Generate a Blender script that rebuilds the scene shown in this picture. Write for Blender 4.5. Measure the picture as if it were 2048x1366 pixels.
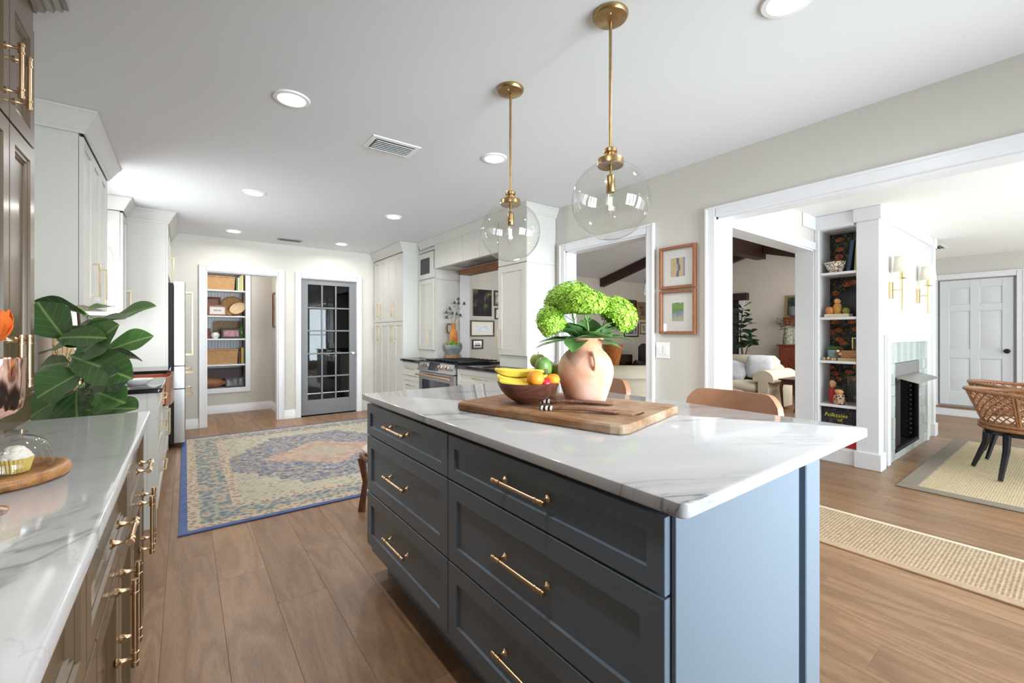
import bpy, bmesh, math, random
from math import sin, cos, pi, radians as R, sqrt
from mathutils import Vector, Matrix
random.seed(7)
for _o in list(bpy.data.objects): bpy.data.objects.remove(_o)
SC = bpy.context.scene
COL = SC.collection

# ------------------------------------------------------------------ camera
CAMH = 1.23
FPX = 870.71; YAW = R(36.8686); HORIZON = 666.5
cam = bpy.data.cameras.new('camera'); cam.sensor_width = 36; cam.lens = FPX/2048*36
cam.shift_y = -(683-HORIZON)/2048; cam.clip_start = .02; cam.clip_end = 100
co = bpy.data.objects.new('camera', cam); COL.objects.link(co)
co.location = (0, 0, CAMH); co.rotation_euler = (R(90), 0, -YAW)
SC.camera = co

# ------------------------------------------------------------------ view, world
vs = SC.view_settings; vs.view_transform = 'Standard'; vs.look = 'None'; vs.gamma = 1
vs.use_curve_mapping = False; vs.exposure = 0.46
W = bpy.data.worlds.new('daylight'); SC.world = W; W.use_nodes = True
W.node_tree.nodes['Background'].inputs[0].default_value = (.86, .93, 1, 1)
W.node_tree.nodes['Background'].inputs[1].default_value = 2.2

def area(name, loc, rot, sx, sy, power, color=(1, 1, 1), shape='RECTANGLE', spread=180):
    l = bpy.data.lights.new(name, 'AREA'); l.shape = shape; l.size = sx; l.size_y = sy
    l.energy = power; l.color = color; l.spread = R(spread)
    o = bpy.data.objects.new(name, l); COL.objects.link(o); o.location = loc; o.rotation_euler = rot
    return o
FACE_PY = (R(-90), 0, R(180)); FACE_PX = (0, R(-90), 0)
# daylight arriving through the windows of the house
area("daylight_kitchen_window", (2.05, -2.32, 1.2), (R(90), 0, 0), 1.9, 1.8, 88, (.86, .935, 1), spread=72)
SPOTW = 6.6
area('daylight_sink_window', (-.86, 4.95, 1.6), (0, R(-90), 0), 1.0, .9, 36, (.97, .99, 1))
area('daylight_dining_window', (4.1, -2.12, 1.18), (R(90), 0, 0), 1.5, 1.85, 88, (.86, .93, 1))
area('daylight_dining_window', (7.0, -2.12, 1.18), (R(90), 0, 0), 4.0, 1.85, 64, (.97, .99, 1))
area('daylight_living_window', (7.6, 1.86, 1.5), (R(90), 0, 0), 3.4, 1.3, 62, (1, .97, .92))

# ------------------------------------------------------------------ survey: sight lines of the photo onto known planes of the room
_s, _c = sin(YAW), cos(YAW)
def ray(px, py):
    u = (px-1024)/FPX
    return (_s+u*_c, _c-u*_s, -(py-HORIZON)/FPX)
def onz(px, py, z):
    r = ray(px, py); t = (z-CAMH)/r[2]; return Vector((r[0]*t, r[1]*t, z))
def onx(px, py, x):
    r = ray(px, py); t = x/r[0]; return Vector((x, r[1]*t, CAMH+r[2]*t))
def ony(px, py, y):
    r = ray(px, py); t = y/r[1]; return Vector((r[0]*t, y, CAMH+r[2]*t))
def ond(px, py, d):
    r = ray(px, py); return Vector((r[0]*d, r[1]*d, CAMH+r[2]*d))

# ------------------------------------------------------------------ mesh building
class MB:
    def __init__(s): s.v = []; s.f = []; s.m = []; s.mi = 0
    def add(s, vs, fs, M=None):
        b = len(s.v)
        s.v += [tuple(M @ Vector(v)) for v in vs] if M is not None else [tuple(v) for v in vs]
        s.f += [tuple(b+i for i in f) for f in fs]; s.m += [s.mi]*len(fs)
        return s
    def box(s, x0, y0, z0, x1, y1, z1, b=0, M=None):
        if x0 > x1: x0, x1 = x1, x0
        if y0 > y1: y0, y1 = y1, y0
        if z0 > z1: z0, z1 = z1, z0
        if b <= 0:
            vs = [(x0,y0,z0),(x1,y0,z0),(x1,y1,z0),(x0,y1,z0),(x0,y0,z1),(x1,y0,z1),(x1,y1,z1),(x0,y1,z1)]
            fs = [(3,2,1,0),(4,5,6,7),(0,1,5,4),(1,2,6,5),(2,3,7,6),(3,0,4,7)]
            return s.add(vs, fs, M)
        b = min(b, (x1-x0)*.49, (y1-y0)*.49, (z1-z0)*.49)
        def ring(i, z):
            return [(x0+b-i*0, y0+i, z), (x1-b, y0+i, z), (x1-i, y0+b, z), (x1-i, y1-b, z), (x1-b, y1-i, z), (x0+b, y1-i, z), (x0+i, y1-b, z), (x0+i, y0+b, z)]
        def ring2(z):
            return [(x0+b, y0+b, z), (x1-b, y0+b, z), (x1-b, y0+b, z), (x1-b, y1-b, z), (x1-b, y1-b, z), (x0+b, y1-b, z), (x0+b, y1-b, z), (x0+b, y0+b, z)]
        r0, r1 = ring(0, z0+b), ring(0, z1-b)
        vs = r0+r1+[(x0+b,y0+b,z0),(x1-b,y0+b,z0),(x1-b,y1-b,z0),(x0+b,y1-b,z0),(x0+b,y0+b,z1),(x1-b,y0+b,z1),(x1-b,y1-b,z1),(x0+b,y1-b,z1)]
        fs = [(i, (i+1) % 8, 8+(i+1) % 8, 8+i) for i in range(8)]
        B, Tt = [16,17,18,19], [20,21,22,23]
        fs += [(19,18,17,16), (20,21,22,23)]
        for k in range(4):
            a, c = 2*k, 2*k+1
            fs += [(B[k], B[(k+1) % 4], c, a), (Tt[(k+1) % 4], Tt[k], 8+a, 8+c)]
            n = (2*k+2) % 8
            fs += [(B[(k+1) % 4], n, c), (Tt[(k+1) % 4], 8+c, 8+n)]
        return s.add(vs, fs, M)
    def loft(s, rings, closed=True, cap0=True, cap1=True, M=None, loop=False):
        n = len(rings[0]); vs = [p for r in rings for p in r]; fs = []
        m = n if closed else n-1
        k = len(rings)
        for j in range(k if loop else k-1):
            j2 = (j+1) % k
            for i in range(m):
                i2 = (i+1) % n
                fs.append((j*n+i, j*n+i2, j2*n+i2, j2*n+i))
        if cap0 and not loop: fs.append(tuple(range(n-1, -1, -1)))
        if cap1 and not loop: fs.append(tuple((k-1)*n+i for i in range(n)))
        return s.add(vs, fs, M)
    def lathe(s, prof, n=24, c=(0, 0, 0), M=None, cap0=True, cap1=True):
        rings = [[(c[0]+r*cos(2*pi*i/n), c[1]+r*sin(2*pi*i/n), c[2]+z) for i in range(n)] for r, z in prof]
        return s.loft(rings, True, cap0, cap1, M)
    def tube(s, path, r, n=8, closed=False, M=None, caps=True, flat=1.0, up=None):
        P = [Vector(p) for p in path]; k = len(P); rings = []
        rr = r if isinstance(r, (list, tuple)) else [r]*k
        ref = None
        for i in range(k):
            if closed: t = P[(i+1) % k]-P[(i-1) % k]
            else: t = P[min(i+1, k-1)]-P[max(i-1, 0)]
            if t.length < 1e-9: t = Vector((0, 0, 1))
            t.normalize()
            if ref is None:
                a = Vector(up) if up else (Vector((0, 0, 1)) if abs(t.z) < .9 else Vector((1, 0, 0)))
                ref = (a-t*a.dot(t)).normalized()
            else:
                ref = (ref-t*ref.dot(t))
                ref = ref.normalized() if ref.length > 1e-6 else Vector((1, 0, 0))
            b = t.cross(ref)
            rings.append([tuple(P[i]+ref*(cos(2*pi*j/n)*rr[i]*flat)+b*(sin(2*pi*j/n)*rr[i])) for j in range(n)])
        return s.loft(rings, True, caps, caps, M, loop=closed)
    def cyl(s, a, b, r, n=12, r2=None, M=None):
        return s.tube([a, b], [r, r if r2 is None else r2], n, M=M)
    def prism(s, poly, z0, z1, M=None, b=0):
        if b:
            c = Vector((sum(p[0] for p in poly)/len(poly), sum(p[1] for p in poly)/len(poly)))
            def sh(p):
                d = Vector((p[0], p[1]))-c; L = d.length or 1; d *= (L-b)/L; return (c.x+d.x, c.y+d.y)
            q = [sh(p) for p in poly]
            return s.loft([[(x, y, z0) for x, y in q], [(x, y, z0+b) for x, y in poly], [(x, y, z1-b) for x, y in poly], [(x, y, z1) for x, y in q]], M=M)
        return s.loft([[(x, y, z0) for x, y in poly], [(x, y, z1) for x, y in poly]], M=M)
    def ball(s, c, r, nu=16, nv=10, M=None):
        if not isinstance(r, (tuple, list)): r = (r, r, r)
        rings = []
        for j in range(1, nv):
            th = pi*j/nv
            rings.append([(c[0]+r[0]*sin(th)*cos(2*pi*i/nu), c[1]+r[1]*sin(th)*sin(2*pi*i/nu), c[2]-r[2]*cos(th)) for i in range(nu)])
        vs = [p for q in rings for p in q]; fs = []
        for j in range(nv-2):
            for i in range(nu): fs.append((j*nu+i, j*nu+(i+1) % nu, (j+1)*nu+(i+1) % nu, (j+1)*nu+i))
        a = len(vs); vs += [(c[0], c[1], c[2]-r[2]), (c[0], c[1], c[2]+r[2])]
        for i in range(nu):
            fs.append((a, (i+1) % nu, i)); fs.append((a+1, (nv-2)*nu+i, (nv-2)*nu+(i+1) % nu))
        return s.add(vs, fs, M)
    def grid(s, fn, nu, nv, M=None):
        vs = [fn(i/nu, j/nv) for j in range(nv+1) for i in range(nu+1)]
        fs = [(j*(nu+1)+i, j*(nu+1)+i+1, (j+1)*(nu+1)+i+1, (j+1)*(nu+1)+i) for j in range(nv) for i in range(nu)]
        return s.add(vs, fs, M)
    def sheet(s, fn, nu, nv, th, M=None):
        """a grid surface with a thickness th along its normal"""
        top = [[Vector(fn(i/nu, j/nv)) for i in range(nu+1)] for j in range(nv+1)]
        N = []
        for j in range(nv+1):
            row = []
            for i in range(nu+1):
                du = top[j][min(i+1, nu)]-top[j][max(i-1, 0)]; dv = top[min(j+1, nv)][i]-top[max(j-1, 0)][i]
                q = du.cross(dv); row.append(q.normalized() if q.length > 1e-12 else Vector((0, 0, 1)))
            N.append(row)
        w = nu+1; n = w*(nv+1)
        vs = [tuple(top[j][i]) for j in range(nv+1) for i in range(w)]+[tuple(top[j][i]-N[j][i]*th) for j in range(nv+1) for i in range(w)]
        fs = []
        for j in range(nv):
            for i in range(nu):
                a = j*w+i; fs.append((a, a+1, a+w+1, a+w)); fs.append((n+a+w, n+a+w+1, n+a+1, n+a))
        for i in range(nu):
            fs.append((n+i, n+i+1, i+1, i)); a = nv*w+i; fs.append((a, a+1, n+a+1, n+a))
        for j in range(nv):
            a = j*w; fs.append((a, a+w, n+a+w, n+a)); a = j*w+nu; fs.append((n+a, n+a+w, a+w, a))
        return s.add(vs, fs, M)
    def mesh(s, name, mats, smooth=35):
        me = bpy.data.meshes.new(name); me.from_pydata(s.v, [], s.f)
        for m in (mats if isinstance(mats, (list, tuple)) else [mats]): me.materials.append(m)
        for p, k in zip(me.polygons, s.m): p.material_index = k
        bm = bmesh.new(); bm.from_mesh(me); bmesh.ops.recalc_face_normals(bm, faces=bm.faces[:]); bm.to_mesh(me); bm.free()
        if smooth:
            me.polygons.foreach_set('use_smooth', [True]*len(me.polygons))
            me.set_sharp_from_angle(angle=R(smooth))
        me.update()
        return me

def link(o, parent=None, loc=None, rot=None):
    COL.objects.link(o)
    if parent is not None: o.parent = parent
    if loc is not None: o.location = loc
    if rot is not None: o.rotation_euler = rot if isinstance(rot, (tuple, list)) else (0, 0, rot)
    return o
def obj(name, mb, mat, parent=None, loc=None, rot=None, smooth=35, w=False):
    """one mesh object; w: the mesh is in room coordinates although the parent stands elsewhere"""
    me = mb if isinstance(mb, bpy.types.Mesh) else mb.mesh(name, mat, smooth)
    o = bpy.data.objects.new(name, me); link(o, parent, loc, rot)
    if w and parent is not None:
        q = parent; off = Vector((0, 0, 0))
        while q is not None: off += q.location; q = q.parent
        o.location = -off
    return o
def tag(o, label=None, cat=None, group=None, kind=None):
    if label: o['label'] = label
    if cat: o['category'] = cat
    if group: o['group'] = group
    if kind: o['kind'] = kind
    return o
def thing(name, label, cat, loc=(0, 0, 0), rotz=0, group=None):
    o = bpy.data.objects.new(name, None); o.empty_display_size = .1; link(o, None, loc, rotz)
    return tag(o, label, cat, group)
def struct(name, mb, mat, parent=None, label=None):
    o = obj(name, mb, mat, parent); o['kind'] = 'structure'
    if label: o['label'] = label
    return o
def copy_tree(o, parent=None):
    c = o.copy(); COL.objects.link(c); c.parent = parent
    for ch in o.children: copy_tree(ch, c)
    return c
def single(name, mb, mat, label, cat, group=None, smooth=35, loc=None, rot=None):
    """a thing that is one mesh; the mesh is given in room coordinates and re-centred on its base"""
    if loc is None:
        xs = [v[0] for v in mb.v]; ys = [v[1] for v in mb.v]; zs = [v[2] for v in mb.v]
        c = Vector(((min(xs)+max(xs))/2, (min(ys)+max(ys))/2, min(zs)))
        mb.v = [(v[0]-c.x, v[1]-c.y, v[2]-c.z) for v in mb.v]; loc = c
    o = obj(name, mb, mat, None, loc, rot, smooth)
    return tag(o, label, cat, group)

# ------------------------------------------------------------------ materials
def srgb(r, g, b):
    f = lambda c: (c/255/12.92 if c/255 <= .04045 else ((c/255+.055)/1.055)**2.4)
    return (f(r), f(g), f(b), 1)
class NT:
    def __init__(s, name):
        s.m = bpy.data.materials.new(name); s.m.use_nodes = True; s.t = s.m.node_tree
        s.b = s.t.nodes['Principled BSDF']; s.out = s.t.nodes['Material Output']
    def n(s, typ, **kw):
        q = s.t.nodes.new(typ)
        for k, v in kw.items():
            if k == 'ins':
                for a, b in v.items():
                    if hasattr(b, 'is_output') or isinstance(b, bpy.types.NodeSocket): s.t.links.new(b, q.inputs[a])
                    else: q.inputs[a].default_value = b
            else: setattr(q, k, v)
        return q
    def lk(s, a, b): s.t.links.new(a, b)
    def ramp(s, fac, stops, interp='LINEAR'):
        q = s.n('ShaderNodeValToRGB'); q.color_ramp.interpolation = interp; e = q.color_ramp.elements
        while len(e) < len(stops): e.new(.5)
        for i, (p, c) in enumerate(stops):
            e[i].position = p; e[i].color = c if len(c) == 4 else (*c, 1)
        s.lk(fac, q.inputs[0]); return q.outputs[0]
    def mix(s, fac, a, b, mode='MIX'):
        q = s.n('ShaderNodeMix', data_type='RGBA', blend_type=mode)
        for sock, v in ((q.inputs[0], fac), (q.inputs[6], a), (q.inputs[7], b)):
            if isinstance(v, bpy.types.NodeSocket): s.lk(v, sock)
            else: sock.default_value = v
        return q.outputs[2]
    def coord(s, kind='Object', scale=(1, 1, 1), rot=(0, 0, 0), loc=(0, 0, 0)):
        t = s.n('ShaderNodeTexCoord'); mp = s.n('ShaderNodeMapping')
        mp.inputs[1].default_value = loc; mp.inputs[2].default_value = rot; mp.inputs[3].default_value = scale
        s.lk(t.outputs[kind], mp.inputs[0]); return mp.outputs[0]
    def noise(s, vec, scale, detail=3, rough=.5, dist=0):
        q = s.n('ShaderNodeTexNoise'); q.inputs['Scale'].default_value = scale; q.inputs['Detail'].default_value = detail
        q.inputs['Roughness'].default_value = rough; q.inputs['Distortion'].default_value = dist
        s.lk(vec, q.inputs['Vector']); return q.outputs[0]
    def math(s, op, a, b=None, c=None):
        q = s.n('ShaderNodeMath', operation=op)
        for i, v in enumerate((a, b, c)):
            if v is None: continue
            if isinstance(v, bpy.types.NodeSocket): s.lk(v, q.inputs[i])
            else: q.inputs[i].default_value = v
        return q.outputs[0]
    def bump(s, h, strength=.2, dist=.01):
        q = s.n('ShaderNodeBump'); q.inputs['Strength'].default_value = strength; q.inputs['Distance'].default_value = dist
        s.lk(h, q.inputs['Height']); s.lk(q.outputs[0], s.b.inputs['Normal'])
    def set(s, **kw):
        names = dict(col='Base Color', rough='Roughness', metal='Metallic', spec='Specular IOR Level', trans='Transmission Weight', ior='IOR', coat='Coat Weight', coatr='Coat Roughness', alpha='Alpha', emc='Emission Color', ems='Emission Strength', sheen='Sheen Weight')
        for k, v in kw.items():
            i = s.b.inputs[names[k]]
            if isinstance(v, bpy.types.NodeSocket): s.lk(v, i)
            else: i.default_value = v
        return s
def M_(name, col, rough=.5, metal=0, var=0, vs=6, bump=0, bs=40, **kw):
    t = NT(name)
    if var:
        q = t.noise(t.coord(), vs, 4)
        d = tuple(max(0, c*(1-var)) for c in col[:3])+(1,); l = tuple(min(1, c*(1+var)) for c in col[:3])+(1,)
        t.set(col=t.ramp(q, [(.3, d), (.7, l)]))
    else: t.set(col=col)
    if bump: t.bump(t.noise(t.coord(), bs, 3), bump, .004)
    t.set(rough=rough, metal=metal, **kw); return t.m
def emis(name, col, s):
    t = NT(name); t.set(col=(0, 0, 0, 1), emc=col, ems=s, rough=.5); return t.m

PAINT = M_('wall_paint', srgb(210, 206, 198), .75, bump=.03, bs=220)
CEIL = M_('ceiling_paint', srgb(222, 223, 226), .85, bump=.03, bs=160)
TRIM = M_('trim_paint', srgb(232, 233, 236), .35)
CAB = M_('cabinet_paint', srgb(200, 198, 192), .38)
INSIDE = M_('cabinet_inside', srgb(200, 198, 192), .5)
BLUE = M_('island_paint', srgb(110, 124, 138), .30, spec=.5)
TAUPE = M_('taupe_lacquer', srgb(96, 78, 57), .27, coat=.3, coatr=.15)
BLACKST = M_('black_stone', srgb(22, 22, 24), .1, var=.3, vs=60)
BRASS = M_('brushed_brass', (.72, .50, .31, 1), .27, 1)
GOLD = M_('champagne_gold', (.80, .63, .38, 1), .3, 1)
ABRASS = M_('aged_brass', (.42, .28, .13, 1), .34, 1, var=.15, vs=30)
STEEL = M_('stainless_steel', (.62, .62, .63, 1), .28, 1)
CHROME = M_('polished_metal', (.8, .8, .8, 1), .12, 1)
DKMETAL = M_('dark_metal', srgb(40, 40, 42), .4, .6)
BLACK = M_('black_matte', srgb(16, 16, 17), .55)
DARK = M_('dark_gap', srgb(30, 28, 27), .8)
WHITE = M_('white_gloss', srgb(240, 240, 238), .25)
COPPER = M_('copper', (.82, .42, .28, 1), .22, 1, bump=.25, bs=70)
ROSE = M_('rose_gold', (.88, .58, .48, 1), .1, 1)
def glass(name, col=(1, 1, 1, 1), rough=0.0, ior=1.45):
    t = NT(name); t.set(col=col, rough=rough, trans=1.0, ior=ior); return t.m
GLASS = glass('clear_glass')
def pane(name, tint, refl=.12, gloss=.02):
    """thin window glass: see-through with a mirror share"""
    t = NT(name); tr = t.n('ShaderNodeBsdfTransparent'); gl = t.n('ShaderNodeBsdfGlossy')
    tr.inputs[0].default_value = tint; gl.inputs['Roughness'].default_value = gloss
    lw = t.n('ShaderNodeLayerWeight'); lw.inputs[0].default_value = .5
    f = t.math('ADD', t.math('MULTIPLY', t.math('POWER', lw.outputs['Facing'], 4.0), .8), refl); mx = t.n('ShaderNodeMixShader')
    t.lk(f, mx.inputs[0]); t.lk(tr.outputs[0], mx.inputs[1]); t.lk(gl.outputs[0], mx.inputs[2]); t.lk(mx.outputs[0], t.out.inputs[0]); return t.m
PANE = pane('window_pane', (.95, .97, .97, 1), .05)
PANE_DARK = pane('door_pane', (.5, .52, .53, 1), .05)
PANE_PIC = pane('picture_glass', (.98, .98, .98, 1), .05)
GLOBE = pane('globe_glass', (.965, .97, .955, 1), .055, .0)
DOME = pane('dome_glass', (.93, .94, .94, 1), .06, .0)

def wood(name, a, b, scale=(1, 1, 1), rough=.45, rings=6, bump=.05, rand=0.0, coat=0):
    """timber with grain along local Y when scale stretches X and Z"""
    t = NT(name); oi = t.n('ShaderNodeObjectInfo')
    tc = t.n('ShaderNodeTexCoord'); ad = t.n('ShaderNodeVectorMath', operation='ADD')
    sc = t.n('ShaderNodeVectorMath', operation='SCALE'); cmb = t.n('ShaderNodeCombineXYZ')
    for i in range(3): t.lk(oi.outputs['Random'], cmb.inputs[i])
    t.lk(cmb.outputs[0], sc.inputs[0]); sc.inputs[3].default_value = 37.0
    t.lk(tc.outputs['Object'], ad.inputs[0]); t.lk(sc.outputs[0], ad.inputs[1])
    mp = t.n('ShaderNodeMapping'); mp.inputs[3].default_value = scale; t.lk(ad.outputs[0], mp.inputs[0]); v = mp.outputs[0]
    big = t.noise(v, rings*.35, 2, .5, .6)
    fine = t.noise(v, rings*12, 5, .7, .2)
    band = t.math('FRACT', t.math('MULTIPLY', big, 7.0))
    band = t.math('ABSOLUTE', t.math('SUBTRACT', band, .5))
    h = t.math('ADD', t.math('MULTIPLY', band, .55), t.math('MULTIPLY', fine, .75))
    c = t.ramp(h, [(.22, a), (.8, b)])
    if rand:
        hs = t.n('ShaderNodeHueSaturation'); t.lk(c, hs.inputs['Color'])
        t.lk(t.math('ADD', t.math('MULTIPLY', oi.outputs['Random'], rand), 1-rand/2), hs.inputs['Value']); c = hs.outputs[0]
    t.set(col=c, rough=rough, coat=coat); t.bump(h, bump, .002); return t.m
OAK = wood('oak_floor', srgb(118, 88, 62), srgb(166, 130, 97), (2.2, .32, 2.2), .38, 6, .05, .26)
WALNUT = wood('walnut', srgb(72, 42, 30), srgb(124, 78, 55), (3, .6, 3), .4, 8, .05)
FRAMEWOOD = wood('frame_wood', srgb(118, 70, 40), srgb(165, 106, 66), (6, 6, 1.2), .45, 8, .05)
DKWOOD = wood('dark_beam', srgb(34, 20, 15), srgb(66, 38, 28), (2, 2, 2), .5, 5, .08)
CHERRY = wood('cherry_wood', srgb(82, 34, 20), srgb(134, 62, 36), (4, 4, 1), .35, 6, .03)
ACACIA = wood('acacia', srgb(120, 72, 36), srgb(196, 142, 88), (5, 1.2, 5), .4, 7, .04)
STOOLWOOD = wood('stool_wood', srgb(96, 58, 34), srgb(146, 96, 62), (4, 4, 1), .4, 8, .03)
def board_mat():
    t = NT('worn_board'); v = t.coord(scale=(9, 1.3, 9)); h = t.noise(v, 4, 6, .7, .4); w = t.noise(t.coord(), 5, 4, .6)
    c = t.ramp(h, [(.25, srgb(84, 52, 32)), (.5, srgb(140, 98, 62)), (.75, srgb(176, 138, 100))])
    se = t.n('ShaderNodeSeparateXYZ'); tc = t.n('ShaderNodeTexCoord'); t.lk(tc.outputs['Object'], se.inputs[0])
    ww = t.math('ADD', w, t.math('MULTIPLY', se.outputs[1], -.45))
    c = t.mix(t.ramp(ww, [(.5, (0, 0, 0, 1)), (.72, (.8, .8, .8, 1))]), c, srgb(178, 158, 134))
    cr = t.noise(t.coord(scale=(34, 2, 34)), 3, 6, .75)
    c = t.mix(t.ramp(cr, [(.34, (.9, .9, .9, 1)), (.41, (0, 0, 0, 1))]), c, srgb(64, 40, 26))
    t.set(col=c, rough=.65); t.bump(h, .35, .003); return t.m
BOARD = board_mat()
def marble(name, rot, sc, strength, base=srgb(236, 236, 236), vein=srgb(150, 152, 156), spec=.5):
    t = NT(name); v0 = t.coord(rot=(0, 0, rot)); mp2 = t.n('ShaderNodeMapping'); mp2.inputs[3].default_value = sc; t.lk(v0, mp2.inputs[0]); v = mp2.outputs[0]
    wq = t.n('ShaderNodeVectorMath', operation='ADD'); ns = t.n('ShaderNodeTexNoise'); ns.inputs['Scale'].default_value = 2.6; ns.inputs['Detail'].default_value = 6
    t.lk(v, ns.inputs['Vector']); sb = t.n('ShaderNodeVectorMath', operation='SCALE'); sb.inputs[3].default_value = .55
    t.lk(ns.outputs['Color'], sb.inputs[0]); t.lk(v, wq.inputs[0]); t.lk(sb.outputs[0], wq.inputs[1])
    n1 = t.noise(wq.outputs[0], 1.5, 4, .45); a = t.math('ABSOLUTE', t.math('SUBTRACT', n1, .5))
    n2 = t.noise(wq.outputs[0], 4.2, 3, .5); a2 = t.math('ABSOLUTE', t.math('SUBTRACT', n2, .5))
    msk = t.noise(v, .9, 2)
    l1 = t.ramp(a, [(0, (1, 1, 1, 1)), (.012, (.25, .25, .25, 1)), (.05, (0, 0, 0, 1))])
    l2 = t.ramp(a2, [(0, (.5, .5, .5, 1)), (.012, (0, 0, 0, 1))])
    mk = t.ramp(msk, [(.42, (0, 0, 0, 1)), (.6, (1, 1, 1, 1))])
    k = t.math('MULTIPLY', t.math('ADD', l1, t.math('MULTIPLY', l2, .6)), mk)
    cl = t.ramp(t.noise(v, 2.2, 4), [(.35, tuple(x*.93 for x in base[:3])+(1,)), (.7, base)])
    t.set(col=t.mix(t.math('MULTIPLY', k, strength), cl, vein), rough=.07, spec=spec); return t.m
MARBLE = marble('quartz_white', R(28), (.55, 3.6, 1), .9, srgb(192, 192, 194), srgb(112, 114, 118), .35)
MARBLE2 = marble('quartz_white_side', R(-50), (.9, 2.0, 1), .6, srgb(220, 220, 222), srgb(124, 126, 132))
# ================================================================== THE SETTING
CZ = 2.5; DZ = 2.37; FARY = 6.955; RX = 3.04; RX2 = 3.17; LX = -.76; FX = 9.2; GX = 10.2; GY = 6.95; DY = 1.64

# ---- floor with its planks
fl = struct('floor', MB().box(-1.0, -2.45, -.12, GX+.2, 8.6, -.022), DARK, label='wide oak plank floor running the length of the kitchen')
PW = .207
plank_meshes = {}
def plank(x0, x1, y0, y1):
    w = round(x1-x0, 3); L = round(y1-y0, 2)
    k = (w, L)
    if k not in plank_meshes:
        g = .0003
        plank_meshes[k] = MB().box(g, g, -.022, w-g, L-g, 0, .0006).mesh('plank', OAK, 0)
    obj('plank', plank_meshes[k], OAK, fl, (x0, y0, 0))
rng = random.Random(3)
row_x = [.13+PW*k for k in range(-3, 44)]
for xi in row_x:
    x0, x1 = xi, xi+PW
    if x0 > FX: break
    if x1 < RX+.1:
        ya, yb = -2.3, FARY
        if .0 < x0 and x1 < 1.2: yb = 8.05
    else: ya, yb = -2.2, DY+.1
    y = ya; first = True
    if abs(x0+.077) < .01: brk = [2.96-1.9, 2.96, 4.85, 6.2]
    elif abs(x0-.337) < .02: brk = [.5, 2.22, 4.1, 5.95]
    else:
        brk = []; q = ya+rng.choice([.4, .7, 1.0, 1.3, 1.6])
        while q < yb-.35: brk.append(q); q += rng.choice([1.5, 1.8, 1.9, 2.1])
    brk = [q for q in brk if ya+.2 < q < yb-.2]+[yb]
    for q in brk: plank(x0, x1, y, q); y = q
# living-room boards lie across, seen only in glimpses
for k in range(12):
    x0 = RX2+k*.6
    obj('plank', MB().box(x0+.001, DY+.12, -.022, min(x0+.6, GX)-.001, GY, 0, .001), OAK, fl)

# ---- walls with openings
def wallx(name, x0, x1, y0, y1, z0, z1, holes, mat, label=None):
    """wall standing along Y between x0 and x1; holes (ya, yb, za, zb)"""
    m = MB(); ys = sorted({y0, y1, *[h[0] for h in holes], *[h[1] for h in holes]})
    for a, b in zip(ys, ys[1:]):
        c = (a+b)/2; hs = sorted([(h[2], h[3]) for h in holes if h[0] < c < h[1]]); z = z0
        for ha, hb in hs:
            if ha > z: m.box(x0, a, z, x1, b, ha)
            z = hb
        if z < z1: m.box(x0, a, z, x1, b, z1)
    return struct(name, m, mat, label=label)
def wally(name, y0, y1, x0, x1, z0, z1, holes, mat, label=None):
    m = MB(); xs = sorted({x0, x1, *[h[0] for h in holes], *[h[1] for h in holes]})
    for a, b in zip(xs, xs[1:]):
        c = (a+b)/2; hs = sorted([(h[2], h[3]) for h in holes if h[0] < c < h[1]]); z = z0
        for ha, hb in hs:
            if ha > z: m.box(a, y0, z, b, y1, ha)
            z = hb
        if z < z1: m.box(a, y0, z, b, y1, z1)
    return struct(name, m, mat, label=label)
WIN = (4.52, 5.38, 1.12, 2.06)
wallx('wall_left', LX-.14, LX, -2.4, FARY+.1, 0, CZ, [WIN], PAINT, 'painted kitchen wall behind the left-hand cabinets')
wally('wall_back', FARY, FARY+.12, LX-.14, RX2, 0, CZ, [(.214, 1.053, 0, 2.05), (1.353, 2.155, 0, 2.05)], PAINT, 'off-white far wall with the nook doorway and grey door')
wallx('wall_right', RX, RX2, -2.4, FARY+.1, 0, CZ, [(-1.9, 1.614, 0, 2.058), (2.196, 3.155, 0, 2.045), (3.79, 5.26, .86, 2.09)], PAINT, 'off-white right-hand kitchen wall with openings')
wally('wall_front', -2.40, -2.26, LX-.14, RX2, 0, CZ, [(1.08, 1.68, .3, 2.1), (1.74, 2.34, .3, 2.1), (2.40, 3.0, .3, 2.1)], PAINT, 'kitchen wall with windows behind the viewer')
struct('ceiling', MB().box(LX-.14, -2.4, CZ, RX2, FARY+.12, CZ+.1), CEIL, label='flat white kitchen ceiling')
# nook behind the far doorway
wally('wall_nook', 8.05, 8.12, -.35, 1.27, 0, 2.5, [(-.05, .758, .385, 2.23)], PAINT, 'wall of the nook around the shelf recess')
wallx('wall_nook_side', 1.13, 1.25, FARY+.12, 8.1, 0, 2.5, [], PAINT, 'right-hand wall of the nook')
wallx('wall_nook_left', -.45, -.33, FARY+.12, 8.1, 0, 2.5, [], PAINT, 'left-hand wall of the nook')
struct('wall_nook_recess', MB().box(-.2, 8.41, .2, .95, 8.47, 2.4).box(-.2, 8.12, .2, -.08, 8.42, 2.4).box(.775, 8.12, .2, .9, 8.42, 2.4).box(-.2, 8.12, .2, .9, 8.42, .3).box(-.2, 8.12, 2.26, .9, 8.42, 2.4), PAINT)
struct('ceiling_nook', MB().box(-.45, FARY+.12, 2.5, 1.25, 8.6, 2.6), CEIL)
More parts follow.
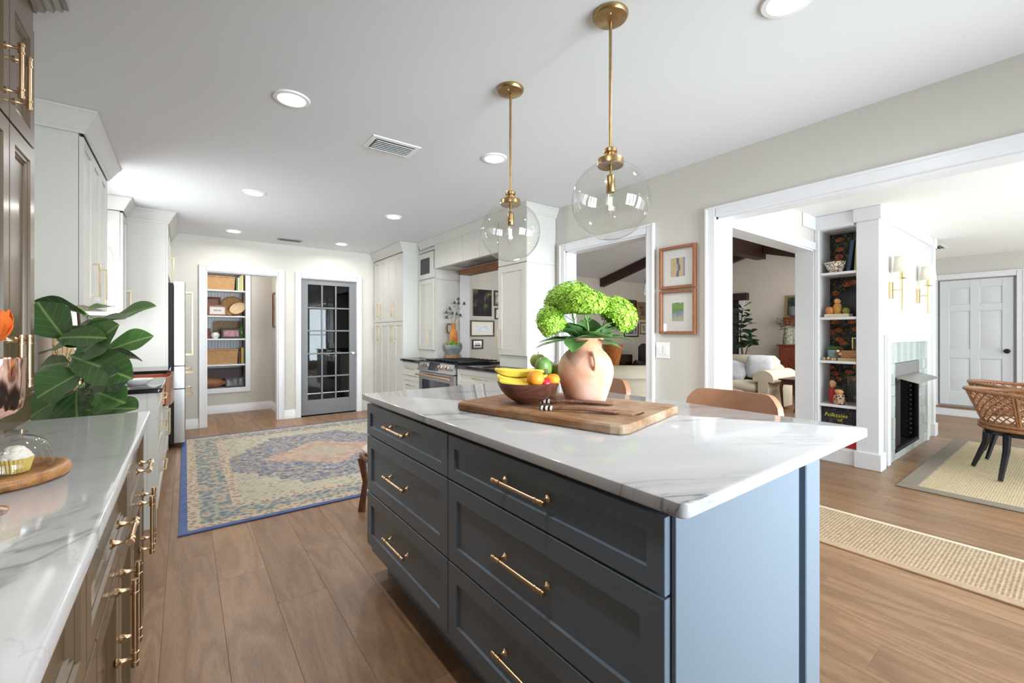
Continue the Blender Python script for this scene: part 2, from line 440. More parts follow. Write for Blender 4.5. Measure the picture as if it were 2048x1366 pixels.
# dim room behind the grey door
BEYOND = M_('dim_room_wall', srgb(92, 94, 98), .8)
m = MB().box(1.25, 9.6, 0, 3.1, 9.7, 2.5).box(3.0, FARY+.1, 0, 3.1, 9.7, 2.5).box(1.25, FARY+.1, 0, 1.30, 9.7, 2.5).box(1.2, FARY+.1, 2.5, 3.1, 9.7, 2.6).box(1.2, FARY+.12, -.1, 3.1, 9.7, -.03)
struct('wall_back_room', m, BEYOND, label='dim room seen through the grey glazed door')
# dining room
wally('wall_dining', DY, DY+.13, RX2, 4.94, 0, DZ, [(3.3, 4.92, 0, 2.045)], PAINT, 'dining room wall with the opening to the living room')
wally('wall_dining_end', DY, DY+.13, 7.24, FX+.1, 0, DZ, [], PAINT)
wallx('wall_dining_far', FX, FX+.12, -2.2, DY+.1, 0, DZ, [(.63, 1.42, .12, 2.03)], PAINT, 'pale dining room wall with the white panelled door')
wally('wall_dining_front', -2.2, -2.06, RX2, FX+.1, 0, DZ, [(3.35, 4.85, .25, 2.1), (4.95, 6.15, .25, 2.1), (6.3, 7.5, .25, 2.1), (7.65, 8.85, .25, 2.1)], PAINT, 'dining room window wall behind the viewer')
struct('ceiling_dining', MB().box(RX2, -2.2, DZ, FX+.1, DY+.13, DZ+.1), M_('dining_ceiling_lit', srgb(246, 246, 245), .85), label='white dining room ceiling')  # colour lighter than the kitchen ceiling, standing in for stronger daylight
# living room: long wall, gable wall, vaulted ceiling
LWALL = M_('living_wall_paint', srgb(214, 208, 198), .8)
RIDY = 4.4; SL = .27; RIDZ = CZ+SL*(GY-RIDY)
struct('wall_living_gallery', MB().box(RX2, GY, 0, GX+.1, GY+.12, CZ+.02), LWALL, label='living room wall with the picture gallery')
m = MB(); ya, yb = DY+.13, GY
poly = [(ya, 0), (yb, 0), (yb, CZ), (RIDY, RIDZ), (ya, RIDZ-SL*(RIDY-ya))]
m.loft([[(GX, y, z) for y, z in poly], [(GX+.12, y, z) for y, z in poly]])
struct('wall_living_gable', m, LWALL, label='gable wall at the far end of the living room')
m = MB(); p2 = [(ya, CZ-.2), (yb, CZ-.2), (yb, CZ), (RIDY, RIDZ), (ya, RIDZ-SL*(RIDY-ya))]
m.loft([[(RX2-.05, y, z) for y, z in p2], [(RX2, y, z) for y, z in p2]]); struct('wall_living_near', m, LWALL)
m = MB().loft([[(x, GY+.1, CZ-.02), (x, RIDY, RIDZ), (x, RIDY, RIDZ+.1), (x, GY+.1, CZ+.1)] for x in (RX2, GX+.1)])
m.loft([[(x, RIDY, RIDZ), (x, ya, RIDZ-SL*(RIDY-ya)), (x, ya, RIDZ+.1-SL*(RIDY-ya)), (x, RIDY, RIDZ+.1)] for x in (RX2, GX+.1)])
struct('ceiling_living', m, CEIL, label='vaulted white living room ceiling')
struct('wall_living_front', MB().box(RX2, DY+.13, 2.045, 4.94, DY+.15, 2.6).box(7.24, DY+.13, 0, GX, DY+.15, 2.6).box(4.94, DY+.13, 0, 7.24, DY+.15, 2.6), LWALL)
# beams: each its own
def beam(name, pts, w, h, label):
    """pts: top edge start and end; a straight timber"""
    a, b = Vector(pts[0]), Vector(pts[1]); m = MB()
    d = (b-a).normalized(); side = d.cross(Vector((0, 0, 1))).normalized()*(w/2); dn = Vector((0, 0, -h))
    m.loft([[tuple(p-side), tuple(p+side), tuple(p+side+dn), tuple(p-side+dn)] for p in (a, b)])
    return single(name, m, DKWOOD, label, 'beam', 'dark timbers of the vaulted ceiling')
beam('ridge_beam', [(RX2+.01, RIDY, RIDZ-.03), (GX-.01, RIDY, RIDZ-.03)], .2, .30, 'dark horizontal ridge beam at the top of the vaulted ceiling')
for xb, lb in ((7.86, 'dark sloping rafter seen through the kitchen doorway above the gallery wall'),):
    beam('rafter', [(xb, GY-.01, CZ-.01), (xb, RIDY+.12, CZ-.01+SL*(GY-RIDY-.12))], .14, .17, lb)
beam('rafter', [(GX-.12, GY-.01, CZ-.01), (GX-.12, RIDY+.12, CZ-.01+SL*(GY-RIDY-.12))], .14, .17, 'dark rafter rising left of the ridge beam on the gable wall')
beam('rafter', [(GX-.12, ya+.03, CZ-.03+SL*(GY-RIDY)-SL*(RIDY-ya-.03)), (GX-.12, RIDY-.12, RIDZ-.03-SL*.12)], .14, .17, 'dark rafter falling right of the ridge beam on the gable wall')

# ---- casings, baseboards
TW = .075; TT = .022
def casing_x(name, x, sgn, ya, yb, zt, label, legs=(1, 1), za=0):
    """door casing on a wall facing -X (sgn -1) or +X; each board has a stepped profile"""
    t = bpy.data.objects.new(name, None); link(t); t['kind'] = 'structure'; t['label'] = label
    def b(y0, z0, y1, z1, nm):
        m = MB().box(x, y0+.002, z0, x+sgn*TT, y1-.002, z1-.002, .003); obj(nm, m, TRIM, t)
    if legs[0]:
        b(ya-TW, za, ya, zt+TW, 'casing_board'); obj('back_band', MB().box(x, ya-TW, za, x+sgn*(TT+.008), ya-TW+.018, zt+TW, .003), TRIM, t)
    if legs[1]:
        b(yb, za, yb+TW, zt+TW, 'casing_board'); obj('back_band', MB().box(x, yb+TW-.018, za, x+sgn*(TT+.008), yb+TW, zt+TW, .003), TRIM, t)
    b(ya, zt, yb, zt+TW, 'casing_board'); obj('back_band', MB().box(x, ya-TW+.0185, zt+TW-.018, x+sgn*(TT+.008), yb+TW-.0185, zt+TW, .003), TRIM, t)
    return t
def casing_y(name, y, sgn, xa, xb, zt, label, legs=(1, 1)):
    t = bpy.data.objects.new(name, None); link(t); t['kind'] = 'structure'; t['label'] = label
    def b(x0, z0, x1, z1, nm, th=TT): k = .002 if th == TT else 0; obj(nm, MB().box(x0+k, y, z0, x1-k, y+sgn*th, z1-k, .003), TRIM, t)
    if legs[0]: b(xa-TW, 0, xa, zt+TW, 'casing_board'); b(xa-TW, 0, xa-TW+.018, zt+TW, 'back_band', TT+.008)
    if legs[1]: b(xb, 0, xb+TW, zt+TW, 'casing_board'); b(xb+TW-.018, 0, xb+TW, zt+TW, 'back_band', TT+.008)
    b(xa, zt, xb, zt+TW, 'casing_board'); b(xa-TW+.0185, zt+TW-.018, xb+TW-.0185, zt+TW, 'back_band', TT+.008)
    return t
def jamb_x(name, x0, x1, ya, yb, zt, faces='lrt', z0=0):
    t = bpy.data.objects.new(name, None); link(t); t['kind'] = 'structure'
    if 'l' in faces: obj('jamb_board', MB().box(x0-.002, yb-.014, z0, x1+.002, yb+.001, zt), TRIM, t)
    if 'r' in faces: obj('jamb_board', MB().box(x0-.002, ya-.001, z0, x1+.002, ya+.014, zt), TRIM, t)
    if 't' in faces: obj('head_board', MB().box(x0-.002, ya, zt-.014, x1+.002, yb, zt+.001), TRIM, t)
    return t
casing_y('trim_1', FARY, -1, .214, 1.053, 2.05, 'white casing around the doorway to the shelf nook')
casing_y('trim_2', FARY, -1, 1.353, 2.155, 2.05, 'white casing around the grey glazed door')
casing_x('trim_3', RX, -1, 2.196, 3.155, 2.045, 'white casing around the doorway to the living room')
casing_x('trim_4', RX, -1, -1.9, 1.614, 2.058, 'white casing around the wide opening to the dining room')
jamb_x('trim_5', RX, RX2, 2.196, 3.155, 2.045)
jamb_x('trim_6', RX, RX2, -1.9, 1.614, 2.058)
jamb_x('trim_7', RX, RX2+.02, 3.79, 5.26, 2.09, 'l')
t7 = bpy.data.objects.new('trim_8', None); link(t7); t7['kind'] = 'structure'; t7['label'] = 'white lining of the opening between dining and living room'
obj('jamb_board', MB().box(4.906, DY-.004, 0, 4.92, DY+.155, 2.031), TRIM, t7); obj('jamb_board', MB().box(3.3, DY-.004, 0, 3.314, DY+.155, 2.031), TRIM, t7)
obj('head_board', MB().box(3.3, DY-.004, 2.031, 4.92, DY+.155, 2.045), TRIM, t7)
obj('casing_board', MB().box(3.2, DY-.018, 2.045, 4.93, DY, 2.115, .003), TRIM, t7)
t9 = bpy.data.objects.new('trim_9', None); link(t9); t9['kind'] = 'structure'; t9['label'] = 'white lining boards of the nook doorway'
obj('jamb_board', MB().box(.214, FARY-.002, 0, .228, FARY+.122, 2.05), TRIM, t9); obj('jamb_board', MB().box(1.039, FARY-.002, 0, 1.053, FARY+.122, 2.05), TRIM, t9)
obj('head_board', MB().box(.228, FARY-.002, 2.036, 1.039, FARY+.122, 2.05), TRIM, t9)
def baseb(name, pts, sgn, h=.125):
    """baseboard along a wall run with its cap moulding, pts = two floor points, sgn = side it projects to"""
    (x0, y0), (x1, y1) = pts; m = MB()
    d = Vector((x1-x0, y1-y0)); d.normalize(); n = Vector((-d.y, d.x))*sgn
    prof = [(0, 0), (.016, 0), (.016, h*.74), (.013, h*.78), (.012, h*.9), (.006, h), (0, h)]
    m.loft([[(px+n.x*a, py+n.y*a, z) for a, z in prof] for px, py in ((x0, y0), (x1, y1))])
    return struct(name, m, TRIM)
baseb('baseboard_back', ((-.0, FARY), (.139, FARY)), -1)
baseb('baseboard_back_pier', ((1.128, FARY), (1.278, FARY)), -1)
baseb('baseboard_nook', ((-.33, 8.05), (1.13, 8.05)), -1)
baseb('baseboard_nook_side', ((1.13, FARY+.12), (1.13, 8.05)), 1)
baseb('baseboard_right', ((RX, 1.689), (RX, 2.121)), 1)
baseb('baseboard_dining', ((7.24, DY), (FX, DY)), -1)
baseb('baseboard_dining_far', ((FX, -2.0), (FX, .56)), 1)

# ---- windows behind the viewer and over the sink
def window_y(name, y, x0, x1, z0, z1, label):
    t = bpy.data.objects.new(name, None); link(t); t['kind'] = 'structure'; t['label'] = label
    f = .045
    obj('window_frame', MB().box(x0, y-.03, z0, x0+f, y+.03, z1).box(x1-f, y-.03, z0, x1, y+.03, z1).box(x0+f, y-.03, z0, x1-f, y+.03, z0+f).box(x0+f, y-.03, z1-f, x1-f, y+.03, z1), TRIM, t)
    obj('glazing_bar', MB().box(x0+f, y-.012, (z0+z1)/2-.012, x1-f, y+.012, (z0+z1)/2+.012), TRIM, t)
    obj('pane', MB().box(x0+f, y-.002, z0+f, x1-f, y+.002, (z0+z1)/2-.012), PANE, t)
    obj('pane', MB().box(x0+f, y-.002, (z0+z1)/2+.012, x1-f, y+.002, z1-f), PANE, t)
for i, (a, b) in enumerate(((1.08, 1.68), (1.74, 2.34), (2.40, 3.0))): window_y(f'window_{i+2}', -2.29, a, b, .3, 2.1, 'kitchen window behind the viewer')
for i, (a, b) in enumerate(((3.35, 4.85), (4.95, 6.15), (6.3, 7.5), (7.65, 8.85))): window_y(f'window_{i+5}', -2.09, a, b, .25, 2.1, 'dining room window behind the viewer')
wy0, wy1, wz0, wz1 = WIN
t = bpy.data.objects.new('window_1', None); link(t); t['kind'] = 'structure'; t['label'] = 'bright window over the copper sink'
x = LX-.07; f = .04
obj('window_frame', MB().box(x-.03, wy0, wz0, x+.03, wy0+f, wz1).box(x-.03, wy1-f, wz0, x+.03, wy1, wz1).box(x-.03, wy0+f, wz0, x+.03, wy1-f, wz0+f).box(x-.03, wy0+f, wz1-f, x+.03, wy1-f, wz1), TRIM, t)
obj('glazing_bar', MB().box(x-.012, wy0+f, 1.58, x+.012, wy1-f, 1.61), TRIM, t)
obj('pane', MB().box(x-.002, wy0+f, wz0+f, x+.002, wy1-f, 1.58), PANE, t)
obj('pane', MB().box(x-.002, wy0+f, 1.61, x+.002, wy1-f, wz1-f), PANE, t)
obj('window_sill', MB().box(LX-.1, wy0-.05, wz0-.03, LX+.05, wy1+.05, wz0, .004), TRIM, t)

# ---- grey glazed door: frame, glazing bars, fifteen panes, knob
GREY = M_('grey_door_paint', srgb(118, 119, 121), .4)
d1 = bpy.data.objects.new('door_1', None); link(d1, None, (1.353, FARY+.03, 0)); d1['kind'] = 'structure'; d1['label'] = 'grey fifteen-pane glazed door'
obj('head_board', MB().box(0, -.03, 2.036, .802, .09, 2.05), TRIM, d1); DW = .802; g0, g1, h0, h1 = .1, .70, .235, 1.955
for a in ((0, .012, g0, 2.04), (g1, .012, DW, 2.04)): obj('stile', MB().box(a[0], 0, a[1], a[2], .04, a[3], .002), GREY, d1)
obj('rail', MB().box(g0, 0, .012, g1, .04, h0, .002), GREY, d1); obj('rail', MB().box(g0, 0, h1, g1, .04, 2.04, .002), GREY, d1)
bw = .022
for i in (1, 2):
    xx = g0+(g1-g0)*i/3; obj('glazing_bar', MB().box(xx-bw/2, .004, h0, xx+bw/2, .036, h1, .004), GREY, d1)
for j in range(1, 5):
    zz = h0+(h1-h0)*j/5; obj('glazing_bar', MB().box(g0, .004, zz-bw/2, g1, .036, zz+bw/2, .004), GREY, d1)
for i in range(3):
    for j in range(5):
        xa = g0+(g1-g0)*i/3; za = h0+(h1-h0)*j/5
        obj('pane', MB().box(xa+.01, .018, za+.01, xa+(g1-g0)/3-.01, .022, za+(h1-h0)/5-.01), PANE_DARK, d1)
kb = obj('knob', MB().lathe([(.0, 0), (.028, 0), (.030, .004), (.012, .008), (.011, .03), (.026, .036), (.031, .05), (.026, .064), (.0, .068)], 16), CHROME, d1, (.755, 0, .92), (R(90), 0, 0))
# ---- white panelled door at the end of the dining room, with its step
d2 = bpy.data.objects.new('door_2', None); link(d2, None, (FX, 0, 0)); d2['kind'] = 'structure'; d2['label'] = 'white six-panel door at the end of the dining room'
DOORW = M_('door_white', srgb(218, 220, 224), .4)
y0, y1, zb, zt = .66, 1.40, .16, 2.02
m = MB().box(.03, y0, zb, .06, y1, zt); obj('door_slab', m, DOORW, d2)
obj('backing', MB().box(.06, .6, .0, .1, 1.46, 2.08), DOORW, d2)
st = .105; mid = (y0+y1)/2; rails = [(zb, .36), (.86, 1.0), (1.56, 1.66), (1.90, zt)]
for a, b in ((y0, y0+st), (mid-.05, mid+.05), (y1-st, y1)): obj('stile', MB().box(.014, a, zb, .032, b, zt, .004), DOORW, d2)
for a, b in rails:
    for q, r in ((y0+st, mid-.05), (mid+.05, y1-st)): obj('rail', MB().box(.014, q, a, .032, r, b, .004), DOORW, d2)
for (a, b) in ((.36, .86), (1.0, 1.56), (1.66, 1.90)):
    for q, r in ((y0+st, mid-.05), (mid+.05, y1-st)):
        obj('panel', MB().loft([[(.030, q+.01, a+.01), (.030, r-.01, a+.01), (.030, r-.01, b-.01), (.030, q+.01, b-.01)], [(.020, q+.035, a+.035), (.020, r-.035, a+.035), (.020, r-.035, b-.035), (.020, q+.035, b-.035)]]), DOORW, d2)
obj('door_knob', MB().lathe([(0, 0), (.03, 0), (.03, .006), (.012, .01), (.012, .035), (.03, .045), (.033, .06), (.02, .072), (0, .073)], 16), DKMETAL, d2, (.014, y0+.055, .98), (0, R(-90), 0))
casing_x('trim_10', FX, -1, .63, 1.42, 2.04, 'white casing around the six-panel door', za=.0)
st_ = bpy.data.objects.new('trim_11', None); link(st_); st_['kind'] = 'structure'; st_['label'] = 'white step with oak tread below the panelled door'
obj('riser', MB().box(FX-.05, .45, 0, FX, 1.5, .11, .003), TRIM, st_); obj('tread', MB().box(FX-.06, .44, .11, FX+.1, 1.51, .135, .004), OAK, st_)
# ================================================================== CABINETRY
def panel_front(w, h, t, steps, e=.0015):
    rc = lambda i, y: [(i, y, i), (w-i, y, i), (w-i, y, h-i), (i, y, h-i)]
    return MB().loft([rc(0, t), rc(0, e), rc(e, 0)]+[rc(i, y) for i, y in steps])
def shaker(rail): return [(rail, 0), (rail+.0015, .009)]
def beaded(rail): return [(rail, 0), (rail+.004, .006), (rail+.012, .006), (rail+.016, .012), (rail+.024, .009), (rail+.027, .014)]
_mc = {}
def knurl_pull(L):
    """round bar pull on two footed posts, centred, lying along x, standing off along -y"""
    k = ('k', L)
    if k not in _mc:
        m = MB(); p = L*.40; r = .0058
        def bar(prof): m.lathe(prof, 12, M=Matrix.Translation((-L/2, -.034, 0)) @ Matrix.Rotation(R(90), 4, 'Y'))
        pr = [(0, 0), (r*1.25, 0), (r*1.3, .008), (r, .009)]
        for s_ in (L/2-p, L/2+p):
            pr += [(r, s_-.014), (r*1.45, s_-.0135), (r*1.45, s_-.009), (r*1.1, s_-.008), (r*1.1, s_+.008), (r*1.45, s_+.009), (r*1.45, s_+.0135), (r, s_+.014)]
        pr += [(r, L-.009), (r*1.3, L-.008), (r*1.25, L), (0, L)]
        bar(pr)
        for sx in (-p, p):
            m.lathe([(.0, 0), (.0105, 0), (.0105, .004), (.0085, .0055), (.0055, .012), (.0042, .022), (.0055, .030), (.0075, .034), (0, .038)], 12, M=Matrix.Translation((sx, 0, 0)) @ Matrix.Rotation(R(90), 4, 'X'))
        _mc[k] = m.mesh('handle', BRASS, 40)
    return _mc[k]
def u_pull(L):
    k = ('u', L)
    if k not in _mc:
        m = MB(); b = .0048; o = .034
        m.box(-L/2-b, -o-b, -b, L/2+b, -o+b, b, .0015).box(-L/2-b, -o, -b, -L/2+b, 0, b, .001).box(L/2-b, -o, -b, L/2+b, 0, b, .001)
        _mc[k] = m.mesh('handle', GOLD, 40)
    return _mc[k]
ROT = {'-x': R(-90), '+x': R(90), '-y': 0}
def front(parent, name, p, w, h, face, mat, steps, t=.02, pull=None, at=None, vert=False):
    """a door or drawer front; p = its lower corner on the left hand of someone facing it"""
    q = Vector(p)-parent.location
    k = (name, round(w, 4), round(h, 4), t, tuple(steps), mat.name)
    if k not in _mc: _mc[k] = panel_front(w, h, t, steps).mesh(name, mat, 30)
    o = obj(name, _mc[k], mat, parent, q, ROT[face])
    if pull is not None:
        ax, az = at if at else (w/2, h/2)
        obj('handle', pull, None, o, (ax, 0, az), (0, R(90), 0) if vert else None)
    return o
def offset_path(path, side):
    """unit mitre vectors to one side of a polyline"""
    P = [Vector(p) for p in path]; out = []
    for i in range(len(P)):
        ns = []
        if i > 0: d = (P[i]-P[i-1]).normalized(); ns.append(Vector((-d.y, d.x))*side)
        if i < len(P)-1: d = (P[i+1]-P[i]).normalized(); ns.append(Vector((-d.y, d.x))*side)
        n = sum(ns, Vector((0, 0)))
        n = n/ns[0].dot(n)*1.0 if len(ns) == 1 else n*(2/ (n.length**2))*1.0
        out.append(n)
    return P, out
def crown(path, z0, z1, out, side, steps=None):
    P, N = offset_path(path, side); H = z1-z0
    prof = steps or [(0, z0), (out*.1, z0), (out*.14, z0+H*.12), (out*.22, z0+H*.16), (out*.45, z0+H*.42), (out*.85, z0+H*.82), (out*.92, z0+H*.86), (out, z0+H*.9), (out, z1), (0, z1)]
    m = MB(); m.loft([[(p.x+n.x*a, p.y+n.y*a, z) for a, z in prof] for p, n in zip(P, N)], True, True, True)
    return m

# ---- island
isl = thing('kitchen_island', 'slate-blue kitchen island with six drawers under the white worktop', 'kitchen island', (1.13, 1.36, 0))
obj('carcass', MB().box(.767, .4975, .115, 1.35, 2.225, .872), BLUE, isl, w=True)
obj('end_panel', MB().box(.764, .4865, .115, 1.357, .4965, .878, .0012), BLUE, isl, w=True)
obj('toe_kick', MB().box(.83, .52, 0, 1.45, 2.17, .115), BLUE, isl, w=True)
obj('recess_panel', MB().box(1.35, .53, .0, 1.42, 2.2, .872), BLUE, isl, w=True)
obj('post', MB().box(1.41, .487, 0, 1.512, .6, .885, .003), BLUE, isl, w=True)
obj('post', MB().box(1.41, 2.12, 0, 1.512, 2.225, .885, .003), BLUE, isl, w=True)
obj('back_panel', MB().box(1.43, .6, .02, 1.495, 2.12, .872), BLUE, isl, w=True)
rows = [(.717, .871), (.431, .711), (.16, .425)]
for (z0, z1) in rows:
    for (ya, yb) in ((1.377, 2.23), (.4985, 1.370)):
        front(isl, 'drawer', (.745, yb, z0), yb-ya, z1-z0, '-x', BLUE, shaker(.058 if z1-z0 > .2 else .042), .021, knurl_pull(.23), ((yb-ya)/2+(.005 if ya < 1 else .0), (z1-z0)/2+.012))
def slab(x0, y0, x1, y1, z0, z1, r=.012, e=.004):
    def rr(i):
        pts = []
        for cx, cy, a0 in ((x1-r, y1-r, 0), (x0+r, y1-r, 90), (x0+r, y0+r, 180), (x1-r, y0+r, 270)):
            for k in range(5): a = R(a0+k*22.5); pts.append((cx+(r-i)*cos(a), cy+(r-i)*sin(a)))
        return pts
    return MB().loft([[(x, y, z0) for x, y in rr(e)], [(x, y, z0+e) for x, y in rr(0)], [(x, y, z1-e) for x, y in rr(0)], [(x, y, z1-e*.3) for x, y in rr(e*.3)], [(x, y, z1) for x, y in rr(e)]])
single('island_worktop', slab(.731, .446, 1.82, 2.282, .885, .915, .02), MARBLE, 'white veined quartz worktop of the blue island', 'worktop')

# ---- taupe hutch on the left: base cabinet, worktop, wall cabinet
hb = thing('base_cabinet', 'taupe lacquered base cabinet under the left-hand quartz worktop', 'cabinet', (-.44, 1.0, 0))
obj('carcass', MB().box(LX+.005, -.6, .1, -.153, 2.27, .885), TAUPE, hb, w=True)
obj('toe_kick', MB().box(LX+.01, -.6, 0, -.2, 2.25, .1), TAUPE, hb, w=True)
ds = [2.26, 1.685, 1.005, .375, -.25]
for yb, ya in zip(ds, ds[1:]):
    front(hb, 'drawer', (-.132, ya+.003, .668), yb-ya-.006, .205, '+x', TAUPE, beaded(.045), .021, knurl_pull(.15), ((yb-ya)/2, .10))
dd = [(2.125, 2.26, .05), (1.79, 2.119, .275), (1.45, 1.784, .045), (1.115, 1.444, .275), (.78, 1.109, .045), (.44, .774, .275), (.1, .434, .045)]
for ya, yb, hx in dd:
    front(hb, 'door', (-.132, ya, .12), yb-ya, .54, '+x', TAUPE, beaded(.05 if yb-ya > .2 else .035), .021, knurl_pull(.21), (hx, .41), True)
single('side_worktop', slab(LX+.002, -.6, -.113, 2.296, .885, .915, .014), MARBLE2, 'glossy white quartz worktop on the taupe cabinet', 'worktop')
hu = thing('wall_cabinet', 'tall taupe wall cabinet with brass bar pulls standing on the left worktop', 'cabinet', (-.6, 1.4, .915))
UF = -.44
obj('plinth', MB().box(LX+.005, .3, .917, UF-.012, 2.325, 1.012), TAUPE, hu, w=True)
obj('carcass', MB().box(LX+.005, .3, 1.012, UF-.022, 2.315, 2.42), TAUPE, hu, w=True)
obj('bottom_rail', MB().box(LX+.005, .3, 1.004, UF, 2.32, 1.016, .003), TAUPE, hu, w=True)
obj('frieze', MB().box(UF-.022, .3, 2.33, UF-.004, 2.315, 2.44), TAUPE, hu, w=True)
for i, (ya, yb) in enumerate(((2.033, 2.312), (1.75, 2.027), (1.44, 1.72), (1.155, 1.434))):
    hx = .04 if i % 2 == 0 else yb-ya-.04
    front(hu, 'door', (UF, ya, 1.02), yb-ya, .872, '+x', TAUPE, beaded(.052), .021, knurl_pull(.17), (hx, .12), True)
    front(hu, 'door', (UF, ya, 1.90), yb-ya, .425, '+x', TAUPE, beaded(.052), .021, knurl_pull(.17), (hx, .14), True)
obj('crown_moulding', crown([(UF-.01, .3), (UF-.01, 2.318), (LX+.01, 2.318)], 2.405, CZ-.002, .085, -1,
    [(0, 2.405), (.012, 2.405), (.016, 2.42), (.03, 2.424), (.034, 2.44), (.05, 2.446), (.055, 2.462), (.07, 2.468), (.074, 2.486), (.085, 2.488), (.085, CZ-.002), (0, CZ-.002)]), TAUPE, hu, w=True)

# ---- greige run on the left wall
LF = -.47
u1 = thing('wall_cabinet', 'greige three-door wall cabinet before the sink window', 'cabinet', (-.6, 3.95, 1.39))
obj('carcass', MB().box(LX+.005, 3.485, 1.39, LF-.022, 4.45, 2.42), CAB, u1, w=True)
obj('side_panel', MB().box(LX+.005, 3.48, 1.385, LF-.05, 3.4865, 2.36), CAB, u1, w=True)
for i, ya in enumerate((3.495, 3.815, 4.135)):
    front(u1, 'door', (LF, ya, 1.392), .312, .97, '+x', CAB, shaker(.055), .02, u_pull(.2) if i < 2 else None, (.285, .175) if i == 0 else (.275, .175), True)
obj('crown_moulding', crown([(LX+.01, 3.48), (LF, 3.48), (LF, 4.455), (LX+.01, 4.455)], 2.375, CZ-.002, .07, -1), CAB, u1, w=True)
u2 = thing('wall_cabinet', 'narrow greige wall cabinet between sink window and fridge', 'cabinet', (-.6, 5.62, 1.395))
obj('carcass', MB().box(LX+.005, 5.455, 1.395, LF-.022, 5.80, 2.37), CAB, u2, w=True)
front(u2, 'door', (LF, 5.46, 1.40), .335, .96, '+x', CAB, shaker(.055), .02, u_pull(.2), (.29, .15), True)
obj('crown_moulding', crown([(LX+.01, 5.45), (LF, 5.45), (LF, 5.748)], 2.375, CZ-.002, .07, -1), CAB, u2, w=True)
fc = thing('fridge_cabinet', 'greige cabinet with tall side panel built around the fridge', 'cabinet', (-.45, 6.35, 0))
obj('side_panel', MB().box(LX+.005, 5.822, 0, -.165, 5.845, 2.42, .001), CAB, fc, w=True)
obj('panel_edge', MB().box(-.165, 5.82, 0, -.145, 5.847, 2.42, .002), CAB, fc, w=True)
obj('carcass', MB().box(LX+.005, 5.847, 1.84, -.165, 6.95, 2.42), CAB, fc, w=True)
front(fc, 'door', (-.145, 5.85, 1.85), .50, .52, '+x', CAB, shaker(.055), .02, u_pull(.19), (.455, .14), True)
front(fc, 'door', (-.145, 6.355, 1.85), .50, .52, '+x', CAB, shaker(.055), .02, u_pull(.19), (.045, .14), True)
obj('crown_moulding', crown([(LX+.01, 5.82), (-.145, 5.82), (-.145, 6.95)], 2.375, CZ-.002, .07, -1), CAB, fc, w=True)
bl = thing('base_cabinet', 'greige base cabinets below the black worktop on either side of the copper sink', 'cabinet', (-.44, 4.6, 0))
CT = .885; BF = -.142
obj('carcass', MB().box(LX+.005, 3.555, .1, BF-.022, 5.815, .65), CAB, bl, w=True)
obj('carcass', MB().box(LX+.005, 3.555, .65, BF-.022, 4.37, CT-.03), CAB, bl, w=True)
obj('carcass', MB().box(LX+.005, 5.18, .65, BF-.022, 5.815, CT-.03), CAB, bl, w=True)
obj('end_panel', MB().box(LX+.005, 3.548, 0, BF-.05, 3.556, CT-.03), CAB, bl, w=True)
obj('corner_stile', MB().box(BF-.05, 3.546, 0, BF-.005, 3.556, CT-.03, .001), CAB, bl, w=True)
obj('toe_kick', MB().box(LX+.01, 3.56, 0, BF-.07, 5.81, .1), CAB, bl, w=True)
for z0, z1 in ((.69, .848), (.42, .684), (.115, .414)):
    front(bl, 'drawer', (BF, 3.565, z0), .785, z1-z0, '+x', CAB, shaker(.05), .02, u_pull(.3), (.3925, (z1-z0)*.62))
front(bl, 'door', (BF, 4.365, .115), .40, .525, '+x', CAB, shaker(.05), .02, u_pull(.2), (.35, .36), True)
front(bl, 'door', (BF, 4.772, .115), .40, .525, '+x', CAB, shaker(.05), .02, u_pull(.2), (.05, .36), True)
front(bl, 'door', (BF, 5.19, .115), .61, .73, '+x', CAB, shaker(.05), .02, u_pull(.4), (.305, .66))
# black worktop with its cut-out, and the upstand
wt = thing('black_worktop', 'black stone worktop with cut-out for the copper sink', 'worktop', (-.44, 4.6, CT-.03))
m = slab(LX+.002, 3.525, -.118, 4.385, CT-.03, CT, .02); obj('slab', m, BLACKST, wt, w=True)
obj('slab', MB().box(LX+.002, 4.385, CT-.03, -.62, 5.175, CT), BLACKST, wt, w=True)
obj('slab', MB().box(LX+.002, 5.175, CT-.03, -.118, 5.818, CT, .003), BLACKST, wt, w=True)
obj('upstand', MB().box(LX+.002, 3.53, CT, LX+.02, 4.50, CT+.1, .002), BLACKST, wt, w=True)
# copper apron sink
sk = thing('copper_sink', 'hammered copper apron-front sink below the window', 'sink', (-.36, 4.78, .655))
def apron(u, v):
    y = 4.385+.79*u; bulge = .045*sin(pi*min(max(u, 0), 1))**.35 if 0 < u < 1 else 0
    return (-.125+bulge, y, .655+v*.225)
obj('apron', MB().sheet(apron, 24, 6, .02), COPPER, sk, w=True)
m = MB().box(-.62, 4.39, .67, -.13, 5.17, .69).box(-.62, 4.39, .69, -.6, 5.17, CT-.032).box(-.6, 4.39, .69, -.13, 4.405, CT-.032).box(-.6, 5.155, .69, -.13, 5.17, CT-.032)
obj('basin', m, COPPER, sk, w=True)
fa = thing('sink_faucet', 'brass gooseneck faucet behind the copper sink', 'faucet', (-.67, 4.78, CT))
obj('neck', MB().tube([(0, 0, 0), (0, 0, .2)]+[(.09-.09*cos(pi*k/10), 0, .2+.09*sin(pi*k/10)) for k in range(11)]+[(.18, 0, .15)], .011, 10), GOLD, fa)
obj('base', MB().lathe([(.026, 0), (.026, .01), (.016, .016), (.014, .05)], 16), GOLD, fa)
